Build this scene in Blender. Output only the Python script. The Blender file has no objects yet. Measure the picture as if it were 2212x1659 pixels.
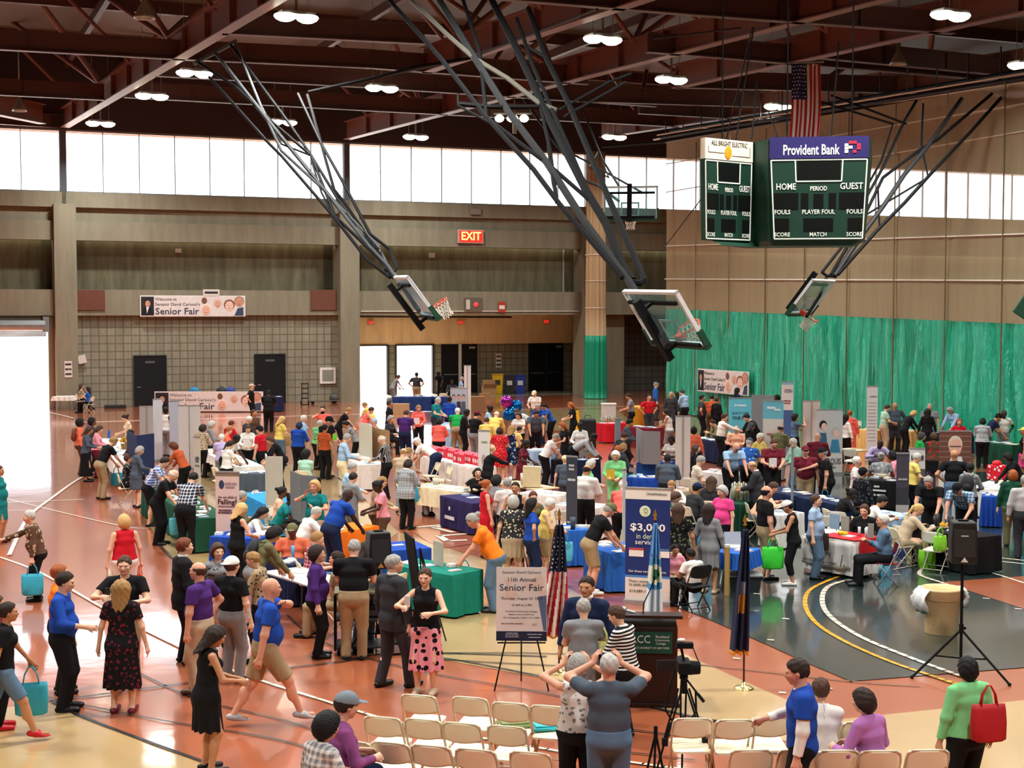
import bpy, math, random
import numpy as np
from mathutils import Vector, Matrix, Euler
R = math.radians
random.seed(7)
S = bpy.context.scene
C = S.collection
# ---------------------------------------------------------------- camera, world, light, exposure
W_, H_, FPX = 2212, 1659, 3100.0
CAMH, HOR = 5.2, 667.0
PITCH = math.atan((H_ / 2 - HOR) / FPX)
cam = bpy.data.objects.new('camera', bpy.data.cameras.new('camera'))
C.objects.link(cam)
cam.location = (0, 0, CAMH)
cam.rotation_euler = (math.pi / 2 - PITCH, 0, 0)
cam.data.sensor_width = 36.0
cam.data.lens = FPX / W_ * 36.0
cam.data.clip_end = 400
S.camera = cam
S.view_settings.view_transform = 'Standard'
S.view_settings.look = 'None'
S.view_settings.gamma = 1.0
S.view_settings.use_curve_mapping = False
S.view_settings.exposure = 0.0
S.cycles.max_bounces = 6
S.cycles.diffuse_bounces = 3
S.cycles.glossy_bounces = 3
S.cycles.transmission_bounces = 4
S.cycles.transparent_max_bounces = 8
S.cycles.sample_clamp_indirect = 6.0
S.cycles.caustics_reflective = False
S.cycles.caustics_refractive = False
S.cycles.use_adaptive_sampling = True
S.cycles.adaptive_threshold = 0.03
world = bpy.data.worlds.new('world')
S.world = world
world.use_nodes = True
bg = world.node_tree.nodes['Background']
bg.inputs['Color'].default_value = (0.82, 0.91, 1.0, 1)
bg.inputs['Strength'].default_value = 5.5
sun = bpy.data.objects.new('sun', bpy.data.lights.new('sun', 'SUN'))
C.objects.link(sun)
sun.data.energy = 22.0
sun.data.angle = R(2)
sun.data.color = (1, .96, .9)
sun.rotation_euler = (R(-50), 0, R(16))
LAMP_W = 820.0      # watts of each high bay lamp

# ---------------------------------------------------------------- geometry of the view
_cp, _sp = math.cos(PITCH), math.sin(PITCH)
def ray(u, v):
    a = (u - W_ / 2) / FPX; b = (v - H_ / 2) / FPX
    return Vector((a, _cp - b * _sp, -_sp - b * _cp))
def atz(u, v, z=0.0):
    d = ray(u, v); t = (z - CAMH) / d.z
    return Vector((d.x * t, d.y * t, z))
def aty(u, v, y):
    d = ray(u, v); t = y / d.y
    return Vector((d.x * t, y, CAMH + d.z * t))
TILE = {'T1': (0, 860, 4.608), 'T2': (420, 820, 4.608), 'T3': (860, 820, 4.608), 'T4': (1300, 820, 4.608),
        'T5': (1732, 820, 4.608), 'B1': (0, 1160, 3.324), 'B2': (420, 1100, 3.324), 'B3': (1000, 1100, 3.324),
        'B4': (1552, 1100, 3.324), 'B5': (600, 1400, 3.16), 'B6': (1300, 1400, 2.4254), 'Z4': (0, 500, 2.765),
        'Z5': (700, 500, 2.765), 'Z6': (1412, 500, 2.765), 'U1': (0, 0, 2.765), 'U2': (700, 0, 2.765),
        'U3': (1412, 0, 2.765), 'PX': (0, 0, 1.0)}
def px(t, X, Y):
    a = TILE[t]
    return a[0] + X / a[2], a[1] + Y / a[2]

# ---------------------------------------------------------------- colours and materials
COL = dict(black='17171a', charcoal='35363b', slate='4b5664', grey='84868a', ltgrey='b9bbbd', white='e6e4df',
 cream='e6d9b4', yellow='ead070', tan='c9a877', khaki='a08b6b', beige='b9a68c', brown='5a4233', rust='b5532c',
 orange='f57f22', salmon='ea7656', coral='f06c62', red='c21c2b', maroon='6d2130', pink='ea9aa8', hotpink='f04a92',
 orchid='b070b0', magenta='8a4a80', purple='48286e', lavender='b9abd8', navy='1c2848', royal='1e47a4', blue='2c5fb2',
 ltblue='9dbfe0', denim='5b7794', teal='177a7c', turquoise='36b2ca', mint='a9d8c2', green='1e9a48', ltgreen='7dca88',
 dkgreen='1c4a38', olive='6c6b4a', silver='a9adb2', peach='f0b89a', auburn='7a3822', sandy='b8935c', blond='dcbc84',
 darkbrown='38251c', gingery='a8643a', goldtan='d9b36c')
NAME = dict(ltgrey='light grey', ltblue='light blue', ltgreen='light green', dkgreen='dark green', hotpink='hot pink',
 royal='royal blue', denim='denim blue', darkbrown='dark brown', goldtan='golden tan', sandy='sandy', gingery='ginger')
def cn(c): return NAME.get(c, c)
def rgb(c):
    h = COL.get(c, c)
    o = []
    for i in (0, 2, 4):
        s = int(h[i:i + 2], 16) / 255
        o.append(s / 12.92 if s <= 0.04045 else ((s + .055) / 1.055) ** 2.4)
    return (*o, 1)
_M = {}
def nn(t, kind, x=0, **inp):
    n = t.nodes.new(kind)
    for k, v in inp.items():
        if k in n.inputs: n.inputs[k].default_value = v
        else: setattr(n, k, v)
    return n
def mat(c, rough=.75, metal=0, spec=.3, noise=.12, nscale=9, bump=0, key=None):
    k = ('m', c, rough, metal, spec, noise, nscale, bump)
    if k in _M: return _M[k]
    m = bpy.data.materials.new(f'{cn(c) if c in COL else "tone"}_{int(rough*100)}')
    m.use_nodes = True; t = m.node_tree; b = t.nodes['Principled BSDF']
    b.inputs['Roughness'].default_value = rough; b.inputs['Metallic'].default_value = metal
    b.inputs['Specular IOR Level'].default_value = spec
    col = rgb(c)
    if noise > 0:
        tc = nn(t, 'ShaderNodeTexCoord'); nz = nn(t, 'ShaderNodeTexNoise', Scale=nscale, Detail=3.0)
        t.links.new(tc.outputs['Object'], nz.inputs['Vector'])
        mr = nn(t, 'ShaderNodeMapRange'); mr.inputs['To Min'].default_value = 1 - noise; mr.inputs['To Max'].default_value = 1 + noise
        t.links.new(nz.outputs['Fac'], mr.inputs['Value'])
        mx = nn(t, 'ShaderNodeVectorMath', operation='SCALE'); mx.inputs[0].default_value = col[:3]
        t.links.new(mr.outputs[0], mx.inputs['Scale']); t.links.new(mx.outputs[0], b.inputs['Base Color'])
        if bump:
            bp = nn(t, 'ShaderNodeBump', Strength=bump, Distance=.02)
            t.links.new(nz.outputs['Fac'], bp.inputs['Height']); t.links.new(bp.outputs[0], b.inputs['Normal'])
    else:
        b.inputs['Base Color'].default_value = col
    _M[k] = m
    return m
def emat(c, s, name='glow'):
    k = ('e', c, s)
    if k in _M: return _M[k]
    m = bpy.data.materials.new(name); m.use_nodes = True; t = m.node_tree; b = t.nodes['Principled BSDF']
    b.inputs['Base Color'].default_value = rgb(c); b.inputs['Emission Color'].default_value = rgb(c)
    b.inputs['Emission Strength'].default_value = s
    _M[k] = m; return m
def cloth(c, pat=None, c2=None):
    """woven cloth: plain, plaid, stripe, floral, dots"""
    if not pat: return mat(c, .85, spec=.15, noise=.14, nscale=14)
    k = ('c', c, pat, c2)
    if k in _M: return _M[k]
    m = bpy.data.materials.new(f'{c}_{pat}'); m.use_nodes = True; t = m.node_tree; b = t.nodes['Principled BSDF']
    b.inputs['Roughness'].default_value = .85; b.inputs['Specular IOR Level'].default_value = .15
    tc = nn(t, 'ShaderNodeTexCoord'); A, B = rgb(c), rgb(c2 or 'white')
    mix = nn(t, 'ShaderNodeMix', data_type='RGBA'); mix.inputs[6].default_value = A; mix.inputs[7].default_value = B
    def wave(axis, sc, thr):
        w = nn(t, 'ShaderNodeTexWave', bands_direction=axis, Scale=sc)
        t.links.new(tc.outputs['Object'], w.inputs['Vector'])
        g = nn(t, 'ShaderNodeMath', operation='GREATER_THAN'); g.inputs[1].default_value = thr
        t.links.new(w.outputs['Fac'], g.inputs[0]); return g
    if pat == 'stripe': f = wave('Z', 7, .55).outputs[0]
    elif pat == 'vstripe': f = wave('X', 9, .6).outputs[0]
    elif pat in ('plaid', 'grid'):
        th = .55 if pat == 'plaid' else .8
        a, d = wave('Z', 5, th), wave('X', 5, th)
        ad = nn(t, 'ShaderNodeMath', operation='ADD'); t.links.new(a.outputs[0], ad.inputs[0]); t.links.new(d.outputs[0], ad.inputs[1])
        mu = nn(t, 'ShaderNodeMath', operation='MULTIPLY'); mu.inputs[1].default_value = .5; t.links.new(ad.outputs[0], mu.inputs[0]); f = mu.outputs[0]
    else:
        sc = {'floral': 18, 'dots': 26, 'big': 10}.get(pat, 18)
        v = nn(t, 'ShaderNodeTexVoronoi', Scale=sc); t.links.new(tc.outputs['Object'], v.inputs['Vector'])
        g = nn(t, 'ShaderNodeMath', operation='LESS_THAN'); g.inputs[1].default_value = .34 if pat != 'dots' else .25
        t.links.new(v.outputs['Distance'], g.inputs[0]); f = g.outputs[0]
    t.links.new(f, mix.inputs[0]); t.links.new(mix.outputs[2], b.inputs['Base Color'])
    _M[k] = m; return m

# ---------------------------------------------------------------- mesh helpers
class MB:
    def __init__(s): s.v = []; s.f = []
    def add(s, vs, fs, M=None):
        n = len(s.v)
        s.v += [tuple(M @ Vector(p)) if M else tuple(p) for p in vs]
        s.f += [tuple(n + i for i in f) for f in fs]
        return s
    def box(s, x0, x1, y0, y1, z0, z1, M=None):
        vs = [(x, y, z) for z in (z0, z1) for y in (y0, y1) for x in (x0, x1)]
        return s.add(vs, [(0, 2, 3, 1), (4, 5, 7, 6), (0, 1, 5, 4), (2, 6, 7, 3), (0, 4, 6, 2), (1, 3, 7, 5)], M)
    def tube(s, a, b, r, r2=None, n=8, M=None, caps=True):
        a, b = Vector(a), Vector(b); d = (b - a)
        if d.length < 1e-6: return s
        d.normalize(); x = d.orthogonal().normalized(); y = d.cross(x); r2 = r if r2 is None else r2
        vs = []
        for p, q in ((a, r), (b, r2)):
            for i in range(n):
                t = 2 * math.pi * i / n; vs.append(p + (x * math.cos(t) + y * math.sin(t)) * q)
        fs = [(i, (i + 1) % n, n + (i + 1) % n, n + i) for i in range(n)]
        if caps: fs += [tuple(range(n - 1, -1, -1)), tuple(range(n, 2 * n))]
        return s.add(vs, fs, M)
    def path(s, pts, r, n=6, M=None, closed=False):
        pts = [Vector(p) for p in pts]; vs = []; fs = []; m = len(pts); prev = None
        for i, p in enumerate(pts):
            a = pts[i - 1] if (i or closed) else p; b = pts[(i + 1) % m] if (i < m - 1 or closed) else p
            d = (b - a).normalized()
            if prev is None: x = d.orthogonal().normalized()
            else:
                x = prev - d * prev.dot(d)
                x = x.normalized() if x.length > 1e-4 else d.orthogonal().normalized()
            prev = x; y = d.cross(x)
            rr = r[i] if isinstance(r, (list, tuple)) else r
            for k in range(n):
                t = 2 * math.pi * k / n; vs.append(p + (x * math.cos(t) + y * math.sin(t)) * rr)
        for i in range(m - (0 if closed else 1)):
            j = (i + 1) % m
            fs += [(i * n + k, i * n + (k + 1) % n, j * n + (k + 1) % n, j * n + k) for k in range(n)]
        if not closed: fs += [tuple(range(n - 1, -1, -1)), tuple(range((m - 1) * n, m * n))]
        return s.add(vs, fs, M)
    def lathe(s, prof, n=24, M=None):
        vs = [(r * math.cos(2 * math.pi * k / n), r * math.sin(2 * math.pi * k / n), z) for r, z in prof for k in range(n)]
        fs = []
        for i in range(len(prof) - 1):
            fs += [(i * n + k, i * n + (k + 1) % n, (i + 1) * n + (k + 1) % n, (i + 1) * n + k) for k in range(n)]
        return s.add(vs, fs, M)
    def ball(s, c, r, n=12, M=None):
        rx, ry, rz = r if isinstance(r, (tuple, list)) else (r, r, r)
        vs = [(c[0], c[1], c[2] - rz)]; m = n // 2
        for i in range(1, m):
            t = math.pi * i / m
            for k in range(n):
                a = 2 * math.pi * k / n
                vs.append((c[0] + rx * math.sin(t) * math.cos(a), c[1] + ry * math.sin(t) * math.sin(a), c[2] - rz * math.cos(t)))
        vs.append((c[0], c[1], c[2] + rz)); L = len(vs) - 1
        fs = [(0, 1 + (k + 1) % n, 1 + k) for k in range(n)] + [(L, L - n + k, L - n + (k + 1) % n) for k in range(n)]
        for i in range(m - 2):
            b = 1 + i * n; fs += [(b + k, b + (k + 1) % n, b + n + (k + 1) % n, b + n + k) for k in range(n)]
        return s.add(vs, fs, M)
    def prism(s, poly, y0, y1, M=None):
        n = len(poly); vs = [(x, y0, z) for x, z in poly] + [(x, y1, z) for x, z in poly]
        fs = [tuple(range(n)), tuple(range(2 * n - 1, n - 1, -1))] + [(i, n + i, n + (i + 1) % n, (i + 1) % n) for i in range(n)]
        return s.add(vs, fs, M)
    def mesh(s, name, smooth=False, bevel=0):
        me = bpy.data.meshes.new(name); me.from_pydata(s.v, [], s.f); me.update()
        if smooth: me.polygons.foreach_set('use_smooth', [True] * len(me.polygons))
        return me
    def build(s, name, m, parent=None, loc=(0, 0, 0), rz=0, smooth=False, bevel=0):
        me = s.mesh(name, smooth); me.materials.append(m)
        o = bpy.data.objects.new(name, me); C.objects.link(o); o.parent = parent
        o.location = loc; o.rotation_euler = (0, 0, rz)
        if bevel:
            b = o.modifiers.new('bevel', 'BEVEL'); b.width = bevel; b.segments = 2; b.limit_method = 'ANGLE'
        return o
def thing(name, label, cat, loc=(0, 0, 0), rz=0, group=None):
    o = bpy.data.objects.new(name, None); C.objects.link(o); o.empty_display_size = .1
    o.location = loc; o.rotation_euler = (0, 0, rz); return tag(o, label, cat, group)
def tag(o, label, cat, group=None):
    o['label'] = label; o['category'] = cat
    if group: o['group'] = group
    return o
def struct(o): o['kind'] = 'structure'; return o
def copy_tree(o, parent=None):
    c = o.copy(); C.objects.link(c); c.parent = parent
    for ch in list(o.children): copy_tree(ch, c)
    return c
_TEXT = []
def text(s, mt, parent, loc, rot=(math.pi / 2, 0, 0), size=.1, width=None, height=None, bold=.0, depth=.002, align='CENTER', name='lettering'):
    if s[0] == '~':         # print too small to read: a line of word-length strokes
        w = [float(q) for q in s[1:].split()]; tot = sum(w) + .6 * (len(w) - 1); x = -tot / 2; mb = MB(); k = (width or 1) / tot; hh = (height or size) / 2
        for q in w: mb.box(x * k, (x + q) * k, -hh * .7, hh * .7, 0, depth); x += q + .6
        o = mb.build('print_line', mt, parent, loc); o.rotation_euler = rot; return o
    cu = bpy.data.curves.new(name, 'FONT'); cu.body = s; cu.size = size; cu.extrude = depth; cu.offset = bold
    cu.align_x = align; cu.align_y = 'CENTER'; cu.resolution_u = 2; cu.materials.append(mt)
    o = bpy.data.objects.new(name, cu); C.objects.link(o); o.parent = parent; o.location = loc; o.rotation_euler = rot
    if width: _TEXT.append((o, width, height))
    return o
def fit_texts():
    """set every line of lettering to its measured width and turn it into a mesh"""
    bpy.context.view_layer.update()
    dg = bpy.context.evaluated_depsgraph_get(); W = {o: (w, h) for o, w, h in _TEXT}
    for o in [o for o in C.objects if o.type == 'FONT']:
        d = o.dimensions; w, h = W.get(o, (None, None)); sx = w / d.x if w and d.x > 1e-6 else 1; sy = h / d.y if h and d.y > 1e-6 else 1
        me = bpy.data.meshes.new_from_object(o.evaluated_get(dg)); me.transform(Matrix.Diagonal((sx, sy, 1, 1)))
        n = bpy.data.objects.new('tmp', me); C.objects.link(n); n.parent = o.parent; n.location = o.location; n.rotation_euler = o.rotation_euler
        nm = o.name; bpy.data.objects.remove(o); n.name = nm
# ---------------------------------------------------------------- the fieldhouse shell
WANG = math.atan(.417); WO = Vector((0, 84.5, 0)); WE = Vector((math.cos(WANG), math.sin(WANG), 0)); WN = Vector((-math.sin(WANG), math.cos(WANG), 0))
def wp(u, v, ly=0.0):
    """the wall's own coordinates (along, up) of what the pixel shows on the plane set back by ly"""
    d = ray(u, v); o = Vector((0, 0, CAMH)) - WO - WN * ly
    t = -o.dot(WN) / d.dot(WN); p = Vector((0, 0, CAMH)) + d * t
    return (p - WO).dot(WE), p.z
def wall_pt(lx, ly, z): return WO + WE * lx + WN * ly + Vector((0, 0, z))
RBAY = 5.2
def wbuild(mb, name, m, parent=None, smooth=False, bevel=0):
    if parent is None: return mb.build(name, m, None, WO, WANG, smooth, bevel)
    return mb.build(name, m, parent, smooth=smooth, bevel=bevel)

def floor_mat(c, rough=.08):
    m = bpy.data.materials.new('floor_coating'); m.use_nodes = True; t = m.node_tree; b = t.nodes['Principled BSDF']
    tc = nn(t, 'ShaderNodeTexCoord'); nz = nn(t, 'ShaderNodeTexNoise', Scale=.8, Detail=5.0)
    t.links.new(tc.outputs['Object'], nz.inputs['Vector'])
    mr = nn(t, 'ShaderNodeMapRange'); mr.inputs['To Min'].default_value = .88; mr.inputs['To Max'].default_value = 1.1
    t.links.new(nz.outputs['Fac'], mr.inputs['Value'])
    mx = nn(t, 'ShaderNodeVectorMath', operation='SCALE'); mx.inputs[0].default_value = rgb(c)[:3]
    t.links.new(mr.outputs[0], mx.inputs['Scale']); t.links.new(mx.outputs[0], b.inputs['Base Color'])
    r2 = nn(t, 'ShaderNodeMapRange'); r2.inputs['To Min'].default_value = rough * .8; r2.inputs['To Max'].default_value = rough * 1.35
    t.links.new(nz.outputs['Fac'], r2.inputs['Value']); t.links.new(r2.outputs[0], b.inputs['Roughness'])
    n2 = nn(t, 'ShaderNodeTexNoise', Scale=2.2, Detail=2.0); t.links.new(tc.outputs['Object'], n2.inputs['Vector'])
    bp = nn(t, 'ShaderNodeBump', Strength=.035, Distance=.05); t.links.new(n2.outputs['Fac'], bp.inputs['Height']); t.links.new(bp.outputs[0], b.inputs['Normal'])
    b.inputs['IOR'].default_value = 1.56
    if rough < .2:
        t.links.remove(b.inputs['Roughness'].links[0]); b.inputs['Roughness'].default_value = .3; t.links.new(r2.outputs[0], b.inputs['Coat Roughness']); b.inputs['Coat Weight'].default_value = 1; b.inputs['Coat IOR'].default_value = 1.5
        t.links.new(bp.outputs[0], b.inputs['Coat Normal'])
    return m
FLOOR_COLS = ['ad5e3c', 'c4a472', '22322f', 'dcd0c0', 'd8a020', '2a2c30', '7a4a30', 'b8b0a0']
me_v, me_f, me_m = [], [], []
def fpoly(pts, mi, z):
    n = len(me_v)
    for p in pts:
        q = atz(*p) if len(p) == 2 else Vector(p); me_v.append((q.x, q.y, z))
    me_f.append(tuple(range(n, n + len(pts)))); me_m.append(mi)
def smooth_pts(pts, k=5):
    out = []
    for i in range(len(pts) - 1):
        p0 = Vector(pts[max(i - 1, 0)]); p1 = Vector(pts[i]); p2 = Vector(pts[i + 1]); p3 = Vector(pts[min(i + 2, len(pts) - 1)])
        for j in range(k):
            t = j / k
            out.append(.5 * ((2 * p1) + (p2 - p0) * t + (2 * p0 - 5 * p1 + 4 * p2 - p3) * t * t + (3 * p1 - p0 - 3 * p2 + p3) * t ** 3))
    out.append(Vector(pts[-1])); return out
def fline(pts, mi, w, z=.019, smooth=True):
    P = [atz(*p) for p in pts]
    if smooth and len(P) > 2: P = smooth_pts([tuple(p) for p in P])
    for i in range(len(P) - 1):
        a, b = P[i], P[i + 1]; d = (b - a)
        if d.length < 1e-5: continue
        d.normalize(); nrm = Vector((-d.y, d.x, 0)) * w / 2; n = len(me_v)
        for q in (a - nrm - d * w * .2, b - nrm + d * w * .2, b + nrm + d * w * .2, a + nrm - d * w * .2): me_v.append((q.x, q.y, z))
        me_f.append((n, n + 1, n + 2, n + 3)); me_m.append(mi)
n0 = 0
me_v += [(-45, -14, 0), (45, -14, 0), (45, 112, 0), (-45, 112, 0)]; me_f.append((0, 1, 2, 3)); me_m.append(0)
TAN1 = [(860, 1150), (1000, 1195), (1180, 1245), (1290, 1305), (1445, 1398), (1627, 1481), (1800, 1556), (2212, 1513), (2320, 1502), (2320, 1800), (1780, 1800), (1700, 1602), (1560, 1562), (1440, 1538), (1280, 1497), (1180, 1467), (937, 1422), (925, 1330), (860, 1250)]
fpoly(TAN1, 1, .005)
fpoly([(300, 1100), (345, 1172), (375, 1207), (480, 1230), (640, 1250), (800, 1200), (860, 1150), (700, 1000), (450, 1010)], 1, .008)
fpoly([(-60, 1537), (111, 1518), (180, 1551), (313, 1602), (469, 1659), (800, 1800), (-200, 1800)], 1, .005)
fpoly([(1451, 1308), (1529, 1338), (1660, 1395), (1745, 1434), (1838, 1473), (2212, 1443), (2330, 1434), (2330, 1020), (1820, 1020), (1480, 1100), (1400, 1210)], 2, .01)
fpoly([(2036, 1259), (2212, 1246), (2330, 1238), (2330, 1356), (2212, 1317)], 0, .015)
fpoly([(893, 1150), (915, 1132), (985, 1124), (1040, 1128), (1046, 1172), (960, 1185), (925, 1172)], 0, .01)
fpoly([(1120, 884), (1330, 884), (1390, 930), (1150, 930)], 1, .008)
# lettering painted on the orange patch
for pts in ([(905, 1140), (988, 1132)], [(972, 1134), (938, 1141)], [(938, 1141), (978, 1151)], [(948, 1159), (1014, 1154)], [(948, 1159), (966, 1170), (1006, 1168)]):
    fline(pts, 3, .16, .019, False)
# white, yellow and dark court lines
fline([(1850, 1250), (1790, 1268), (1776, 1300), (1795, 1335), (1860, 1378), (1960, 1420), (2060, 1457), (2130, 1480)], 3, .09)
fline([(1825, 1242), (1755, 1272), (1739, 1305), (1760, 1345), (1820, 1385), (1920, 1430), (2025, 1466), (2090, 1488)], 4, .08)
fline([(2012, 1215), (1990, 1232), (1990, 1245), (2040, 1262), (2070, 1275)], 3, .08)
fline([(2140, 1238), (2212, 1261), (2300, 1290)], 3, .07)
fline([(2150, 1206), (2230, 1214)], 3, .08); fline([(2150, 1213), (2230, 1222)], 3, .06)
fline([(1930, 1232), (1985, 1221)], 3, .05)
fline([(0, 1205), (90, 1240), (250, 1330), (400, 1405), (505, 1452), (727, 1524), (871, 1565), (1100, 1607), (1300, 1640), (1500, 1668)], 3, .06)
fline([(20, 1200), (60, 1120), (110, 1078), (180, 1030), (235, 1012)], 3, .09)
fline([(0, 1087), (180, 1080)], 3, .06); fline([(0, 1104), (70, 1103)], 3, .04); fline([(160, 904), (60, 880)], 3, .1)
fline([(0, 1075), (250, 1135), (330, 1142)], 3, .04)
fline([(45, 1526), (111, 1517), (412, 1476), (612, 1446), (736, 1431), (860, 1412), (1180, 1420)], 5, .05)
fline([(111, 1517), (180, 1551), (313, 1602), (469, 1659), (560, 1700)], 5, .05)
fline([(60, 1500), (330, 1555), (600, 1600), (800, 1660)], 5, .035)
fline([(250, 1430), (420, 1510), (620, 1560), (760, 1610)], 5, .03)
fline([(620, 1330), (700, 1390), (900, 1450), (1180, 1500), (1330, 1540)], 5, .035)
fline([(937, 1413), (1100, 1412), (1250, 1416)], 5, .04)
fline([(937, 1422), (1000, 1430), (1180, 1466), (1300, 1500), (1440, 1537), (1600, 1570)], 5, .045)
fline([(930, 1424), (1040, 1432), (1200, 1440)], 5, .04)
fline([(1440, 1432), (1552, 1442), (1838, 1474), (1984, 1484)], 6, .045)
fline([(1330, 1573), (1440, 1588), (1600, 1600), (1700, 1640)], 5, .04)
fline([(1300, 1620), (1500, 1645)], 5, .03)
fline([(334, 1160), (345, 1180), (372, 1207)], 5, .05)
fline([(1930, 1243), (1945, 1243)], 3, .03)
for (x, y) in ((1697, 1338), (1665, 1384), (1635, 1284), (1591, 1424), (2085, 1281), (2130, 1294), (2200, 1317), (1690, 1498), (1790, 1489)):
    fline([(x - 6, y), (x + 6, y + 1)], 3, .06, .019)
fpoly([tuple(wall_pt(x, y, 0)) for x, y in ((-13.2, .5), (7.6, .5), (7.6, RBAY), (-13.2, RBAY))], 7, .006)  # pale entrance floor, added to bounce light up to the entrance wall
me = bpy.data.meshes.new('floor'); me.from_pydata(me_v, [], me_f)
for i, c in enumerate(FLOOR_COLS): me.materials.append(floor_mat(c, .08 if i < 3 or i == 7 else .3))
me.polygons.foreach_set('material_index', me_m); me.update()
import bmesh
bm = bmesh.new(); bm.from_mesh(me); bmesh.ops.recalc_face_normals(bm, faces=bm.faces)
for f in bm.faces:
    if f.normal.z < 0: f.normal_flip()
bm.to_mesh(me); bm.free()
fl = bpy.data.objects.new('floor', me); C.objects.link(fl); struct(fl)
o = MB().box(-150, 150, 1.0, 260, -.06, -.01).build('ground', mat('b8b4ab', .9, noise=.05, nscale=.3), None, WO, WANG); struct(o)

# concrete and block
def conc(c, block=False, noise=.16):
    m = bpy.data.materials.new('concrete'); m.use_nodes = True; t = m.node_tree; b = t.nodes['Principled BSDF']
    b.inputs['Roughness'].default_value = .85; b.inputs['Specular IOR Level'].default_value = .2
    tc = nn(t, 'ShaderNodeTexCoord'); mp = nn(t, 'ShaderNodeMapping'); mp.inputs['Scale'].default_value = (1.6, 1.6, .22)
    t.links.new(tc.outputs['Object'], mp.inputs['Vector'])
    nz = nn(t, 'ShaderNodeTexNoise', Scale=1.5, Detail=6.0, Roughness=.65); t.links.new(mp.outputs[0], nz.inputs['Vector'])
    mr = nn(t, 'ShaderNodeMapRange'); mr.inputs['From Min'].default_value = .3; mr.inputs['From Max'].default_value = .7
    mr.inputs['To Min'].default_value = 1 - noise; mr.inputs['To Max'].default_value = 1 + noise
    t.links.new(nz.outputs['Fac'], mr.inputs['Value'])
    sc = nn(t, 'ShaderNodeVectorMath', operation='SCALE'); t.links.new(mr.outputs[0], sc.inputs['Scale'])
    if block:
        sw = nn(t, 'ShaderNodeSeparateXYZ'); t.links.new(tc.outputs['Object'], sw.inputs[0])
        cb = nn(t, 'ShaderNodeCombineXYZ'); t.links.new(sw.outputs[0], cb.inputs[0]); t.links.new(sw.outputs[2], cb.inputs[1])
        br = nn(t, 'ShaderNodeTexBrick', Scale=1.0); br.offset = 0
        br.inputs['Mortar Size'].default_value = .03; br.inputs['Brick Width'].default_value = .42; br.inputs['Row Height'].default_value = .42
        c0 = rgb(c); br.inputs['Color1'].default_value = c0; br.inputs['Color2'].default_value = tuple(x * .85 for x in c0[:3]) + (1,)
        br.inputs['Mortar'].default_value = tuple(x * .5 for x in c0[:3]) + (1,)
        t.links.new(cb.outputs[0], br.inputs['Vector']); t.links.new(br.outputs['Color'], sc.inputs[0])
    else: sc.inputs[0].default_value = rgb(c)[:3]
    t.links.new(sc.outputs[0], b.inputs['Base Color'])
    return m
CONC = conc('868270'); CONC_SHADE = conc('65614e', noise=.35); BLK = conc('8f8c7a', True); BLK_SHADE = conc('62625c', True); CTAN = conc('eedab0')  # darker copies of concrete and block: recess and unlit-bay shade in the colour
DARKP = mat('3a3236', .9)
# upright strip above the windows
struct(wbuild(MB().box(-43, 48, -.2, .3, 14.46, 18.6), 'wall_upper', mat('40373b', .9)))
def bandset(x0, x1, tag_):
    """stacked concrete bands of one bay"""
    struct(wbuild(MB().box(x0 - .6, x1 + .6, -.35, .5, 10.45, 11.23), 'wall_sill_band', CONC))
    struct(wbuild(MB().box(x0, x1, -.05, .5, 9.75, 10.45), 'wall_shade_band', CONC))
    struct(wbuild(MB().box(x0, x1, -.30, .5, 8.75, 9.75), 'wall_beam', CONC))
    struct(wbuild(MB().box(x0 - 1.6, x1 + 1.6, .9, 1.2, 6.0, 8.95), 'wall_recess', CONC_SHADE))
    struct(wbuild(MB().box(x0, x1, -.25, 1.2, 4.85, 6.2), 'wall_ledge', CONC))
PIL = [-25.2, -10.03, 4.95]
for i, x in enumerate(PIL):
    struct(wbuild(MB().box(x - .55, x + .55, -.65, .9, 0, 10.6), 'wall_pillar', CONC))
    struct(wbuild(MB().box(x - .16, x + .16, -.2, .25, 11.2, 14.5), 'trim_column', mat('55585e', .6)))
bandset(-42.5, PIL[0] - .5, 1); bandset(PIL[0] + .5, PIL[1] - .5, 2); bandset(PIL[1] + .5, PIL[2] - .5, 3); bandset(PIL[2] + .5, 46, 4)
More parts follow.
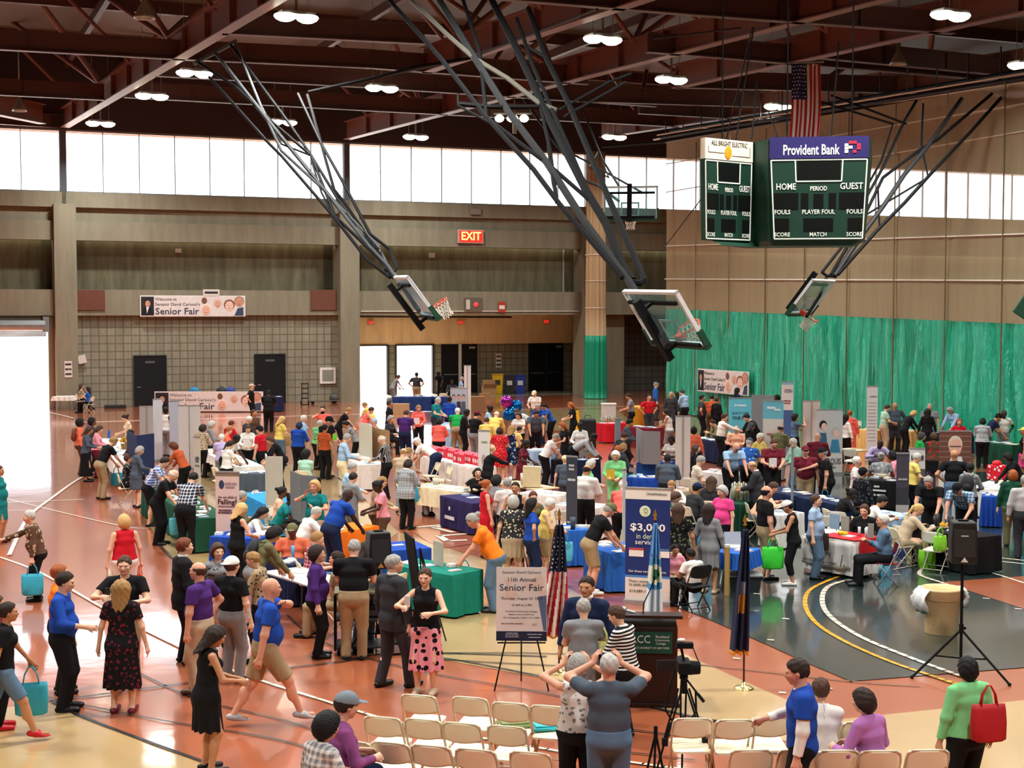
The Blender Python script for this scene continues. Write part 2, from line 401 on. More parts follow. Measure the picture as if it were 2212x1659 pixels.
# lower walls: opening for the raised roller door
gx1 = wp(106, 800)[0]
struct(wbuild(MB().box(gx1, PIL[0] - .5, -.05, .4, 0, 4.9), 'wall_door_side', CONC))
struct(wbuild(MB().box(-42.5, gx1, -.05, .4, 4.15, 4.9), 'wall_door_head', CONC))
rd = MB(); rd.tube((-42, -.35, 4.35), (gx1 - .2, -.35, 4.35), .28, n=14); rd.box(gx1 - .3, gx1, -.5, -.05, 4.0, 4.8)
for k in range(6): rd.box(-42, gx1 - .1, .05, .1, 4.13 - k * .07, 4.19 - k * .07)
struct(wbuild(rd, 'door_roller', mat('8b8f90', .5, .6)))
x0, x1 = PIL[0] + .5, PIL[1] - .5
struct(wbuild(MB().box(x0, x1, .05, .4, 0, 4.9), 'wall_block', BLK))
for (ua, ub, va, vb, n) in ((290, 357, 769, 878, 1), (551, 614, 767, 870, 2)):
    a, zt = wp(ua, va); b, _ = wp(ub, va); zt = 2.66
    d = wbuild(MB().box(a, b, -.04, .06, 0.0, zt), f'door_{n}', mat('15171c', .45)); struct(d)
    wbuild(MB().box(a - .06, b + .06, -.07, -.03, zt, zt + .07).box(a - .06, a, -.07, .05, 0, zt).box(b, b + .06, -.07, .05, 0, zt), 'door_frame', mat('202226', .5), d)
    wbuild(MB().box(a + .12, a + .3, -.09, -.04, 1.0, 1.06), 'door_handle', mat('c8c8c8', .3, 1), d)
    wbuild(MB().box((a + b) / 2 - .25, (a + b) / 2 + .25, -.06, -.045, 2.3, 2.42), 'door_plate', mat('55585c', .5), d)
# the recessed entrance bay
RB = RBAY
x0, x1 = PIL[1] + .5, PIL[2] - .5
ops = [(767, 838, 'o'), (855, 936, 'o'), (953, 1031, 'd'), (1141, 1217, 'd')]
ht = wp(900, 744, RB)[1]
xs = [x0]
segs = []
for ua, ub, k in ops:
    a = max(wp(ua, 800, RB)[0], x0 - 3.0); b = wp(ub, 800, RB)[0]; segs.append((a, b, k))
w = MB(); w.box(x0 - 3.5, x1 + 3, RB, RB + .3, ht, 4.9); prev = x0 - 3.5
lower = MB()
for a, b, k in segs:
    if a > prev: lower.box(prev, a, RB, RB + .3, 0, ht)
    prev = b
lower.box(prev, x1 + 3, RB, RB + .3, 0, ht)
struct(wbuild(w, 'wall_entrance', CTAN)); struct(wbuild(lower, 'wall_entrance_block', BLK))
struct(wbuild(MB().box(x0 - 3.6, x0 - 3.3, 1.2, RB, 0, 4.9), 'wall_entrance_side', CTAN))
struct(wbuild(MB().box(x1 + 2.9, x1 + 3.2, 1.2, RB, 0, 4.9), 'wall_entrance_side', CONC))
struct(wbuild(MB().box(x0 - 3.6, x1 + 3.2, .9, RB + .3, 4.88, 5.1), 'ceiling_entrance', CTAN))
struct(wbuild(MB().box(x0 - 3.6, x0 - .05, .5, 1.3, 0, 4.9), 'wall_entrance_return', CONC))
struct(wbuild(MB().box(x1 + .1, x1 + 3.2, .5, 1.3, 0, 4.9), 'wall_entrance_return', CONC))
n = 3
DK = mat('141619', .4)
for a, b, k in segs:
    if k == 'o':
        f = wbuild(MB().box(a - .05, a + .06, RB - .05, RB + .2, 0, ht).box(b - .06, b + .05, RB - .05, RB + .2, 0, ht).box(a, b, RB - .05, RB + .2, ht - .08, ht + .02), f'door_{n}', mat('3a3a38', .5))
        struct(f)
    else:
        f = wbuild(MB().box(a, b, RB - .02, RB + .06, 0, ht), f'door_{n}', DK); struct(f); mx_ = (a + b) / 2
        wbuild(MB().box(mx_ - .015, mx_ + .015, RB - .05, RB - .02, 0, ht), 'door_gap', mat('3c3e42', .5), f)
        for q in (a + .15, mx_ + .15):
            wbuild(MB().tube((q, RB - .1, 1.15), (q + (b - a) / 2 - .3, RB - .1, 1.15), .03), 'push_bar', mat('b9bcc0', .3, 1), f)
        wbuild(MB().box(b - .55, b - .15, RB - .06, RB - .02, ht - .3, ht - .16), 'door_closer', mat('b9bcc0', .4, .8), f)
        if n == 5: wbuild(MB().box(mx_ - .06, mx_ + .1, RB - .14, RB - .02, 0, ht), 'door_edge', mat('d8d8d4', .4), f)
    n += 1
# dark bay beyond the third pillar and the wall behind the divider curtain
struct(wbuild(MB().box(PIL[2] + .5, 14, 3.0, 3.3, 0, 4.9), 'wall_dark_block', BLK_SHADE))
struct(wbuild(MB().box(PIL[2] + .5, 14.3, .9, 3.3, 4.88, 5.05), 'ceiling_dark_bay', CONC_SHADE))
struct(wbuild(MB().box(14, 47, .05, .4, 0, 4.9), 'wall_block', BLK_SHADE))
struct(wbuild(MB().box(14, 14.3, .05, 3.3, 0, 4.9), 'wall_dark_side', CONC_SHADE))
# window strip: panes and frames
GL = bpy.data.materials.new('window_glass'); GL.use_nodes = True; t = GL.node_tree; t.nodes.clear()
_o = nn(t, 'ShaderNodeOutputMaterial'); _a = nn(t, 'ShaderNodeBsdfTransparent'); _g = nn(t, 'ShaderNodeBsdfGlossy', Roughness=.05)
_x = nn(t, 'ShaderNodeMixShader'); _x.inputs[0].default_value = .06; t.links.new(_a.outputs[0], _x.inputs[1]); t.links.new(_g.outputs[0], _x.inputs[2]); t.links.new(_x.outputs[0], _o.inputs[0])
WF = mat('7f8688', .5, .3)
def window(n, x0, x1, pitch):
    k = max(1, round((x1 - x0) / pitch)); st = (x1 - x0) / k
    f = MB().box(x0, x1, -.05, .12, 11.2, 11.3).box(x0, x1, -.05, .12, 14.38, 14.47)
    for i in range(k + 1): f.box(x0 + i * st - .02, x0 + i * st + .02, -.05, .1, 11.2, 14.45)
    fo = wbuild(f, f'window_{n}', WF); struct(fo)
    wbuild(MB().box(x0, x1, .03, .045, 11.25, 14.42), 'pane', GL, fo)
window(1, -42.5, PIL[0] - .16, 2.0); window(2, PIL[0] + .16, PIL[1] - .16, 1.85); window(3, PIL[1] + .16, PIL[2] - .16, 1.75); window(4, PIL[2] + .16, 46.5, 1.9)
# other walls of the hall, out of the picture
struct(MB().box(-43.3, -43, -14, 66, 0, 18.6).build('wall_left', CONC))
struct(MB().box(43, 43.3, -14, 104, 0, 18.6).build('wall_right', CONC))
struct(MB().box(-43, 43, -14.3, -14, 0, 18.6).build('wall_back', CONC))

# ---------------------------------------------------------------- roof
dm = bpy.data.materials.new('roof_deck'); dm.use_nodes = True; t = dm.node_tree; b = t.nodes['Principled BSDF']
tc = nn(t, 'ShaderNodeTexCoord'); wv = nn(t, 'ShaderNodeTexWave', bands_direction='Y', Scale=1.3); t.links.new(tc.outputs['Object'], wv.inputs['Vector'])
cr = nn(t, 'ShaderNodeMix', data_type='RGBA'); cr.inputs[6].default_value = rgb('36322f'); cr.inputs[7].default_value = rgb('6c645c')
t.links.new(wv.outputs['Fac'], cr.inputs[0]); t.links.new(cr.outputs[2], b.inputs['Base Color']); b.inputs['Roughness'].default_value = .7
struct(MB().box(-110, 110, -135, 2, 18.5, 18.8).build('ceiling', dm, None, (0, 84.5, 0), WANG))
struct(wbuild(MB().box(-44, 47, .3, 6.2, 15.0, 15.3), 'sun_block_overhang', mat('9a948a', .8)))  # unseen overhang, added to keep the sun out of the window strip
ST = mat('754f47', .42, noise=.1); STD = mat('553c38', .45, noise=.1)
ZB = 14.5
def ibeam(p, q, name='ceiling_girder', h=.75, w=.38, m=ST):
    p, q = Vector(p), Vector(q); d = q - p; L = d.length; a = math.atan2(d.y, d.x)
    o = MB().box(0, L, -w / 2, w / 2, 0, .05).box(0, L, -.03, .03, .05, h - .05).box(0, L, -w / 2, w / 2, h - .05, h)
    for k in range(1, int(L / 3)): o.box(k * 3 - .02, k * 3 + .02, -w / 2 + .02, w / 2 - .02, .05, h - .05)
    o = o.build(name, m, None, p, a); return struct(o)
def gline(u0, v0, u1, v1, e0=0, e1=0, z=ZB):
    a, b = atz(u0, v0, z), atz(u1, v1, z); d = (b - a).normalized(); return a - d * e0, b + d * e1
GIRD = [gline(140, 276, 600, 2, 0, 34), gline(750, 302, 1500, 108, 0, 34), gline(1300, 298, 2197, 163, 0, 26),
        gline(917, 159, 1333, 22, 0, 24), gline(1459, 192, 2212, 29, 0, 20), gline(-60, 238, 92, 268, 6, 0)]
for a, b in GIRD: ibeam(a, b, h=1.0, w=.45)
CROSS = [gline(0, 108, 362, 128, 8, 0), gline(0, 206, 225, 217, 8, 0), gline(362, 128, 800, 148, 0, 0), gline(800, 148, 1120, 172, 0, 3.2),
         gline(335, 165, 800, 190), gline(800, 190, 1250, 220, 0, 4), gline(268, 211, 800, 240), gline(800, 240, 1300, 266, 0, 6),
         gline(480, 74, 917, 96, 0, 0), gline(1242, 13, 1500, 34, 6, 0), gline(1500, 34, 1780, 54, 0, 5),
         gline(1459, 190, 1700, 196, 0, 9), gline(1600, 130, 2212, 180, 4, 4), gline(1250, 220, 1640, 232, 0, 0), gline(1774, 127, 2212, 168, 0, 4),
         gline(-10, 268, 140, 278, 10, 0), gline(1380, 246, 1560, 256, 0, 6)]
for a, b in CROSS: ibeam(a, b, 'ceiling_beam', h=.72, w=.3, m=STD)
# upper frames: struts from the lower chords up to the deck
def strut(a, b, r=.13, m=ST): return struct(MB().tube(a, b, r, n=8).build('ceiling_strut', m))
rs = random.Random(3)
for gi, (a, b) in enumerate(GIRD[:5]):
    L = (b - a).length; d = (b - a).normalized(); side = Vector((d.y, -d.x, 0)); k = 0; s = 3.0
    while s < min(L, 62):
        p = a + d * s + Vector((0, 0, .9)); sg = 1 if k % 2 else -1
        strut(p, p + d * 3.2 + side * 3.4 * sg + Vector((0, 0, 3.1)))
        strut(p, p - d * 3.2 + side * 3.4 * sg + Vector((0, 0, 3.1)), .11)
        if k % 2 == 0: strut(p, p + side * 3.4 + d * .5 + Vector((0, 0, 3.1)), .09)
        s += 6.2; k += 1
for k in range(7):      # upper chords just beneath the deck
    y = -50 + k * 9
    o = MB().box(-45, 45, y - .12, y + .12, 17.95, 18.5).build('ceiling_purlin', STD, None, (0, 84.5, 0), WANG); struct(o)
for k in range(7):
    x = -36 + k * 11
    o = MB().box(x - .12, x + .12, -70, 2, 17.6, 18.0).build('ceiling_purlin', STD, None, (0, 84.5, 0), WANG); struct(o)
# pale and dark conduit and rails
RAIL = mat('d8d2c4', .5)
for pts, r in (([(1412, 302), (1700, 252), (2212, 178)], .05), ([(1300, 318), (1437, 308), (1700, 262), (2212, 190)], .07), ([(700, 190), (1010, 128), (1290, 20)], .04),
               ([(1412, 84), (1600, 60)], .03)):
    P = [atz(u, v, 14.2) for u, v in pts]
    struct(MB().path(P, r).build('ceiling_rail', RAIL if r == .05 else mat('1c1c1e', .5)))
# ---------------------------------------------------------------- high bay lamps
LMP = [(640, 40), (1302, 88), (2053, 36), (420, 161), (825, 193), (328, 210), (217, 269), (611, 266), (898, 298), (1450, 175), (1681, 233), (1327, 298), (2212, 145)]
GLOW = emat('fff6de', 9.0, 'lamp_glow'); HOUS = mat('a8aaa8', .4, .6)
def lamp(p, label, k=1.0):
    g = thing('ceiling_light', label, 'lamp', p, WANG + .1, 'high bay lamps under the roof')
    MB().box(-.55, .55, -.3, .3, .09, .2).tube((0, 0, .2), (0, 0, 1.0), .05).build('lamp_housing', HOUS, g, bevel=.02)
    gl = MB()
    for sx in (-.36, .36): gl.lathe([(.001, -.12), (.18, -.1), (.31, -.03), (.36, .04), (.34, .09), (.001, .1)], 16, Matrix.Translation((sx, 0, 0)))
    gl.build('lamp_lens', GLOW, g, smooth=True)
    for sx in (-.4, .4): MB().tube((sx, 0, .2), (sx, 0, 3.9), .012, n=4).build('lamp_cable', HOUS, g)
    L = bpy.data.lights.new('lamp_light', 'AREA'); L.shape = 'ELLIPSE'; L.size = 1.3; L.size_y = .6; L.energy = LAMP_W * k; L.color = (1, .975, .92); L.spread = R(150)
    lo = bpy.data.objects.new('lamp_light', L); C.objects.link(lo); lo.parent = g; lo.location = (0, 0, -.14); lo.visible_camera = True
    return g
where = ['high bay lamp next to the sloping girder, above the long goal mast', 'bright high bay lamp between the goal masts and the scoreboard', 'large bright lamp above the scoreboard, beside the wall of tan mesh',
 'high bay lamp beside the folded goal mast bracket', 'high bay lamp hanging over the middle windows', 'high bay lamp just below the red girder over the banner wall',
 'dim high bay lamp closest to the window wall, over the banner', 'small lamp behind the goal mast above the windows', 'unlit-looking lamp over the entrance bay windows',
 'high bay lamp above and behind the scoreboard cables', 'high bay lamp beside the hanging flag', 'lamp over the gathered curtain by the last pillar', 'lamp at the edge of the roof over the tan mesh curtain']
for (u, v), l in zip(LMP, where): lamp(atz(u, v, 14.25), l)
for i, (x, y) in enumerate([(-14, 33), (-3, 33), (8, 33), (-14, 20), (-3, 20), (8, 20), (17, 30), (-12, 6), (4, 6), (15, 8), (-24, 44), (-25, 26)]):
    lamp((x, y, 14.9), 'high bay lamp above the audience chairs, beyond the view', 1.45)
def floodlight(u, v, z=14.4):
    g = thing('ceiling_fan_light', 'grey bell shaped fixture hanging under the roof beams', 'lamp', atz(u, v, z), 0, 'bell shaped fixtures under the roof')
    MB().lathe([(.001, .8), (.09, .8), (.09, .5), (.3, .1), (.34, 0), (.3, 0), (.26, .1), (.06, .48)], 16).tube((0, 0, .8), (0, 0, 4.1), .03).build('lamp_shade', mat('9a9a92', .4, .5), g, smooth=True)
    MB().tube((0, 0, .88), (0, 0, 1.1), .2, n=12).build('ballast', mat('a8a8a0', .5), g)
    return g
for i, (u, v) in enumerate([(312, 40), (42, 240), (1940, 140)]):
    f = floodlight(u, v); f.name = 'bell_light'
    f['label'] = ['grey bell light hanging above the girder near the roof edge', 'grey bell light hanging over the roller door bay', 'grey bell light hanging near the tan mesh beyond the scoreboard'][i]
# cluster of three round lamps and a camera dome on the goal gear
g = thing('spotlight_cluster', 'three small round spotlights in a row among the goal masts', 'lamp', atz(1107, 256, 14.2))
for i, dx in enumerate((-.62, 0, .55)):
    b_ = MB(); b_.ball((dx, 0, 0), (.22 + .06 * (i == 1), .18, .18)); b_.build('lamp_lens', GLOW, g, smooth=True)
MB().box(-.9, .9, -.06, .06, .2, .28).tube((.1, 0, -.7), (.1, 0, .2), .1).tube((.1, 0, .2), (.1, 0, 4.32), .03).build('lamp_bar', mat('8f8f8a', .5, .4), g)

# ---------------------------------------------------------------- divider curtain
def curtain_mat(kind):
    m = bpy.data.materials.new('curtain_' + kind); m.use_nodes = True; t = m.node_tree; b = t.nodes['Principled BSDF']
    tc = nn(t, 'ShaderNodeTexCoord'); mp = nn(t, 'ShaderNodeMapping'); mp.inputs['Scale'].default_value = (1.6, 1.6, .12)
    t.links.new(tc.outputs['Object'], mp.inputs['Vector'])
    nz = nn(t, 'ShaderNodeTexNoise', Scale=1.8, Detail=5.0, Roughness=.6, Distortion=.6); t.links.new(mp.outputs[0], nz.inputs['Vector'])
    if kind == 'green':
        b.inputs['Base Color'].default_value = rgb('1fbd96'); b.inputs['Roughness'].default_value = .3; b.inputs['IOR'].default_value = 1.8; b.inputs['Specular IOR Level'].default_value = .6
        bp = nn(t, 'ShaderNodeBump', Strength=1.0, Distance=.5); t.links.new(nz.outputs['Fac'], bp.inputs['Height']); t.links.new(bp.outputs[0], b.inputs['Normal'])
    else:
        o = t.nodes['Material Output']; tr = nn(t, 'ShaderNodeBsdfTransparent'); mx = nn(t, 'ShaderNodeMixShader')
        mr = nn(t, 'ShaderNodeMapRange'); mr.inputs['To Min'].default_value = .4; mr.inputs['To Max'].default_value = .62
        t.links.new(nz.outputs['Fac'], mr.inputs['Value']); t.links.new(mr.outputs[0], mx.inputs[0])
        b.inputs['Base Color'].default_value = rgb('cdbd98'); b.inputs['Roughness'].default_value = .9
        t.links.new(tr.outputs[0], mx.inputs[1]); t.links.new(b.outputs[0], mx.inputs[2]); t.links.new(mx.outputs[0], o.inputs['Surface'])
    return m
CG, CM = curtain_mat('green'), curtain_mat('mesh')
CA, CB = Vector((7.7, 72, 0)), Vector((17.84, 50, 0))
CE = CA + (CB - CA) * 1.75; CL = (CE - CA).length; CLV = (CB - CA).length; cd = (CE - CA).normalized(); ca = math.atan2(cd.y, cd.x)
def cz(x, z0, z1): return z0 + (z1 - z0) * x / CLV
def cwave(x, z, amp): a = x + .1 * math.sin(z * 1.3 + x * 2); return amp * (.9 - 1.5 * abs(math.sin(a * 2.9 + .5 * math.sin(z * .7))) ** .6 * (.6 + .4 * math.sin(x * .9 + z * .6)) + .5 * math.sin(a * 8.3 + .9 * math.sin(z * .9 + x)) + .4 * math.sin(a * 15 + z) * math.sin(x * .7 + z * .4))
def sheet(za, zb, n, m, amp):
    mb = MB(); vs = []; fs = []
    for j in range(m + 1):
        for i in range(n + 1):
            x = CL * i / n; t = j / m; z = cz(x, *za) * (1 - t) + cz(x, *zb) * t
            vs.append((x, cwave(x, z, amp), z))
    for j in range(m):
        for i in range(n):
            a = j * (n + 1) + i; fs.append((a, a + 1, a + n + 2, a + n + 1))
    return mb.add(vs, fs)
cur = thing('divider_curtain', 'long green and tan mesh divider curtain hanging across the hall', 'curtain', CA, ca)
sheet((.05, .05), (5.2, 4.67), 900, 16, .14).build('green_panel', CG, cur, smooth=True)
sheet((5.2, 4.67), (13.5, 13.05), 200, 6, .025).build('mesh_panel', CM, cur, smooth=True)
for za in ((6.69, 6.18), (8.33, 7.8)):
    MB().box(0, CL, -.08, -.02, -.025, .025, Matrix.Translation((0, 0, za[0])) @ Matrix.Rotation(math.atan2(za[0] - za[1], CLV), 4, 'Y')).build('tape', mat('e8e4d8', .7), cur)
for za in ((11.0, 11.35), (12.4, 12.3)):
    MB().box(0, CL, -.06, -.02, -.02, .02, Matrix.Translation((0, 0, za[0])) @ Matrix.Rotation(math.atan2(za[0] - za[1], CLV), 4, 'Y')).build('tape', mat('cfc8b4', .7), cur)
for k in range(1, 12):
    x = k * 2.9
    MB().box(x - .012, x + .012, -.11, -.06, .1, 13.2).build('seam', mat('7d6f52', .9), cur)
tr = MB()
p0 = Vector((-.5, 0, 13.75)); p1 = Vector((CL, 0, 12.75))
tr.tube(p0, p1, .09).tube(p0 + Vector((0, .5, .35)), p1 + Vector((0, .5, .35)), .09)
for k in range(26):
    a = p0.lerp(p1, k / 26); tr.tube(a, a + Vector((0, .5, .35)), .04, n=5); tr.tube(a + Vector((0, .25, .2)), a + Vector((0, .25, 1.3)), .03, n=4)
tr.build('curtain_truss', mat('1b1b1d', .5), cur)
MB().tube(p0 + Vector((0, -.25, .12)), p1 + Vector((0, -.25, .12)), .035).build('curtain_rail', RAIL, cur)
# the second curtain, gathered at the last pillar
gp = aty(1286, 860, 83.0)
gc = thing('gathered_curtain', 'narrow green and tan curtain gathered beside the last concrete pillar', 'curtain', (gp.x, gp.y, 0))
def pleat(z0, z1, r0, r1):
    mb = MB(); n = 96; vs = []; fs = []; m = 8
    for j in range(m + 1):
        z = z0 + (z1 - z0) * j / m; r = r0 + (r1 - r0) * j / m
        for k in range(n):
            a = 2 * math.pi * k / n; q = r * (1 + .09 * math.sin(a * 13 + .3 * math.sin(z)))
            vs.append((q * math.cos(a), q * .7 * math.sin(a), z))
    for j in range(m):
        for k in range(n): fs.append((j * n + k, j * n + (k + 1) % n, (j + 1) * n + (k + 1) % n, (j + 1) * n + k))
    fs += [tuple(range(n)), tuple(range(m * n, (m + 1) * n))]
    return mb.add(vs, fs)
pleat(.03, 3.65, .64, .58).build('green_panel', mat('0f8a68', .5), gc, smooth=True)
pleat(3.65, 14.2, .58, .5).build('tan_panel', mat('a58a68', .8), gc, smooth=True)
for z in (5.25, 6.8, 8.3): MB().lathe([(.6, z - .02), (.62, z), (.6, z + .02)], 40, Matrix.Diagonal((1, .72, 1, 1))).build('tape', mat('d8d0c0', .7), gc)

# ---------------------------------------------------------------- suspended basketball goals
BLK1 = mat('131416', .65, 0, .12); GREYP = mat('5d6264', .5, .3); ORG = mat('e0432c', .4); PADG = mat('1c4a34', .6); WHT = mat('e8ecee', .5)
def board_glass(f, c):
    m = bpy.data.materials.new('board_glass'); m.use_nodes = True; t = m.node_tree; t.nodes.clear()
    o = nn(t, 'ShaderNodeOutputMaterial'); a = nn(t, 'ShaderNodeBsdfTransparent'); a.inputs[0].default_value = (.86, .95, .95, 1)
    g = nn(t, 'ShaderNodeBsdfPrincipled', Roughness=.1); g.inputs['Base Color'].default_value = rgb(c)
    x = nn(t, 'ShaderNodeMixShader'); x.inputs[0].default_value = f; t.links.new(a.outputs[0], x.inputs[1]); t.links.new(g.outputs[0], x.inputs[2]); t.links.new(x.outputs[0], o.inputs[0])
    return m
BGL, BGL_LIT = board_glass(.28, '9cc8c8'), board_glass(.62, 'bcdcf0')  # second glass is a brighter copy, bluish light put into its colour
def goal(label, cen, wvec, hvec, flip, lines, mount, pad='front'):
    """cen centre of the board, wvec/hvec its full width and (upward) height; lines are pipes given as picture points between the roof and the board"""
    w, h = Vector(wvec), Vector(hvec); w_, h_ = w.normalized(), h.normalized(); h_ = (h_ - w_ * h_.dot(w_)).normalized()
    nrm = w_.cross(h_) * flip                                   # the side the ring is on
    W2, H2 = w.length / 2, h.length / 2
    M = Matrix((w_, nrm, h_)).transposed().to_4x4(); M.translation = cen
    g = bpy.data.objects.new('basketball_goal', None); C.objects.link(g); g.matrix_world = M; tag(g, label, 'basketball goal', 'goals folded up under the roof')
    s = 1 if True else 1
    MB().box(-W2, W2, -.015, .015, -H2, H2).build('backboard', BGL_LIT if 'lit blue' in label else BGL, g)
    fr = MB()
    for a in ((-W2, -W2 + .06, -H2, H2), (W2 - .06, W2, -H2, H2), (-W2, W2, -H2, -H2 + .06), (-W2, W2, H2 - .06, H2)): fr.box(a[0], a[1], -.04, .04, a[2], a[3])
    fr.build('board_frame', WHT, g)
    sq = MB(); q = .3
    for a in ((-q, -q + .05, -H2 + .12, -H2 + .57), (q - .05, q, -H2 + .12, -H2 + .57), (-q, q, -H2 + .52, -H2 + .57), (-q, q, -H2 + .1, -H2 + .14)): sq.box(a[0], a[1], .016, .022, a[2], a[3])
    sq.build('target_square', WHT, g)
    MB().box(-W2 - .03, W2 + .03, -.06, .07, -H2 - .06, -H2 + .02).box(-W2 - .03, -W2 + .03, -.06, .07, -H2, -H2 + .36).box(W2 - .03, W2 + .03, -.06, .07, -H2, -H2 + .36).build('padding', PADG, g)
    rz_ = -H2 + .15
    rm = MB().path([(.23 * math.cos(a * math.pi / 12), .38 + .23 * math.sin(a * math.pi / 12), rz_) for a in range(24)], .016, 6, closed=True)
    rm.box(-.1, .1, .02, .17, rz_ - .12, rz_ + .01); rm.build('rim', ORG, g)
    nt = MB()
    for k in range(12):
        for sg in (-1, 1):
            pts = []
            for j in range(6):
                a = 2 * math.pi * (k + sg * j * .5) / 12; r = .23 - .1 * min(1, j / 3.5) + .02 * (j > 4)
                pts.append((r * math.cos(a), .38 + r * math.sin(a), rz_ - .085 * j))
            nt.path(pts, .008, 4)
    nt.build('net', mat('eeeade', .8), g)
    br = MB().box(-.075, .075, -.42, -.28, -H2 - .12, H2 * 1.02).box(-.04, .04, -.3, -.04, H2 - .26, H2 - .2).box(-.04, .04, -.3, -.04, -H2 + .02, -H2 + .1).box(-W2 + .1, W2 - .1, -.1, -.05, H2 - .27, H2 - .2).box(-W2 + .1, W2 - .1, -.1, -.05, -H2 + .03, -H2 + .1)
    br.build('board_bracket', BLK1, g)
    Mi = M.inverted(); vm, dm_ = mount; ub = cen
    vb = H_ / 2  # picture row of the board centre
    c = cen - Vector((0, 0, CAMH)); f = c.y * _cp - c.z * _sp; uu = c.z * _cp + c.y * _sp; vb = H_ / 2 - FPX * uu / f
    for pts, r, col in lines:
        P = []
        for (u, v) in pts:
            t_ = max(-.3, min(1.1, (v - vm) / (vb - vm))); dd = 1 / ((1 - t_) / dm_ + t_ / (cen.y + .3))
            P.append(Mi @ aty(u, v, dd))
        MB().path(P, r, 7).build('mast' if r > .05 else 'brace', col, g)
    return g
def Z(t, *pts): return [px(t, *p) for p in pts]
def board_vecs(uvw, uvh, s, sgn):
    wx, wz = uvw[0] / s, -uvw[1] / s; W = 1.83
    wy = math.sqrt(max(W * W - wx * wx - wz * wz, .01)) * sgn
    hx, hz = -uvh[0] / s, uvh[1] / s; hy = -(hx * wx + hz * wz) / wy if abs(wy) > .3 else .3
    return Vector((wx, wy, wz)), Vector((hx, hy, hz))
s_ = FPX / 36.0
w, h = board_vecs((40, 3), (64, 88), s_, -1)
goal('folded basketball goal in front of the middle pillar, board tilted and lit blue', aty(898, 641, 36), w, h, -1, [
    (Z('U1', (1290, 320), (1600, 720), (1950, 1150), (2212, 1480)) + [(838, 575), (905, 672)], .06, mat('4c5053', .5, .2)),
    (Z('U1', (1180, 370), (1410, 520), (1640, 740), (1860, 930), (2000, 1290)) + [(820, 560), (850, 600)], .045, BLK1),
    (Z('U1', (1400, 245), (1560, 640), (1680, 900), (1930, 1130)) + [(815, 530), (850, 598)], .045, GREYP),
    (Z('U1', (1250, 460), (1600, 850), (1680, 930), (1990, 1290), (2200, 1560)) + [(843, 600)], .045, BLK1),
    (Z('U1', (1380, 270), (1700, 700), (1840, 900), (2140, 1390)) + [(822, 542), (833, 583)], .045, BLK1),
    (Z('U1', (1780, 560), (1920, 860), (2060, 1110), (2212, 1400)) + [(843, 540), (856, 580), (852, 588), (836, 585), (800, 520), (741, 434), (722, 410), (664, 205)], .045, BLK1),
    (Z('U1', (1160, 380), (1410, 245)), .07, GREYP), (Z('U1', (1840, 550), (2212, 470)) + [(895, 145), (1020, 125)], .05, BLK1),
    (Z('U1', (1550, 610), (1680, 860), (1860, 930)), .03, BLK1), (Z('U1', (1860, 960), (1920, 1150), (2000, 1300)), .03, BLK1)], (110, 47.5))
s_ = FPX / 28.0
w, h = board_vecs((98, 4), (71, 115), s_, -1)
goal('large folded basketball goal on thick black masts between the balloons and scoreboard', aty(1435, 686, 28), w, h, -1, [
    ([(935, -30), (949, 0)] + Z('U2', (890, 330), (1110, 680), (1330, 970), (1560, 1330), (1760, 1600)) + [(1357, 603), (1395, 672), (1443, 748)], .085, mat('26282a', .6, 0, .2)),
    ([(1050, -30), (1062, 0)] + Z('U2', (1150, 290), (1340, 700), (1560, 1130), (1680, 1330), (1780, 1580)) + [(1366, 606)], .09, BLK1),
    (Z('U2', (1220, 50), (1320, 330), (1470, 640), (1620, 1000), (1780, 1370), (1900, 1640)) + [(1390, 605), (1383, 612), (1364, 610)], .07, BLK1),
    ([(825, -20)] + Z('U2', (390, 0), (700, 350), (970, 700), (1250, 1010), (1400, 1210), (1750, 1620)) + [(1345, 600)], .06, BLK1),
    (Z('U2', (520, 0), (740, 210), (900, 350), (1100, 470), (1290, 620), (1390, 660)), .06, mat('5b5a50', .5)),
    (Z('U2', (830, 0), (930, 310), (970, 700), (1150, 840), (1350, 990), (1580, 1190)), .05, BLK1),
    (Z('U2', (1150, 110), (1250, 400), (1440, 830), (1570, 1130)), .05, BLK1),
    (Z('U2', (1290, 620), (1350, 900), (1390, 1210), (1370, 1100), (1340, 870)), .045, BLK1),
    (Z('U2', (1200, 270), (1320, 340)), .04, BLK1), (Z('U2', (800, 620), (1000, 640), (1300, 640)), .06, BLK1),
    (Z('U2', (800, 560), (800, 630), (1000, 740)), .03, BLK1),
    (Z('U2', (1400, 660), (1700, 490), (1830, 440)), .035, BLK1), (Z('U2', (1430, 700), (1800, 490)), .035, BLK1)], (-20, 38.5))
s_ = FPX / 43.0
w, h = board_vecs((72, 0), (-47, 72), s_, 1)
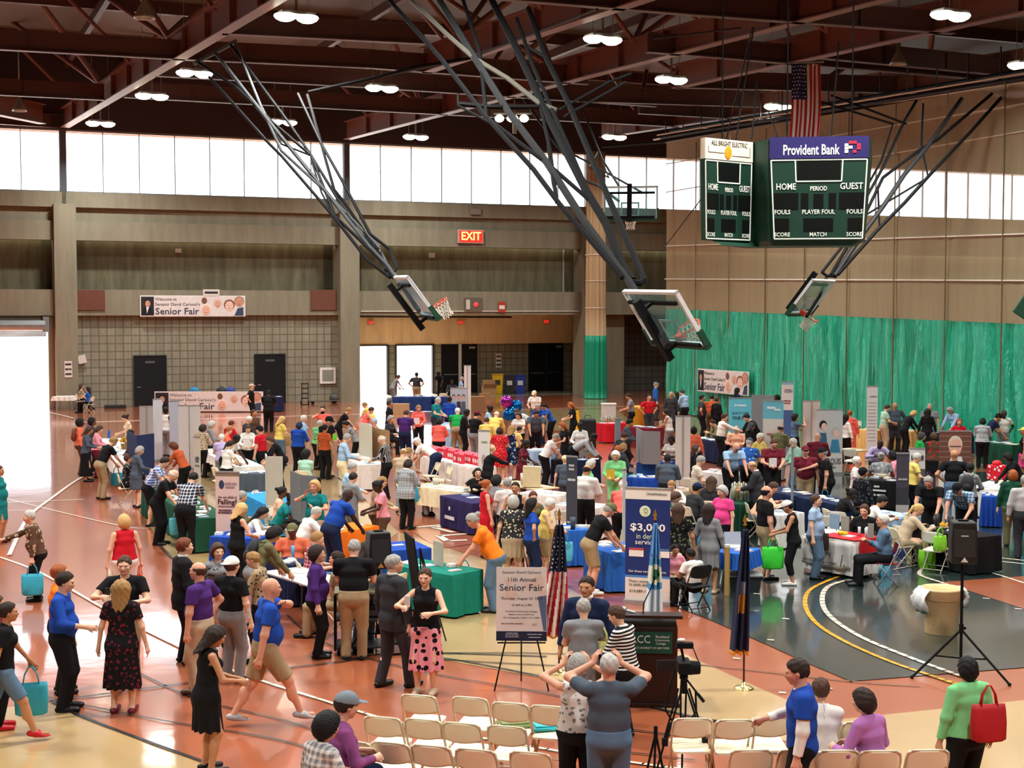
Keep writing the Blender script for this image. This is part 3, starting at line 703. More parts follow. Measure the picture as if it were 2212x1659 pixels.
goal('folded basketball goal before the tan mesh curtain, red ring facing the scoreboard', aty(1753, 641, 43), w, h, 1, [
    (Z('U3', (2140, 510), (1900, 780), (1690, 1000), (1500, 1210), (1340, 1370), (1100, 1640)), .06, BLK1),
    (Z('U3', (2020, 560), (1700, 830), (1580, 900), (1370, 1060), (1240, 1330), (1060, 1640)), .055, BLK1),
    (Z('U3', (1840, 590), (1640, 870), (1500, 1040), (1380, 1220), (1220, 1440), (1080, 1650)), .08, mat('2a2b2d', .6, 0, .2)),
    (Z('U3', (1570, 600), (1500, 720), (1370, 1000), (1270, 1180), (1120, 1480), (1010, 1620)) + [(1776, 588), (1786, 596), (1808, 596)], .05, BLK1),
    (Z('U3', (1000, 610), (1430, 740), (1360, 960), (1260, 1140)), .04, BLK1), (Z('U3', (1060, 570), (1510, 740)), .04, BLK1),
    (Z('U3', (1610, 620), (1600, 860), (1640, 1060), (1240, 1300)), .035, BLK1), (Z('U3', (1340, 1130), (1350, 1370)), .035, BLK1),
    (Z('U3', (1380, 1050), (1640, 870)), .035, BLK1), ([(1785, 600), (1770, 640), (1742, 684)], .05, BLK1)], (200, 51.5))
s_ = FPX / 47.0
w, h = board_vecs((121, 2), (-28, 62), s_, -1)
w = Vector((1.80, -.25, 0)); h = Vector((-.42, .15, 1.0))
goal('folded basketball goal highest up, seen from behind in front of the windows', aty(1361, 438, 47), w, h, -1, [
    (Z('U2', (1540, 640), (1660, 950), (1760, 1110)), .045, BLK1), (Z('U2', (1640, 900), (1580, 1000), (1700, 1060), (1640, 910)), .03, BLK1),
    (Z('U2', (1170, 560), (1360, 830), (1560, 1080), (1640, 1110), (1760, 1200)), .05, BLK1), (Z('U2', (1440, 900), (1560, 960), (1900, 1150)), .04, BLK1)], (240, 63))
# dark edge of one more backboard cut by the picture edge
g = thing('basketball_goal', 'edge of a goal padding beside the green curtain top', 'basketball goal', aty(2216, 664, 34), 0, 'goals folded up under the roof')
MB().box(-.2, .4, -.05, .05, -.25, .25, Matrix.Rotation(.6, 4, 'Y')).build('padding', PADG, g)
MB().box(-.1, 1.2, -.02, .02, .1, 1.2, Matrix.Rotation(.6, 4, 'Y')).build('backboard', BGL, g)
MB().tube((.7, .1, .8), (3.2, 4.5, 8.9), .06).build('mast', BLK1, g)

# ---------------------------------------------------------------- scoreboard
SG = mat('17382c', .45); SGL = mat('1d4436', .45); LED = mat('0e1110', .3); WL = mat('e6ebe2', .5); LEDG = mat('2b2f31', .4)
sd = 36.0
sb = thing('scoreboard', 'dark green four sided scoreboard hanging from cables, bank sign on top', 'scoreboard', aty(1700, 400, sd))
pr = aty(1768, 405, sd) - sb.location; pl = aty(1572, 405, sd + .25) - sb.location
s_ = FPX / sd
def face(ang, cx, cy, wt, wb, z0, z1, z2, ad, adm, letters=True):
    """one face: trapezoid panel wt wide at the top, wb at the bottom"""
    M = Matrix.Translation((cx, cy, 0)) @ Matrix.Rotation(ang, 4, 'Z')
    o = MB().prism([(-wb / 2, z0), (wb / 2, z0), (wt / 2, z1), (-wt / 2, z1)], -.05, .1, M).build('score_panel', SG, sb)
    a = MB().prism([(-wt / 2, z1), (wt / 2, z1), (wt / 2, z2), (-wt / 2, z2)], -.07, .1, M).build('sign_panel', adm, sb)
    fr = MB(); q = .035
    def seg(p, r_): fr.tube(M @ Vector((p[0], -.055, p[1])), M @ Vector((r_[0], -.055, r_[1])), q * .6, n=4)
    k = .97
    cs = [(-wb / 2 * k, z0 + .04), (wb / 2 * k, z0 + .04), (wt / 2 * k, z1 - .04), (-wt / 2 * k, z1 - .04)]
    for i in range(4): seg(cs[i], cs[(i + 1) % 4])
    hh = z1 - z0
    b = [(-wt * .23, z1 - .28 * hh), (wt * .23, z1 - .28 * hh), (wt * .24, z1 - .04), (-wt * .24, z1 - .04)]
    for i in range(4): seg(b[i], b[(i + 1) % 4])
    fr.build('white_frame', WL, sb)
    def rect(cx_, cz_, w_, h_): MB().box(wt * (cx_ - w_ / 2), wt * (cx_ + w_ / 2), -.062, -.05, z0 + hh * (cz_ - h_ / 2), z0 + hh * (cz_ + h_ / 2), M).build('led_window', LED, sb)
    rect(0, .85, .43, .21); rect(-.34, .48, .27, .2); rect(.34, .48, .27, .2); rect(0, .48, .1, .17); rect(-.14, .48, .075, .19); rect(.14, .48, .075, .19)
    rect(-.37, .19, .15, .16); rect(.37, .19, .15, .16); rect(0, .19, .3, .16)
    for s, x, z, w_, h_ in (('HOME', -.33, .655, .2, .08), ('GUEST', .33, .655, .23, .08), ('PERIOD', 0, .63, .17, .055), ('FOULS', -.38, .345, .16, .055),
                            ('PLAYER FOUL', 0, .345, .33, .055), ('FOULS', .38, .345, .16, .055), ('SCORE', -.38, .07, .16, .05), ('MATCH', 0, .07, .17, .05), ('SCORE', .38, .07, .16, .05)):
        p = M @ Vector((x * wt * (.96 if z < .4 else 1), -.066, z0 + hh * z))
        text(s, WL, sb, p, (math.pi / 2, 0, ang), .3, wt * w_, hh * h_, .004)
    return M
z0, z1, z2 = (405 - 518) / s_ * 1, (405 - 345) / s_, (405 - 297) / s_
z0, z1, z2 = -(518 - 400) / s_, (400 - 343) / s_, (400 - 297) / s_
M = face(R(-8), pr.x, pr.y, 2.42, 2.22, z0, z1, z2, 'b', mat('2a2560', .5))
text('Provident Bank', WL, sb, M @ Vector((-.2, -.08, z1 + .2)), (math.pi / 2, 0, R(-8)), .3, 1.38, .26, .006)
lg = MB()
for i, (x, z) in enumerate([(0, 0), (0, .1), (0, .2), (.1, .13)]): lg.box(x + .62, x + .71, -.085, -.07, z1 + .12 + z * .8, z1 + .19 + z * .8, M)
lg.build('logo', WL, sb)
lg = MB()
for i, (x, z) in enumerate([(.1, .28), (.2, .28), (.3, .2), (.3, .1), (.2, 0)]): lg.box(x + .62, x + .71, -.085, -.07, z1 + .12 + z * .8, z1 + .19 + z * .8, M)
lg.build('logo', mat('c82c40', .5), sb)
M2 = face(R(38), pl.x, pl.y + .1, 1.72, 1.62, z0, z1 - .02, z2 - .04, 'a', mat('f2ecd2', .5))
text('ALL BRIGHT ELECTRIC', mat('5a564c', .6), sb, M2 @ Vector((0, -.08, z1 + .38)), (math.pi / 2, 0, R(38)), .2, 1.3, .12)
MB().ball((-.05, -.08, z1 + .17), (.13, .02, .17), M=M2).build('bulb_logo', mat('f0a020', .5), sb)
ln = MB()
for a, b_ in (((-.75, .3), (-.75, .15)), ((-.75, .15), (-.2, .15)), ((.1, .1), (.75, .1)), ((.75, .1), (.75, .35))): ln.tube(M2 @ Vector((a[0], -.075, z1 + a[1])), M2 @ Vector((b_[0], -.075, z1 + b_[1])), .008, n=4)
ln.build('sign_line', mat('5a564c', .6), sb)
# body joining the faces
q = [M2 @ Vector((-.86, 0, 0)), M2 @ Vector((.86, 0, 0)), M @ Vector((-1.2, 0, 0)), M @ Vector((1.2, 0, 0))]
bk = [q[0] + Vector((1.1, 2.4, 0)), q[3] + Vector((.3, 1.6, 0))]
poly = [q[0] + Vector((.06, .1, 0)), q[1] + Vector((.02, .1, 0)), q[2] + Vector((-.02, .1, 0)), q[3] + Vector((0, .1, 0)), q[3] + Vector((.25, .6, 0)), bk[1], bk[0]]
n = len(poly); vs = []; cx = sum(p.x for p in poly) / n; cy = sum(p.y for p in poly) / n
for z, k in ((z0 - .12, .8), (z0, .92), (z1, 1.0), (z2 - .03, 1.0)): vs += [(cx + (p.x - cx) * k, cy + (p.y - cy) * k, z) for p in poly]
fs = [(j * n + i, j * n + (i + 1) % n, (j + 1) * n + (i + 1) % n, (j + 1) * n + i) for j in range(3) for i in range(n)] + [tuple(range(n)), tuple(range(3 * n, 4 * n))]
MB().add(vs, fs).build('cabinet', SGL, sb)
cb = MB()
for a, b_ in (((1590, 300), (1628, 60)), ((1624, 300), (1636, 170)), ((1795, 297), (1812, 90)), ((1680, 296), (1660, 240))):
    cb.tube(aty(*a, sd + .8) - sb.location, aty(*b_, sd + 4.5) - sb.location, .02, n=5)
for u in (1560, 1700, 1840):
    p = aty(u, 300, sd + 1.5) - sb.location; cb.tube(p, Vector((p.x, p.y, 14.6 - sb.location.z)), .02, n=5)
cb.build('hanging_cable', BLK1, sb)
# long diagonal cord crossing in front
P = [aty(1437, 532, 60), aty(1530, 410, 50), aty(1560, 340, 46), aty(1625, 60, 40)]
tag(MB().path(P, .02, 5).build('hoist_cord', BLK1), 'thin black hoist cord slanting past the scoreboard to the roof', 'cord')

# ---------------------------------------------------------------- flags
RED, BLU, WH = mat('b3202e', .8), mat('222a55', .8), mat('e9e4da', .8)
def flag_cloth(name, parent, w, h, nx, ny, matfn, wave, mats, M=None):
    """pleated cloth grid with a material per cell"""
    vs = []; fs = []; mi = []
    for j in range(ny + 1):
        for i in range(nx + 1):
            vs.append(wave(i / nx, j / ny))
    for j in range(ny):
        for i in range(nx):
            a = j * (nx + 1) + i; fs.append((a, a + 1, a + nx + 2, a + nx + 1)); mi.append(matfn((i + .5) / nx, (j + .5) / ny))
    me = bpy.data.meshes.new(name); me.from_pydata(vs, [], fs)
    for m in mats: me.materials.append(m)
    me.polygons.foreach_set('material_index', mi); me.polygons.foreach_set('use_smooth', [True] * len(fs))
    o = bpy.data.objects.new(name, me); C.objects.link(o); o.parent = parent
    s = o.modifiers.new('thickness', 'SOLIDIFY'); s.thickness = .006
    return o
fd = 44.0
tl = aty(1710, 138, fd); brp = aty(1766, 300, fd)
fg = thing('hanging_flag', 'stars and stripes flag hung vertically from the roof behind the scoreboard', 'flag', tl)
FW = aty(1772, 138, fd).x - tl.x; FH = tl.z - aty(1700, 330, fd).z
def wv_(a, b): return (a * FW + .05 * math.sin(b * 5) * b, .06 * math.sin(a * 16 + b * 3), -b * FH)
def mf(a, b):
    if a < .54 and b < .4: return 1
    return 0 if int(a * 13) % 2 == 0 else 2
flag_cloth('flag_cloth', fg, FW, FH, 78, 30, mf, wv_, (RED, BLU, WH))
st = MB()
for j in range(9):
    for i in range(6 if j % 2 == 0 else 5):
        x = (.05 + (i + (.5 if j % 2 else 0)) * .088) * FW; z = -(.03 + j * .042) * FH
        y = .06 * math.sin(x / FW * 16 + (-z / FH) * 3) - .012
        st.add([(x + .035 * (1 if k % 2 == 0 else .4) * math.sin(k * math.pi / 5), y, z + .035 * (1 if k % 2 == 0 else .4) * math.cos(k * math.pi / 5)) for k in range(10)] , [tuple(range(10))])
st.build('star', WH, fg)['kind'] = 'stuff'
MB().tube((-.1, 0, .03), (FW + .1, 0, .06), .03).build('flag_pole', mat('8a8a88', .5), fg)

# ---------------------------------------------------------------- signs on the wall
def wsign(name, u0, v0, u1, v1, ly, m, label, cat, depth=.06):
    a, z1_ = wp(u0, v0, ly); b_, z0_ = wp(u1, v1, ly)
    p = wall_pt((a + b_) / 2, ly, (z0_ + z1_) / 2)
    g = thing(name, label, cat, p, WANG); w_, h_ = b_ - a, z1_ - z0_
    MB().box(-w_ / 2, w_ / 2, -depth, 0, -h_ / 2, h_ / 2).build('board', m, g)
    return g, w_, h_
g, w_, h_ = wsign('exit_sign', 988, 496, 1042, 526, -.32, mat('c0c0bc', .4), 'lit red EXIT sign high on the concrete beam', 'sign', .16)
MB().box(-w_ / 2 + .05, w_ / 2 - .05, -.18, -.165, -h_ / 2 + .05, h_ / 2 - .05).build('sign_face', emat('e8281c', 1.0, 'exit_red'), g)
text('EXIT', emat('ffd070', 2.2, 'exit_letters'), g, (0, -.19, 0), size=.6, width=w_ * .78, height=h_ * .62, bold=.01)
for i, (u, v) in enumerate([(801, 697), (994, 697), (1179, 695)]):
    g, w_, h_ = wsign('exit_sign', u - 7, v - 5, u + 7, v + 5, RB - .03, mat('d8b0a0', .5), ['small red exit sign over the open doorway by the middle pillar', 'small red exit sign over the closed doors beside the cartons', 'small red exit sign over the doors next to the gathered curtain'][i], 'sign', .1)
    text('EXIT', emat('e02818', 1.2, 'exit_small'), g, (0, -.11, 0), size=.3, width=w_ * .75, height=h_ * .6, bold=.01)
SK = [mat(c, .7) for c in ('7a5644', 'e3b3a0', 'd9a893', 'c9957f', 'e9c4b4')]; HRW = mat('efe6dc', .8)
NAVT = mat('4a4654', .7)
def faces_art(g, x0, w_, h_, y):
    """a generic group of smiling heads printed on a banner"""
    for k, (fx, fz, r, mi, hair) in enumerate([(.06, .28, .17, 0, None), (.10, -.22, .26, 1, 'efe2d6'), (.38, .12, .2, 2, 'd9c8bc'), (.66, .0, .26, 4, '8a5a44'), (.9, .2, .24, 3, 'b08a78')]):
        cx, cz_ = x0 + w_ * fx, h_ * fz; r = r * h_
        if hair: MB().ball((cx, y, cz_ + r * .25), (r * 1.12, .004, r * 1.1), 14).build('portrait_hair', mat(hair, .8), g)
        MB().ball((cx, y - .004, cz_), (r * .85, .006, r), 14).build('portrait_face', SK[mi], g)
        dk = MB(); dk.ball((cx - r * .3, y - .01, cz_ + r * .15), (r * .1, .003, r * .06), 8).ball((cx + r * .3, y - .01, cz_ + r * .15), (r * .1, .003, r * .06), 8).ball((cx, y - .01, cz_ - r * .45), (r * .28, .003, r * .07), 8)
        dk.build('portrait_features', mat('8c4a42', .8), g)
    MB().prism([(x0 + w_ * .78, -h_ / 2), (x0 + w_, -h_ / 2), (x0 + w_, -h_ * .05), (x0 + w_ * .86, -h_ * .12)], y - .002, y + .002).build('portrait_shirt', mat('3a4a66', .7), g)
def portrait(g, x0, w_, h_, y):
    MB().box(x0, x0 + w_, y, y + .004, -h_ / 2, h_ / 2).build('portrait_backdrop', mat('2c2a30', .7), g)
    MB().prism([(x0 + .02, -h_ / 2), (x0 + w_ * .98, -h_ / 2), (x0 + w_ * .8, -h_ * .1), (x0 + w_ * .5, -.02 * h_), (x0 + w_ * .2, -h_ * .12)], y - .006, y - .002).build('portrait_suit', mat('15161c', .7), g)
    MB().prism([(x0 + w_ * .45, -h_ * .4), (x0 + w_ * .62, -h_ * .05), (x0 + w_ * .4, -h_ * .05)], y - .01, y - .006).build('portrait_collar', WHT, g)
    MB().ball((x0 + w_ * .5, y - .008, h_ * .2), (w_ * .24, .004, h_ * .2), 14).build('portrait_hair', mat('1a1614', .7), g)
    MB().ball((x0 + w_ * .52, y - .012, h_ * .12), (w_ * .2, .004, h_ * .18), 14).build('portrait_face', SK[3], g)
def fair_banner(g, w_, h_, y=-.03, full=True):
    MB().box(-w_ / 2 + .03, w_ / 2 - .03, y, y + .01, -h_ / 2 + .03, h_ / 2 - .03).build('printed_face', mat('e0dad8', .6), g)
    portrait(g, -w_ / 2 + .05, w_ * .12, h_ * .88, y - .006)
    for s, x, z, ww, hh in (('Welcome to', -.36, .32, .2, .14), ("Senator David Carlucci's", -.36, .08, .42, .14), ('Senior Fair', -.36, -.26, .41, .32)):
        text(s, NAVT, g, (x * w_, y - .01, z * h_), size=.3, width=ww * w_, height=hh * h_, bold=.004 if hh > .2 else 0, align='LEFT')
    faces_art(g, w_ * .08, w_ * .4, h_ * .92, y - .008)
g, w_, h_ = wsign('wall_banner', 302, 638, 530, 683.5, -.3, mat('f0ecea', .6), 'wide Senior Fair welcome banner mounted on the block wall ledge', 'banner', .02)
fair_banner(g, w_, h_)
a_, b_ = aty(1508, 795, 69), aty(1618, 808, 66)
# the copy hung on the green curtain
bx = thing('curtain_banner', 'Senior Fair welcome banner hung on the green curtain', 'banner', CA + cd * 4.5 + Vector((0, 0, 0)), ca, None)
pa, pb = ray(1508, 815), ray(1618, 825)
def on_curtain(u, v, off=-.25):
    d = ray(u, v); nrm = Vector((-cd.y, cd.x, 0)); o = Vector((0, 0, CAMH)) - CA - nrm * off
    t_ = -o.dot(nrm) / d.dot(nrm); return Vector((0, 0, CAMH)) + d * t_
a_, b_ = on_curtain(1508, 818), on_curtain(1618, 832); h1 = on_curtain(1508, 794).z - on_curtain(1508, 843).z
bx.location = (a_ + b_) / 2; bw = (b_ - a_).length
MB().box(-bw / 2, bw / 2, -.02, 0, -h1 / 2, h1 / 2).build('board', mat('f0ecea', .6), bx)
fair_banner(bx, bw, h1)
def smallsign(name, u0, v0, u1, v1, c, label, cat, ly=-.3, txt=None, d=.05, tc_='35363b'):
    g, w_, h_ = wsign(name, u0, v0, u1, v1, ly, mat(c, .6), label, cat, d)
    if txt:
        for k, s in enumerate(txt): text(s, mat(tc_, .7), g, (0, -d - .005, h_ * (.3 - .6 * k / max(1, len(txt) - 1)) if len(txt) > 1 else 0), size=.2, width=w_ * .8, height=h_ * .5 / len(txt))
    return g
smallsign('ledge_sign', 438, 625, 474, 639, 'd6d4cc', 'white sign peeking above the Senior Fair banner', 'sign', -.29, ['~7'])
for (u0, u1, l) in ((166, 227, 'rust brown louvre panel beside the pillar, roller door end'), (671, 727, 'rust brown louvre panel beside the middle pillar')):
    wsign('louvre_panel', u0, 626, u1, 669.5, -.27, mat('6a4234', .7), l, 'vent', .06)
smallsign('fire_hose_sign', 1076, 652, 1091, 675, 'b8402e', 'red framed fire extinguisher sign on the concrete ledge', 'sign', -.28, ['~1'], .06, 'e8e4da')
g, w_, h_ = wsign('alarm_panel', 1003, 643, 1040, 673, -.28, mat('6a6256', .6), 'alarm strobe panel with a red light on the ledge', 'panel', .06)
MB().box(-w_ * .42, -w_ * .2, -.1, -.06, -h_ * .35, h_ * .35).build('strobe', mat('cfc9bc', .5), g); MB().ball((w_ * .15, -.08, 0), (.14, .05, .14)).build('alarm_light', emat('e03838', 1.2, 'alarm_red'), g, smooth=True)
smallsign('speaker_box', 1015, 451, 1037, 464, '8a8478', 'small white speaker box above the EXIT sign', 'speaker', -.36, None, .15)
smallsign('wall_box', 378, 537, 391, 546, 'c9c7ba', 'small pale junction box in the dark recess above the banner', 'box', .85, None, .12)
smallsign('wall_box', 926, 546, 938, 557, 'c9c7ba', 'small pale junction box in the recess below the EXIT sign', 'box', .85, None, .12)
g, w_, h_ = wsign('display_case', 690, 794, 724, 828, .04, mat('e6e4de', .5), 'white framed square display case on the block wall', 'display case', .12)
MB().box(-w_ / 2 + .13, w_ / 2 - .13, -.13, -.115, -h_ / 2 + .13, h_ / 2 - .13).build('glass_front', mat('8c8c86', .2), g)
smallsign('notice', 139, 780, 156, 815, 'dcd8d4', 'white posted notice with lines of print on the first pillar', 'notice', -.66, ['~5', '~4 3', '~6'], .02)
smallsign('notice', 1071, 764, 1083, 794, 'dedad2', 'tall white notice on the wall between the black double doors', 'notice', RB - .02, ['~5', '~4 3', '~6'], .02)
g, w_, h_ = wsign('wall_sign', 168, 767, 186, 785, -.1, mat('d9d2cc', .6), 'tilted white sign with faint lettering leaning by the first pillar', 'sign', .03); g.rotation_euler.y = R(-14)
struct(wbuild(MB().tube(( -9.3, -.3, 5.05), (4.2, -.3, 5.05), .03, n=5), 'trim_pipe', mat('e0dcd0', .5))); struct(wbuild(MB().tube((-9.3, RB - .3, 4.75), (2, RB - .3, 4.68), .06), 'trim_pipe', mat('2a2622', .5)))
struct(wbuild(MB().tube((wp(1217, 540, .8)[0], .8, 6.2), (wp(1217, 540, .8)[0], .8, 8.8), .06), 'trim_conduit', mat('9a988c', .5)))
# ---------------------------------------------------------------- figures: one smooth surface grown from a signed distance field
def surf_nets(F, org, h):
    ins = F < 0; nx, ny, nz = F.shape
    cs = [(i, j, k) for i in (0, 1) for j in (0, 1) for k in (0, 1)]
    def sl(A, c): return A[c[0]:nx - 1 + c[0], c[1]:ny - 1 + c[1], c[2]:nz - 1 + c[2]]
    cnt = sum(sl(ins, c).astype(np.int8) for c in cs); act = (cnt > 0) & (cnt < 8)
    I = np.argwhere(act); idx = -np.ones(act.shape, np.int64); idx[act] = np.arange(len(I))
    acc = np.zeros((len(I), 3)); num = np.zeros(len(I))
    v = {c: F[I[:, 0] + c[0], I[:, 1] + c[1], I[:, 2] + c[2]] for c in cs}
    for a in cs:
        for ax in range(3):
            if a[ax]: continue
            b = list(a); b[ax] = 1; b = tuple(b); fa, fb = v[a], v[b]; m = (fa < 0) != (fb < 0)
            t = np.where(m, fa / np.where(m, fa - fb, 1), 0)
            p = np.tile(np.array(a, float), (len(I), 1)); p[:, ax] += t; acc += p * m[:, None]; num += m
    V = (I + acc / np.maximum(num, 1)[:, None]) * h + org
    Q = []
    for ax in range(3):
        o1, o2 = [(1, 2), (2, 0), (0, 1)][ax]
        lo = [slice(None)] * 3; hi = [slice(None)] * 3; lo[ax] = slice(0, -1); hi[ax] = slice(1, None)
        A, B = ins[tuple(lo)], ins[tuple(hi)]; E = np.argwhere(A != B); E = E[(E[:, o1] > 0) & (E[:, o2] > 0) & (E[:, o1] < F.shape[o1] - 1) & (E[:, o2] < F.shape[o2] - 1)]
        sgn = A[E[:, 0], E[:, 1], E[:, 2]]
        q = []
        for d1, d2 in ((-1, -1), (0, -1), (0, 0), (-1, 0)):
            e = E.copy(); e[:, o1] += d1; e[:, o2] += d2; q.append(idx[e[:, 0], e[:, 1], e[:, 2]])
        q = np.stack(q, 1); q[~sgn] = q[~sgn][:, ::-1]; Q.append(q)
    return V, np.concatenate(Q)
def npv(p): return np.array(p, float)
class Field:
    """capsules and ellipsoids blended together; clips cut the whole"""
    def __init__(s): s.p = []; s.clips = []; s.k = .03
    def cap(s, a, b, ra, rb=None, ax=1.0, R_=None, clip=None, k=None, ends=1):
        s.p.append(('c', npv(a), npv(b), ra, ra if rb is None else rb, ax, None if R_ is None else npv(R_), clip, k or s.k)); return s
    def ell(s, c, r, fr=None, clip=None, k=None):
        s.p.append(('e', npv(c), npv(r), fr if fr is not None else np.eye(3), clip, k or s.k)); return s
    def mesh(s, name, h, fn=None):
        lo, hi = [], []
        for q in s.p:
            if q[0] == 'c':
                m = max(q[3], q[4]) * max(q[5], 1) + .01; lo.append(np.minimum(q[1], q[2]) - m); hi.append(np.maximum(q[1], q[2]) + m)
            else: m = q[2].max() + .01; lo.append(q[1] - m); hi.append(q[1] + m)
        L = np.min(lo, 0) - 2.5 * h; Hh = np.max(hi, 0) + 2.5 * h; n = np.ceil((Hh - L) / h).astype(int) + 1
        F = np.full(n, 1.0, np.float32); g = [L[i] + h * np.arange(n[i]) for i in range(3)]
        for j, q in enumerate(s.p):
            k = q[-1]; m = k + 2.5 * h
            i0 = np.maximum(0, np.floor((lo[j] - m - L) / h).astype(int)); i1 = np.minimum(n, np.ceil((hi[j] + m - L) / h).astype(int) + 1)
            X = g[0][i0[0]:i1[0], None, None]; Y = g[1][None, i0[1]:i1[1], None]; Zz = g[2][None, None, i0[2]:i1[2]]
            if q[0] == 'c':
                _, a, b, ra, rb, ax, R_, clip, _k = q; d = b - a; L2 = max(d @ d, 1e-9)
                t = np.clip(((X - a[0]) * d[0] + (Y - a[1]) * d[1] + (Zz - a[2]) * d[2]) / L2, 0, 1)
                ex, ey, ez = X - a[0] - t * d[0], Y - a[1] - t * d[1], Zz - a[2] - t * d[2]
                l2 = ex * ex + ey * ey + ez * ez
                if ax != 1.0: qx = ex * R_[0] + ey * R_[1] + ez * R_[2]; l2 = np.maximum(l2 - qx * qx, 0) + (qx / ax) ** 2
                D = np.sqrt(l2) - (ra + (rb - ra) * t)
            else:
                _, c, r, fr, clip, _k = q; ex, ey, ez = X - c[0], Y - c[1], Zz - c[2]; tot = 0
                for m_ in range(3): tot = tot + ((ex * fr[m_][0] + ey * fr[m_][1] + ez * fr[m_][2]) / r[m_]) ** 2
                D = (np.sqrt(tot) - 1) * float(np.min(r))
            if clip is not None:
                for (cp, cnn) in clip: D = np.maximum(D, (X - cp[0]) * cnn[0] + (Y - cp[1]) * cnn[1] + (Zz - cp[2]) * cnn[2])
            S_ = F[i0[0]:i1[0], i0[1]:i1[1], i0[2]:i1[2]]
            hh = np.clip(.5 + .5 * (S_ - D) / k, 0, 1); F[i0[0]:i1[0], i0[1]:i1[1], i0[2]:i1[2]] = S_ * (1 - hh) + D * hh - k * hh * (1 - hh)
        X, Y, Zz = g[0][:, None, None], g[1][None, :, None], g[2][None, None, :]
        for cp, cnn in s.clips: F = np.maximum(F, (X - cp[0]) * cnn[0] + (Y - cp[1]) * cnn[1] + (Zz - cp[2]) * cnn[2])
        if fn is not None: F = fn(F, X, Y, Zz)
        F[0] = F[-1] = 1; F[:, 0] = F[:, -1] = 1; F[:, :, 0] = F[:, :, -1] = 1
        V, Q = surf_nets(F, L, h)
        me = bpy.data.meshes.new(name)
        me.vertices.add(len(V)); me.vertices.foreach_set('co', V.ravel().astype(np.float32)); me.loops.add(Q.size); me.loops.foreach_set('vertex_index', Q.ravel().astype(np.int32))
        me.polygons.add(len(Q)); me.polygons.foreach_set('loop_start', np.arange(0, Q.size, 4, dtype=np.int32)); me.update(calc_edges=True)
        me.polygons.foreach_set('use_smooth', np.ones(len(Q), bool)); me.validate()
        return me
def unit(v): v = npv(v); return v / max(np.linalg.norm(v), 1e-9)
def ik(a, b, l1, l2, hint):
    d = b - a; L = np.linalg.norm(d); Lm = (l1 + l2) * .995
    if L > Lm: b = a + d / L * Lm; d = b - a; L = Lm
    L = max(L, abs(l1 - l2) + .02); x = (l1 * l1 - l2 * l2 + L * L) / (2 * L); y = math.sqrt(max(l1 * l1 - x * x, 0)); u = d / max(np.linalg.norm(d), 1e-9)
    hN = npv(hint) - u * (npv(hint) @ u); hN = unit(hN); return a + u * x + hN * y, b
POSES = {
 'st': dict(w=((.30, .04, .80), (-.30, .04, .80))),
 'tl': dict(lean=24, w=((.2, .52, .86), (-.2, .50, .88)), head=(0, 28)),
 'bd': dict(lean=52, w=((.16, .74, .72), (-.2, .66, .76)), head=(0, 20)),
 'ho': dict(lean=4, w=((.14, .32, 1.08), (-.10, .34, 1.06)), head=(0, 24)),
 'cr': dict(w=((-.12, .25, 1.17), (.12, .22, 1.13))),
 'hi': dict(w=((.2, -.02, 1.0), (-.29, .03, .82)), eh=((1, -.4, 0), (-1, -.3, 0))),
 'h2': dict(w=((.19, .0, 1.0), (-.19, .0, 1.0)), eh=((1, -.4, 0), (-1, -.4, 0))),
 'wk': dict(w=((.25, -.12, .84), (-.26, .3, .92)), a=((.09, .34, .085), (-.09, -.34, .12)), lean=4),
 'wc': dict(w=((.27, -.12, .84), (-.04, .2, 1.44)), a=((.09, .38, .085), (-.07, -.34, .12)), lean=4, eh=((1, -.5, 0), (-1, .2, -.3))),
 'ph': dict(w=((.04, .3, 1.5), (-.1, .28, 1.2)), eh=((1, 0, -.6), (-1, -.2, -.5))),
 'p2': dict(w=((.13, .26, 1.6), (-.13, .26, 1.6)), eh=((1.2, .2, -.5), (-1.2, .2, -.5))),
 'pt': dict(lean=8, w=((.1, .55, 1.2), (-.27, .08, .86)), head=(0, 8)),
 'ge': dict(w=((.2, .36, 1.28), (-.14, .34, 1.2)), head=(0, 5)),
 'ha': dict(w=((.2, .3, 1.1), (-.28, .05, .82)), head=(0, 12)),
 'si': dict(sit=1, lean=6, w=((.14, .3, .72), (-.14, .3, .72)), head=(0, 10)),
 'sl': dict(sit=1, lean=24, w=((.2, .5, .8), (-.16, .48, .8)), head=(0, 22)),
 'sc': dict(sit=1, lean=2, w=((-.06, .28, .84), (.06, .27, .82)), head=(0, 0)),
 'sw': dict(a=((.15, .13, .085), (-.12, -.1, .085)), w=((.30, .02, .80), (-.30, .06, .82)), head=(28, 0)),
}
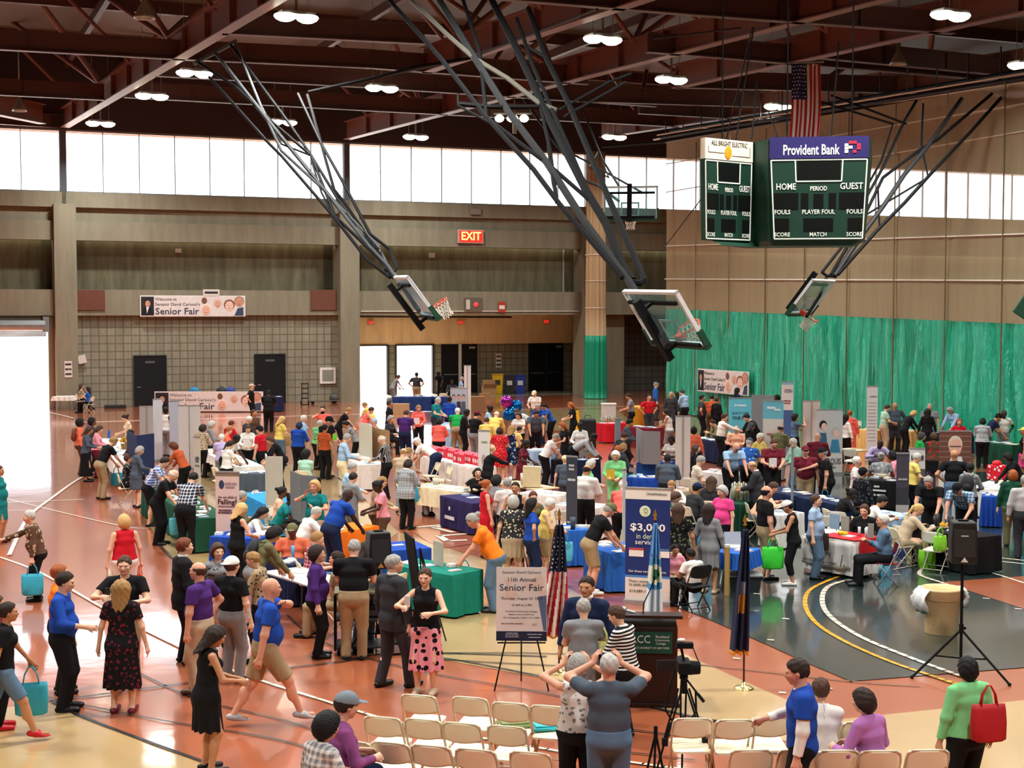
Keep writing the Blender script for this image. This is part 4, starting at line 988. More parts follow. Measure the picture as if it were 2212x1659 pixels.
def skeleton(pose, build):
    P = POSES[pose]; fem = build in 'fg'; wide = build in 'bg'; s = {}
    sh = .178 if not fem else .152
    if wide: sh += .02
    sit = P.get('sit'); pel = npv((0, 0, .53 if sit else .94)); l = R(P.get('lean', 0)); up = npv((0, math.sin(l), math.cos(l))); fw = npv((0, math.cos(l), -math.sin(l))); rt = npv((1, 0, 0))
    s['pel'] = pel; s['up'] = up; s['fw'] = fw; s['waist'] = pel + up * .17; l2 = l * 1.12; up2 = npv((0, math.sin(l2), math.cos(l2))); s['chest'] = s['waist'] + up2 * .2; s['neck'] = s['chest'] + up2 * .155
    s['S'] = [s['chest'] + up2 * .105 + rt * sh * q + npv((0, -.01, 0)) for q in (1, -1)]
    hy, hp = P.get('head', (0, 0)); hp = R(hp) + l * .35; hy = R(hy)
    hf = npv((math.sin(hy) * math.cos(hp), math.cos(hy) * math.cos(hp), -math.sin(hp))); hr = unit(np.cross(hf, (0, 0, 1))); hu = np.cross(hr, hf)
    s['head'] = s['neck'] + up2 * .05 + hu * .125 + hf * .022; s['hf'], s['hr'], s['hu'] = hf, hr, hu; s['FR'] = np.array([hr, hf, hu])
    s['E'], s['W'] = [], []; eh = P.get('eh', ((.7, -.8, -.3), (-.7, -.8, -.3)))
    for q in (0, 1):
        e, w = ik(s['S'][q], npv(P['w'][q]), .29, .255, eh[q]); s['E'].append(e); s['W'].append(w)
    s['Hp'] = [pel + rt * .092 * q + npv((0, 0, -.04 if not sit else .0)) for q in (1, -1)]
    an = P.get('a') or (((.13, .44, .085), (-.13, .44, .085)) if sit else ((.105, .01, .085), (-.105, .01, .085)))
    s['K'], s['A'] = [], []
    for q in (0, 1):
        kx = an[q][0]; k_, a_ = ik(s['Hp'][q], npv(an[q]), .425, .405, (kx * .3, 1, .35 if sit else 0)); s['K'].append(k_); s['A'].append(a_)
    s['fem'], s['wide'], s['sit'] = fem, wide, sit
    s['top'] = s['head'] + hu * .118
    return s
def hand(f, w, d, side, hi, palm):
    """five unequal fingers and a thumb leaving the side of the palm"""
    d = unit(d); n = unit(palm - d * (palm @ d)); t = np.cross(d, n) * side
    pc = w + d * .05
    f.cap(w, w + d * .085, .022, .026, ax=1.45, R_=t, k=.012)
    L = [.068, .078, .074, .058] if hi else [.06, .068, .066, .05]
    for i in range(4):
        b = w + d * .085 + t * (.031 - .0205 * i); q = .0092 if hi else .011
        m = b + d * L[i] * .55 + n * .008 + t * (.003 * (1.5 - i)); f.cap(b, m, q, q * .92, k=.004); f.cap(m, m + d * L[i] * .42 + n * L[i] * .28, q * .92, q * .78, k=.003)
    b = w + d * .03 + t * .026; f.cap(b, b + d * .035 + t * .022 + n * .008, .012, .011, k=.006); f.cap(b + d * .035 + t * .022 + n * .008, b + d * .062 + t * .026 + n * .016, .011, .009, k=.003)
_PM = {}
def part_mesh(kind, pose, build, hi, opt=''):
    key = (kind, pose, build, hi, opt)
    if key in _PM: return _PM[key]
    s = skeleton(pose, build); f = Field(); fem, wide = s['fem'], s['wide']; rt = npv((1, 0, 0)); h = .0105 if hi else .017
    hd, FR, hf, hr, hu = s['head'], s['FR'], s['hf'], s['hr'], s['hu']; up, fw = s['up'], s['fw']
    g = 1.16 if wide else 1.0
    wst = (.088 if fem else .1) * g; wax = 1.38; hip = (.112 if fem else .104) * g; hax = 1.5 if fem else 1.42; ch = (.096 if fem else .104) * (1.08 if wide else 1); cax = 1.46
    def torso(f, o, top=1.0):
        f.cap(s['pel'] - up * .0, s['waist'], hip + o, wst + o, ax=hax, R_=rt); f.cap(s['waist'], s['chest'], wst + o, ch + o, ax=wax, R_=rt)
        f.cap(s['chest'], s['chest'] + up * .07, ch + o, .07 + o, ax=cax, R_=rt)
        f.cap(s['S'][0] * .8 + s['S'][1] * .2, s['S'][1] * .8 + s['S'][0] * .2, .058 + o * 1.15)
        if wide: f.ell(s['waist'] + fw * .05 - up * .02, npv((.16, .12, .15)) + o, np.array([rt, fw, up]))
        if fem:
            for q in (1, -1): f.ell(s['chest'] + fw * .075 + rt * .062 * q - up * .01, npv((.06, .055, .06)) + o * .6, k=.04)
        f.ell(s['pel'] - fw * .055 - up * .04, npv((.13, .075, .1)) * (1.06 if fem else 1) + o * .5, k=.05)
    def arms(f, o, a0, a1, clip=True):
        for q in (0, 1):
            S_, E, W = s['S'][q], s['E'][q], s['W'][q]; r = [.048, .039, .036, .026] if not fem else [.042, .034, .031, .023]
            if wide: r = [x * 1.12 for x in r]
            cl = None
            if a1 < 1:      # short sleeve ends part way down the upper arm
                d = unit(E - S_); p = S_ + (E - S_) * a1; cl = [(p, d)]
                f.cap(S_, E, r[0] + o, r[1] + o * 1.2, clip=cl)
            else:
                f.cap(S_, E, r[0] + o, r[1] + o); d = unit(W - E); t1 = a1 - 1; p = E + (W - E) * t1
                f.cap(E, W, r[2] + o, r[3] + o, clip=[(p, d)] if t1 < 1 else None)
    if kind == 'body':
        if hi or pose in ('p2', 'ph'): pass
        f.ell(hd + hu * .018 - hf * .01, (.076, .094, .098), FR, k=.02); f.ell(hd - hu * .045 + hf * .028, (.056, .062, .068), FR, k=.04); f.ell(hd - hu * .098 + hf * .062, (.022, .02, .018), FR, k=.03)
        f.cap(hd + hf * .084 + hu * .004, hd + hf * .1 - hu * .032, .008, .0145, k=.012)
        for q in (1, -1):
            f.ell(hd + hr * .074 * q - hf * .006 - hu * .008, (.012, .02, .032), FR, k=.008); f.ell(hd + hr * .032 * q + hf * .078 + hu * .024, (.026, .014, .009), FR, k=.012)
            f.ell(hd + hr * .04 * q + hf * .066 - hu * .022, (.022, .02, .02), FR, k=.02)
        f.ell(hd + hf * .088 - hu * .06, (.024, .012, .009), FR, k=.008)
        f.cap(s['neck'] - up * .05, hd - hu * .05 - hf * .018, .058 if not fem else .047, .052 if not fem else .043)
        torso(f, 0); arms(f, 0, 0, 2)
        for q in (0, 1):
            E, W = s['E'][q], s['W'][q]; d = unit(W - E)
            if pose in ('p2', 'ph'): d = unit(npv((-(.4 if q == 0 else -.4), .2, .9)))
            palm = npv((-(1 if q == 0 else -1) * .8, .0, -.5 if not pose in ('p2', 'ph') else .0)) + npv((0, .4, 0)) * (pose in ('p2', 'ph'))
            hand(f, W, d, 1 if q else -1, hi, palm)
            f.cap(s['Hp'][q], s['K'][q], .083 * g, .056 * (1.1 if wide else 1)); f.cap(s['K'][q], s['A'][q], .052, .034)
            f.ell(s['K'][q] * .62 + s['A'][q] * .38 - npv((0, .018, 0)), (.046, .048, .1)); A = s['A'][q]; f.cap(A - npv((0, .02, .035)), A + npv((0, .13, -.05)), .034, .028)
        me = f.mesh('body', h)
        # faces of the eyes, brows and lips take their own materials
        co = np.empty(len(me.polygons) * 3); me.polygons.foreach_get('center', co); co = co.reshape(-1, 3) - hd; a = co @ hr; b = co @ hf; c = co @ hu
        mi = np.zeros(len(co), np.int32); er = .0095 if hi else .013
        for q in (1, -1):
            mi[(np.hypot((a - .033 * q) * .8, c - .003) < er) & (b > .05)] = 1
        mi[(abs(a) < .026) & (abs(c + .06) < h * .75) & (b > .06)] = 2
        me.polygons.foreach_set('material_index', mi)
    elif kind == 'shirt':
        sl = {'n': .0, 's': .62, 'l': 1.93, 'm': 1.5}[opt[0]]; o = .014 if opt[0] != 'l' else .016
        if 'j' in opt or 'w' in opt: o = .024
        f.k = .035; torso(f, o)
        if sl > 0: arms(f, o + (.006 if opt[0] == 's' else 0), 0, sl)
        nk = s['neck'] - up * (.005 if 'j' in opt or opt[0] == 'l' else .02) ; f.cap(s['chest'] + up * .05, s['neck'] + up * .01, .078, .058 + o * .5, k=.04)
        f.clips.append((s['neck'] + up * .045, up)); nc = s['neck'] + up * (.075 if ('j' in opt or opt[0] == 'l') else .068) + fw * .045; hem = .10 if 't' not in opt else .0
        if 'd' in opt or 'k' in opt: hem = .02
        lo = s['pel'] - up * hem
        if 'j' in opt and not s['sit']: f.cap(s['pel'], s['pel'] - up * .16, hip + o + .004, hip + o + .012, ax=1.42, R_=rt); lo = s['pel'] - up * .17
        shx = abs(s['S'][0][0]) * .86; cp_ = s['chest'] + up * .0
        def neckcut(F, X, Y, Zz):
            if opt[0] == 'n': F = np.where((Y - cp_[1]) * up[1] + (Zz - cp_[2]) * up[2] > 0, np.maximum(F, abs(X) - shx), F)
            return np.maximum(F, .082 - np.sqrt((X - nc[0]) ** 2 + (Y - nc[1]) ** 2 + (Zz - nc[2]) ** 2))
        f.clips.append((lo, -up)); me = f.mesh('shirt', h, neckcut)
    elif kind == 'trousers':
        o = .016; f.k = .03
        f.cap(s['pel'] + up * .06, s['pel'] - up * .02, wst + o + .006, hip + o, ax=hax, R_=rt); f.ell(s['pel'] - fw * .055 - up * .04, npv((.13, .075, .1)) * (1.06 if fem else 1) + o * .6, k=.05)
        for q in (0, 1):
            H_p, K, A = s['Hp'][q], s['K'][q], s['A'][q]
            f.cap(H_p, K, .083 * g + o, (.056 + o + .004) * (1.1 if wide else 1))
            if opt == 'long': f.cap(K, A - npv((0, 0, .012)), .056 + o, .05 + (.016 if opt == 'long' else 0)); 
            if opt == 'capri': f.cap(K, A, .054 + o, .045 + o, clip=[(K * .35 + A * .65, unit(A - K))])
            if opt == 'shorts': f.p[-1] = f.p[-1][:4] + ((.085) * (1.08 if wide else 1),) + f.p[-1][5:7] + ([(K * .88 + H_p * .12, unit(K - H_p))], .03)
        f.clips.append((s['pel'] + up * .085, up))
        if opt == 'long' and not s['sit']: f.clips.append((npv((0, 0, .035)), npv((0, 0, -1))))
        me = f.mesh('trousers', h)
    elif kind in ('skirt', 'dress'):
        f.k = .035; L = {'knee': .5, 'mid': .68, 'long': .84}[opt.split('_')[0]]
        if s['sit']:
            for q in (0, 1): f.cap(s['Hp'][q], s['K'][q], .105, .085, k=.08); f.cap(s['K'][q], s['K'][q] * .45 + s['A'][q] * .55, .085, .08, k=.08)
            f.cap(s['pel'] + up * .06, s['pel'], wst + .02, hip + .02, ax=hax, R_=rt); bot = npv((0, 0, .2))
        else:
            b = s['pel'] - npv((0, -.01, L - .02)); f.cap(s['pel'] + up * .05, s['pel'] - npv((0, 0, .06)), wst + .02, hip + .026, ax=1.42, R_=rt); f.cap(s['pel'] - npv((0, 0, .06)), b, hip + .026, .17 if L > .6 else .155, ax=1.3, R_=rt)
            bot = s['pel'] - npv((0, 0, L - .08))
        if kind == 'dress':
            torso(f, .014); sl = opt.split('_')[1]
            if sl == 's': arms(f, .02, 0, .6)
            if sl == 'l': arms(f, .015, 0, 1.9)
            shx = abs(s['S'][0][0]) * .86; cp_ = s['chest'] + up * .0
            f.cap(s['chest'] + up * .05, s['neck'] + up * .01, .078, .062, k=.04); f.clips.append((s['neck'] + up * .03, up)); nc = s['neck'] + up * .07 + fw * .05
        else: f.clips.append((s['pel'] + up * .09, up))
        f.clips.append((bot, npv((0, 0, -1))))
        cx, cy = s['pel'][0], s['pel'][1]; zt = s['pel'][2]
        def fold(F, X, Y, Zz):
            a = np.arctan2(Y - cy, X - cx)
            if not s['sit']: F = F + np.clip((zt - Zz) / .5, 0, 1) * .012 * np.sin(a * 11)
            if kind == 'dress' and sl == 'n': F = np.where((Y - cp_[1]) * up[1] + (Zz - cp_[2]) * up[2] > 0, np.maximum(F, abs(X) - shx), F)
            if kind == 'dress': F = np.maximum(F, .085 - np.sqrt((X - nc[0]) ** 2 + (Y - nc[1]) ** 2 + (Zz - nc[2]) ** 2))
            return F
        me = f.mesh(kind, h, fold)
    elif kind == 'shoes':
        for q in (0, 1):
            A = s['A'][q]; tilt = 0 if A[2] < .1 else -.06
            f.cap(A - npv((0, .045, .05 + tilt * .3)), A + npv((0, .03, -.04)), .04, .046, k=.02); f.cap(A + npv((0, .02, -.045)), A + npv((0, .165, -.052 + tilt)), .045, .036, ax=1.12, R_=rt, k=.02)
            if opt == 'boot': f.cap(A, A + npv((0, 0, .1)), .045, .05)
        f.clips.append((npv((0, 0, min(s['A'][0][2], s['A'][1][2]) - .084)), npv((0, 0, -1)))); me = f.mesh('shoes', .012)
    elif kind == 'hair':
        hn = .0105 if hi else .015; f.k = .02
        fr = [(hd + hf * .018 - hu * .0, unit(hf * .8 - hu * .6))]; t = opt
        big = {'cu': 1.2, 'af': 1.3}.get(t, 1.0); c0 = hd + hu * .022 - hf * .014
        if t == 'bd':
            f.ell(c0, (.086, .104, .106), FR); f.clips = fr + [(hd + hu * .045, hu)]
        else:
            f.ell(c0, npv((.086, .106, .11)) * big, FR); 
            if t in ('sh', 'bn', 'py'): f.clips = fr
            else: f.clips = [(hd + hf * .03, unit(hf * .85 - hu * .55))]
            if t == 'bb': f.ell(hd - hu * .045 - hf * .022, (.1, .095, .1), FR, k=.05)
            if t == 'cu': f.ell(hd - hu * .03 - hf * .04, (.1, .085, .1), FR, k=.05)
            if t == 'lg': f.cap(hd - hf * .03, hd - hf * .1 - hu * .32, .09, .06, ax=1.35, R_=hr, k=.05)
            if t == 'bn': f.ell(hd - hf * .13 + hu * .05, (.045, .045, .042), FR, k=.01)
            if t == 'py': f.cap(hd - hf * .12 + hu * .02, hd - hf * .14 - hu * .22, .032, .02, k=.01)
        def curl(F, X, Y, Zz): return F + .006 * np.sin(X * 130) * np.sin(Y * 120 + 1) * np.sin(Zz * 125 + 2) if t in ('cu', 'af') else F + .0045 * np.sin(X * 95 + Zz * 30 + 1.5 * np.sin(Y * 40)) * np.cos(Y * 60 + Zz * 35)
        me = f.mesh('hair', hn, curl)
    elif kind == 'cap':
        f.k = .012; back = -1 if opt == 'back' else 1
        f.ell(hd + hu * .03 - hf * .01, (.093, .113, .112), FR); f.clips = [(hd + hu * .028, -unit(hu + hf * .05 * back))]
        g2 = Field(); me = None
        f.p.append(('e', hd + hf * .115 * back + hu * .048, npv((.07, .075, .009)), FR, None, .008)); me = f.mesh('cap', .009 if hi else .013)
    _PM[key] = me
    return me
SKIN = dict(p='e2b497', m='c08a66', d='6e4630', k='3f2a20', r='d99f85')
def obj_of(me, mats, parent, name):
    o = bpy.data.objects.new(name, me); C.objects.link(o); o.parent = parent
    while len(me.materials) < len(mats): me.materials.append(None)
    for i, m in enumerate(mats): o.material_slots[i].link = 'OBJECT'; o.material_slots[i].material = m
    return o
HAIRN = {'sh': 'short {} hair', 'bd': 'bald crown and {} fringe', 'bb': '{} bobbed hair', 'cu': 'curly {} hair', 'lg': 'long {} hair', 'bn': '{} hair in a bun', 'py': '{} ponytail', 'af': 'full curly {} hair', 'no': 'shaved head'}
HCOL = dict(grey='9a9792', white='dcd8d0', black='141213', brown='4a3226', darkbrown='2b1d17', blond='cba66c', sandy='9c7748', gingery='9a5228', auburn='5e2c1c', silver='b9b6b0', redbrown='6e3820', bluegrey='70767e')
SLV = {'n': 'sleeveless top', 's': 'short-sleeved shirt', 'l': 'long-sleeved top', 'm': 'top'}
PATN = {'plaid': 'plaid', 'grid': 'checked', 'stripe': 'striped', 'vstripe': 'striped', 'floral': 'patterned', 'big': 'flowered', 'dots': 'dotted'}
PEOPLE = []
def cloth_spec(s):
    q = s.split(':'); return q[0], q[1], (q[2] if len(q) > 2 else None), (q[3] if len(q) > 3 else None)
def person(line):
    """tile X Y height facing pose build hair skin top lower shoes | what singles the person out"""
    a, ctx = line.split('|'); q = a.split(); t, X, Y, hh, fc, pose, build, hair, skin, top, low = q[:11]; shoe = q[11] if len(q) > 11 else 'black'
    X, Y, hh, fc = float(X), float(Y), float(hh), float(fc); u, v = px(t, X, Y); hi = v > 1130 and not (v < 1160 and pose in ('si', 'sl'))
    s = skeleton(pose, build); sc = hh / (1.32 if s['sit'] else 1.75); tp = s['top'] * sc
    w_ = atz(u, v, tp[2]); an = R(fc); cx, sx = math.cos(an), math.sin(an)
    x = w_.x - (tp[0] * cx + tp[1] * sx); y = w_.y - (-tp[0] * sx + tp[1] * cx)
    kind, hc = hair.split(':')[:2]; capc = hair.split(':')[2:] ; tk, tc_, tp_, t2 = cloth_spec(top); lk, lc, lp, l2 = cloth_spec(low)
    if capc: hd_ = f'{cn(capc[0])} cap'
    else: hd_ = HAIRN[kind].format(HCOL and cn(hc))
    if lk.startswith('dr'): tn = f'{cn(tc_)} {PATN[tp_] + " " if tp_ else ""}dress'
    else:
        tn = f'{cn(tc_)} {PATN[tp_] + " " if tp_ else ""}' + ('jacket' if 'j' in tk else SLV[tk[0]])
    lab = f'person with {hd_} in {tn}, {ctx.strip()}'
    if len(lab.replace(',', '').split()) > 16: lab = lab.replace('person with ', 'person, ')
    if len(lab.replace(',', '').split()) > 16: lab = f'person in {tn}, {ctx.strip()}'
    g = thing('person', lab, 'person', (x, y, 0), -an, None); g.scale = (sc * 1.12, sc * 1.12, sc)
    h_ = bpy.data.objects
    obj_of(part_mesh('body', pose, build, hi), [mat(SKIN[skin], .6, noise=.05), mat('4a342c', .5, noise=0), mat('a3564c' if skin in 'pr' else '6a3028', .6, noise=0)], g, 'body')
    if kind != 'no': obj_of(part_mesh('hair', pose, build, hi, kind if not capc else 'sh'), [mat(HCOL.get(hc, hc), .7, noise=.3, nscale=40)], g, 'hair')
    if capc: obj_of(part_mesh('cap', pose, build, hi, 'back' if len(capc) > 1 else 'front'), [cloth(capc[0])], g, 'cap')
    if lk.startswith('dr'):
        obj_of(part_mesh('dress', pose, build, hi, {'k': 'knee', 'm': 'mid', 'l': 'long'}[lk[2]] + '_' + tk[0]), [cloth(tc_, tp_, t2)], g, 'dress')
    else:
        obj_of(part_mesh('shirt', pose, build, hi, tk), [cloth(tc_, tp_, t2)], g, 'shirt')
        if lk[0] == 's' and lk[1] in 'kml' and lk != 'so': obj_of(part_mesh('skirt', pose, build, hi, {'k': 'knee', 'm': 'mid', 'l': 'long'}[lk[1]]), [cloth(lc, lp, l2)], g, 'skirt')
        else: obj_of(part_mesh('trousers', pose, build, hi, {'tr': 'long', 'so': 'shorts', 'cp': 'capri'}[lk]), [cloth(lc, lp, l2)], g, 'trousers' if lk != 'so' else 'shorts')
    if tk == 'lj': MB().lathe([(.058, 0), (.068, .012), (.062, .045), (.054, .04), (.054, 0)], 18, Matrix.Translation(tuple(s['neck'] + s['up'] * .028))).build('collar', mat('e8e6e2', .6), g, smooth=True)
    if shoe != '-': obj_of(part_mesh('shoes', pose, build, hi), [mat(COL.get(shoe, shoe), .4, noise=.05)], g, 'shoes')
    PEOPLE.append((g, pose, build, sc, s, ctx.strip())); return g
def wrist(p, q=0):
    """where a person's hand is, in the world"""
    g, pose, build, sc, s, _ = p; w = s['W'][q] + unit(s['W'][q] - s['E'][q]) * .09
    return Matrix.Translation(g.location) @ Matrix.Rotation(g.rotation_euler.z, 4, 'Z') @ Vector(tuple(w * sc))
ordn = ['first', 'second', 'third', 'fourth', 'fifth']
# ---------------------------------------------------------------- tables and cloths
TTOP = mat('c9c4b6', .4); TLEG = mat('55585c', .4, .6); LEAF = [mat(c, .6, noise=.05) for c in ('efede6', 'dfe8ee', 'f2d9d6', 'e9e3c8', 'cfe0ea', 'b8c8d8')]
TABLES = []
_leaf = {}
def leaf_mesh(i):
    if i not in _leaf:
        w, d, h_ = [(.22, .28, .012), (.1, .23, .02), (.28, .21, .03), (.15, .15, .05)][i]; mb = MB().box(-w / 2, w / 2, -d / 2, d / 2, 0, h_ * .6).box(-w / 2 + .008, w / 2 - .004, -d / 2 + .004, d / 2 - .01, h_ * .6, h_); _leaf[i] = mb.mesh('leaflet')
    return _leaf[i]
def cloth_mesh(L, W, z1, z0, seed):
    rs_ = random.Random(seed); per = []; n = 26; m = max(6, int(n * W / L))
    for i in range(n): per.append((-L / 2 + L * i / n, -W / 2, 0, -1))
    for i in range(m): per.append((L / 2, -W / 2 + W * i / m, 1, 0))
    for i in range(n): per.append((L / 2 - L * i / n, W / 2, 0, 1))
    for i in range(m): per.append((-L / 2, W / 2 - W * i / m, -1, 0))
    N = len(per); vs = []; ph = rs_.random() * 6; zz = [z1 + .012, z1 + .005, z1 - .06, (z1 + z0) / 2, z0]
    for j, z in enumerate(zz):
        for i, (x, y, ex, ey) in enumerate(per):
            o = [0, .012, .02, .03, .045][j] + (.0 if j < 2 else [0, 0, .006, .016, .026][j] * (math.sin(i * .9 + ph) + .5 * math.sin(i * 2.1 + ph)))
            cx_ = 1 if (abs(abs(x) - L / 2) < 1e-6 and abs(abs(y) - W / 2) < 1e-6) else 0
            vs.append((x + ex * o, y + ey * o, z))
    fs = [tuple(range(N))]
    for j in range(4): fs += [(j * N + i, (j + 1) * N + i, (j + 1) * N + (i + 1) % N, j * N + (i + 1) % N) for i in range(N)]
    return MB().add(vs, fs)
def table(t, X1, Y1, X2, Y2, c, ctx, n=5, W=.76, drop=.7, top=None, t2=None, z=.74, leaf=True):
    u1, v1 = px(t, X1, Y1); u2, v2 = px(t2 or t, X2, Y2); a, b = atz(u1, v1, z), atz(u2, v2, z); d = b - a; Lt = d.length; k = max(1, round(Lt / 2.2)); L = Lt / k - (.14 if k > 1 else 0); ang = math.atan2(d.y, d.x)
    out = []
    for i in range(k):
        cn_ = a + d * ((i + .5) / k); cp = (cn_.x, cn_.y, 0); nm = ctx if k == 1 else ctx + f', {ordn[i]} section'
        g = thing('folding_table', f'folding table carrying {nm}' if c else f'bare folding table {nm}', 'table', cp, ang)
        MB().box(-L / 2 + .01, L / 2 - .01, -W / 2, W / 2, z - .035, z - .005).build('tabletop', mat(top, .4) if top else TTOP, g, bevel=.008)
        for sx in (-1, 1):
            for sy in (-1, 1): MB().tube((sx * (L / 2 - .2), sy * (W / 2 - .08), z - .03), (sx * (L / 2 - .14), sy * (W / 2 - .08), 0), .014).build('leg', TLEG, g)
        if c:
            o = cloth_mesh(L - .004, W, z - .004, z - drop, i + int(X1)).build('tablecloth', cloth(c), None, cp, ang, smooth=False); tag(o, f'{cn(c) if c in COL else CN2.get(c, "coloured")} tablecloth over {nm}', 'tablecloth')
        rs_ = random.Random(int(X1 + Y1) + i)
        for q in range(n if leaf else 0):
            lm = bpy.data.objects.new('leaflet', leaf_mesh(rs_.choice((0, 0, 1, 2, 3)))); C.objects.link(lm)
            x, y = -L / 2 + L * (q + .5) / n + rs_.uniform(-.05, .05), rs_.uniform(-.2, .2)
            lm.location = (cp[0] + x * math.cos(ang) - y * math.sin(ang), cp[1] + x * math.sin(ang) + y * math.cos(ang), z + (.01 if c else -.004)); lm.rotation_euler.z = ang + rs_.uniform(-.4, .4)
            if not lm.data.materials: lm.data.materials.append(None)
            lm.material_slots[0].link = 'OBJECT'; lm.material_slots[0].material = rs_.choice(LEAF)
            tag(lm, f'printed leaflet lying on {nm}', 'leaflet', f'leaflets on {nm}')
        out.append((g, L, W, ang))
    TABLES.append((ctx, out)); return out
CN2 = {'2f8fd0': 'bright blue', '2a2450': 'dark purple', '2b66c0': 'bright blue', '157a6a': 'green', '1f4a90': 'blue', '2a66c4': 'bright blue', '243a70': 'navy', '3a4048': 'charcoal'}
table('Z4', 1040, 986, 1690, 988, 'navy', 'the registration desk by the block wall', 4)
table('Z4', 325, 985, 445, 985, 'white', 'the small table near the roller door', 3, drop=.2)
table('Z5', 408, 986, 905, 990, '243a70', 'the entrance desk in front of the bright doorways', 4)
table('T1', 1085, 400, 1262, 640, 'white', 'the flower stand on the orange floor', 6, drop=.3)
table('T1', 1560, 860, 2120, 1200, 'dkgreen', 'the teal stand behind the checked shirt', 6)
table('T2', 150, 690, 560, 868, 'white', 'the long white queue stand', 7, drop=.25)
table('T2', 420, 925, 710, 925, 'slate', 'the papers under the queue', 6)
table('T2', 625, 1120, 900, 1250, '2f8fd0', 'the folded white boards', 4)
table('T2', 1300, 1510, 1700, 1440, 'orange', 'the bright orange stand', 3)
table('T2', 250, 1535, 720, 1560, 'royal', 'the falling question stand', 5)
table('T2', 1560, 735, 1770, 850, 'white', 'the photo board stand', 4)
table('T3', 450, 495, 565, 425, 'ltblue', 'the stand next to the green shirt', 3)
table('T3', 335, 750, 860, 872, 'white', 'the pink gift bags', 0)
table('T3', 210, 1040, 715, 1105, 'cream', 'the cream clothed stand with cups', 7, drop=.45)
table('T3', 560, 1145, 880, 1225, '2a2450', 'the dark purple logo stand', 3)
table('T3', 1060, 1010, 1490, 1082, None, 'with a canvas bag on top', 5, top='c8b48e')
table('T3', 1320, 1110, 1660, 1150, 'white', 'the white stand by the charcoal banner', 4)
table('T3', 1660, 1230, 2040, 1265, 'white', 'the stand the white shirt leans on', 6)
table('T3', 1630, 1480, 1850, 1470, '2b66c0', 'the bright blue stand by the flag', 2)
table('B3', 1000, 240, 1190, 310, '2b66c0', 'the blue stand beneath the shorts man', 4)
table('T3', 1290, 705, 1560, 690, 'ltblue', 'the brochures behind the leaning white tee', 5)
table('T3', 1560, 785, 1980, 800, 'navy', 'the navy stand with a white sign', 5)
table('T4', 0, 440, 240, 425, 'red', 'the drink dispenser', 4)
table('T4', 330, 465, 545, 485, 'maroon', 'the papers behind the short grey board', 5)
table('T4', 375, 815, 700, 825, '1f4a90', 'the short grey board', 2)
table('T4', 255, 965, 540, 972, 'royal', 'the fanned blue stand papers', 7)
table('T4', 965, 575, 1290, 625, 'navy', 'the seated group by the white shirt', 6)
table('T4', 1040, 905, 1410, 945, 'white', 'the pink papers', 5, drop=.3)
table('T4', 745, 1085, 890, 1110, 'beige', 'the beige corner by the blank banner', 2)
table('T4', 1580, 1060, 590, 1262, 'navy', 'the long leaflet run', 7, t2='T5')
table('T4', 1290, 1215, 1445, 1225, 'dkgreen', 'the leaflet holders and bottles', 0)
table('T4', 1690, 1310, 1900, 1340, 'white', 'the red striped literature', 4)
table('T5', 620, 490, 775, 510, 'goldtan', 'the tall list banner', 2, W=.7)
table('T5', 905, 495, 1150, 515, 'goldtan', 'the gold stand by the curtain', 4)
table('T5', 420, 680, 640, 705, None, 'under the care poster', 2, top='b89a60')
table('T5', 1290, 520, 1660, 545, 'navy', 'the curtain stand beyond the brick photo', 3)
table('T5', 1860, 620, 2170, 650, 'dkgreen', 'the dark green stand', 5)
table('T5', 1800, 1145, 1975, 1152, 'royal', 'the red leaflets by the olive trousers', 4)
table('T5', 700, 1315, 1070, 1375, 'ltblue', 'the pale blue cloth writers', 6, drop=.4)
table('T5', 1240, 1455, 1840, 1565, 'black', 'the mugs and fruit', 3)
table('T5', 700, 985, 980, 1005, 'black', 'the white lettered black stand', 3)
table('T5', 1800, 1085, 2040, 1010, 'white', 'the red wrapped gift', 3)
FT = table('B4', 705, 165, 1070, 222, 'white', 'the fellowship stand', 4, drop=.66)
table('B3', 1860, 285, 2080, 305, '2a66c4', 'the small blue laptop stand', 2, drop=.3)
table('B2', 612, 385, 770, 360, 'navy', 'the water bottle stand', 2)
table('B2', 625, 425, 1010, 540, None, 'with a pale top beside the purple blazer', 5, top='b9bec0')
GT = table('B2', 1500, 375, 1960, 455, '157a6a', 'the green stand by the orange shirt', 4)
table('B2', 1440, 235, 1560, 290, 'royal', 'the blue corner behind the green stand', 1)

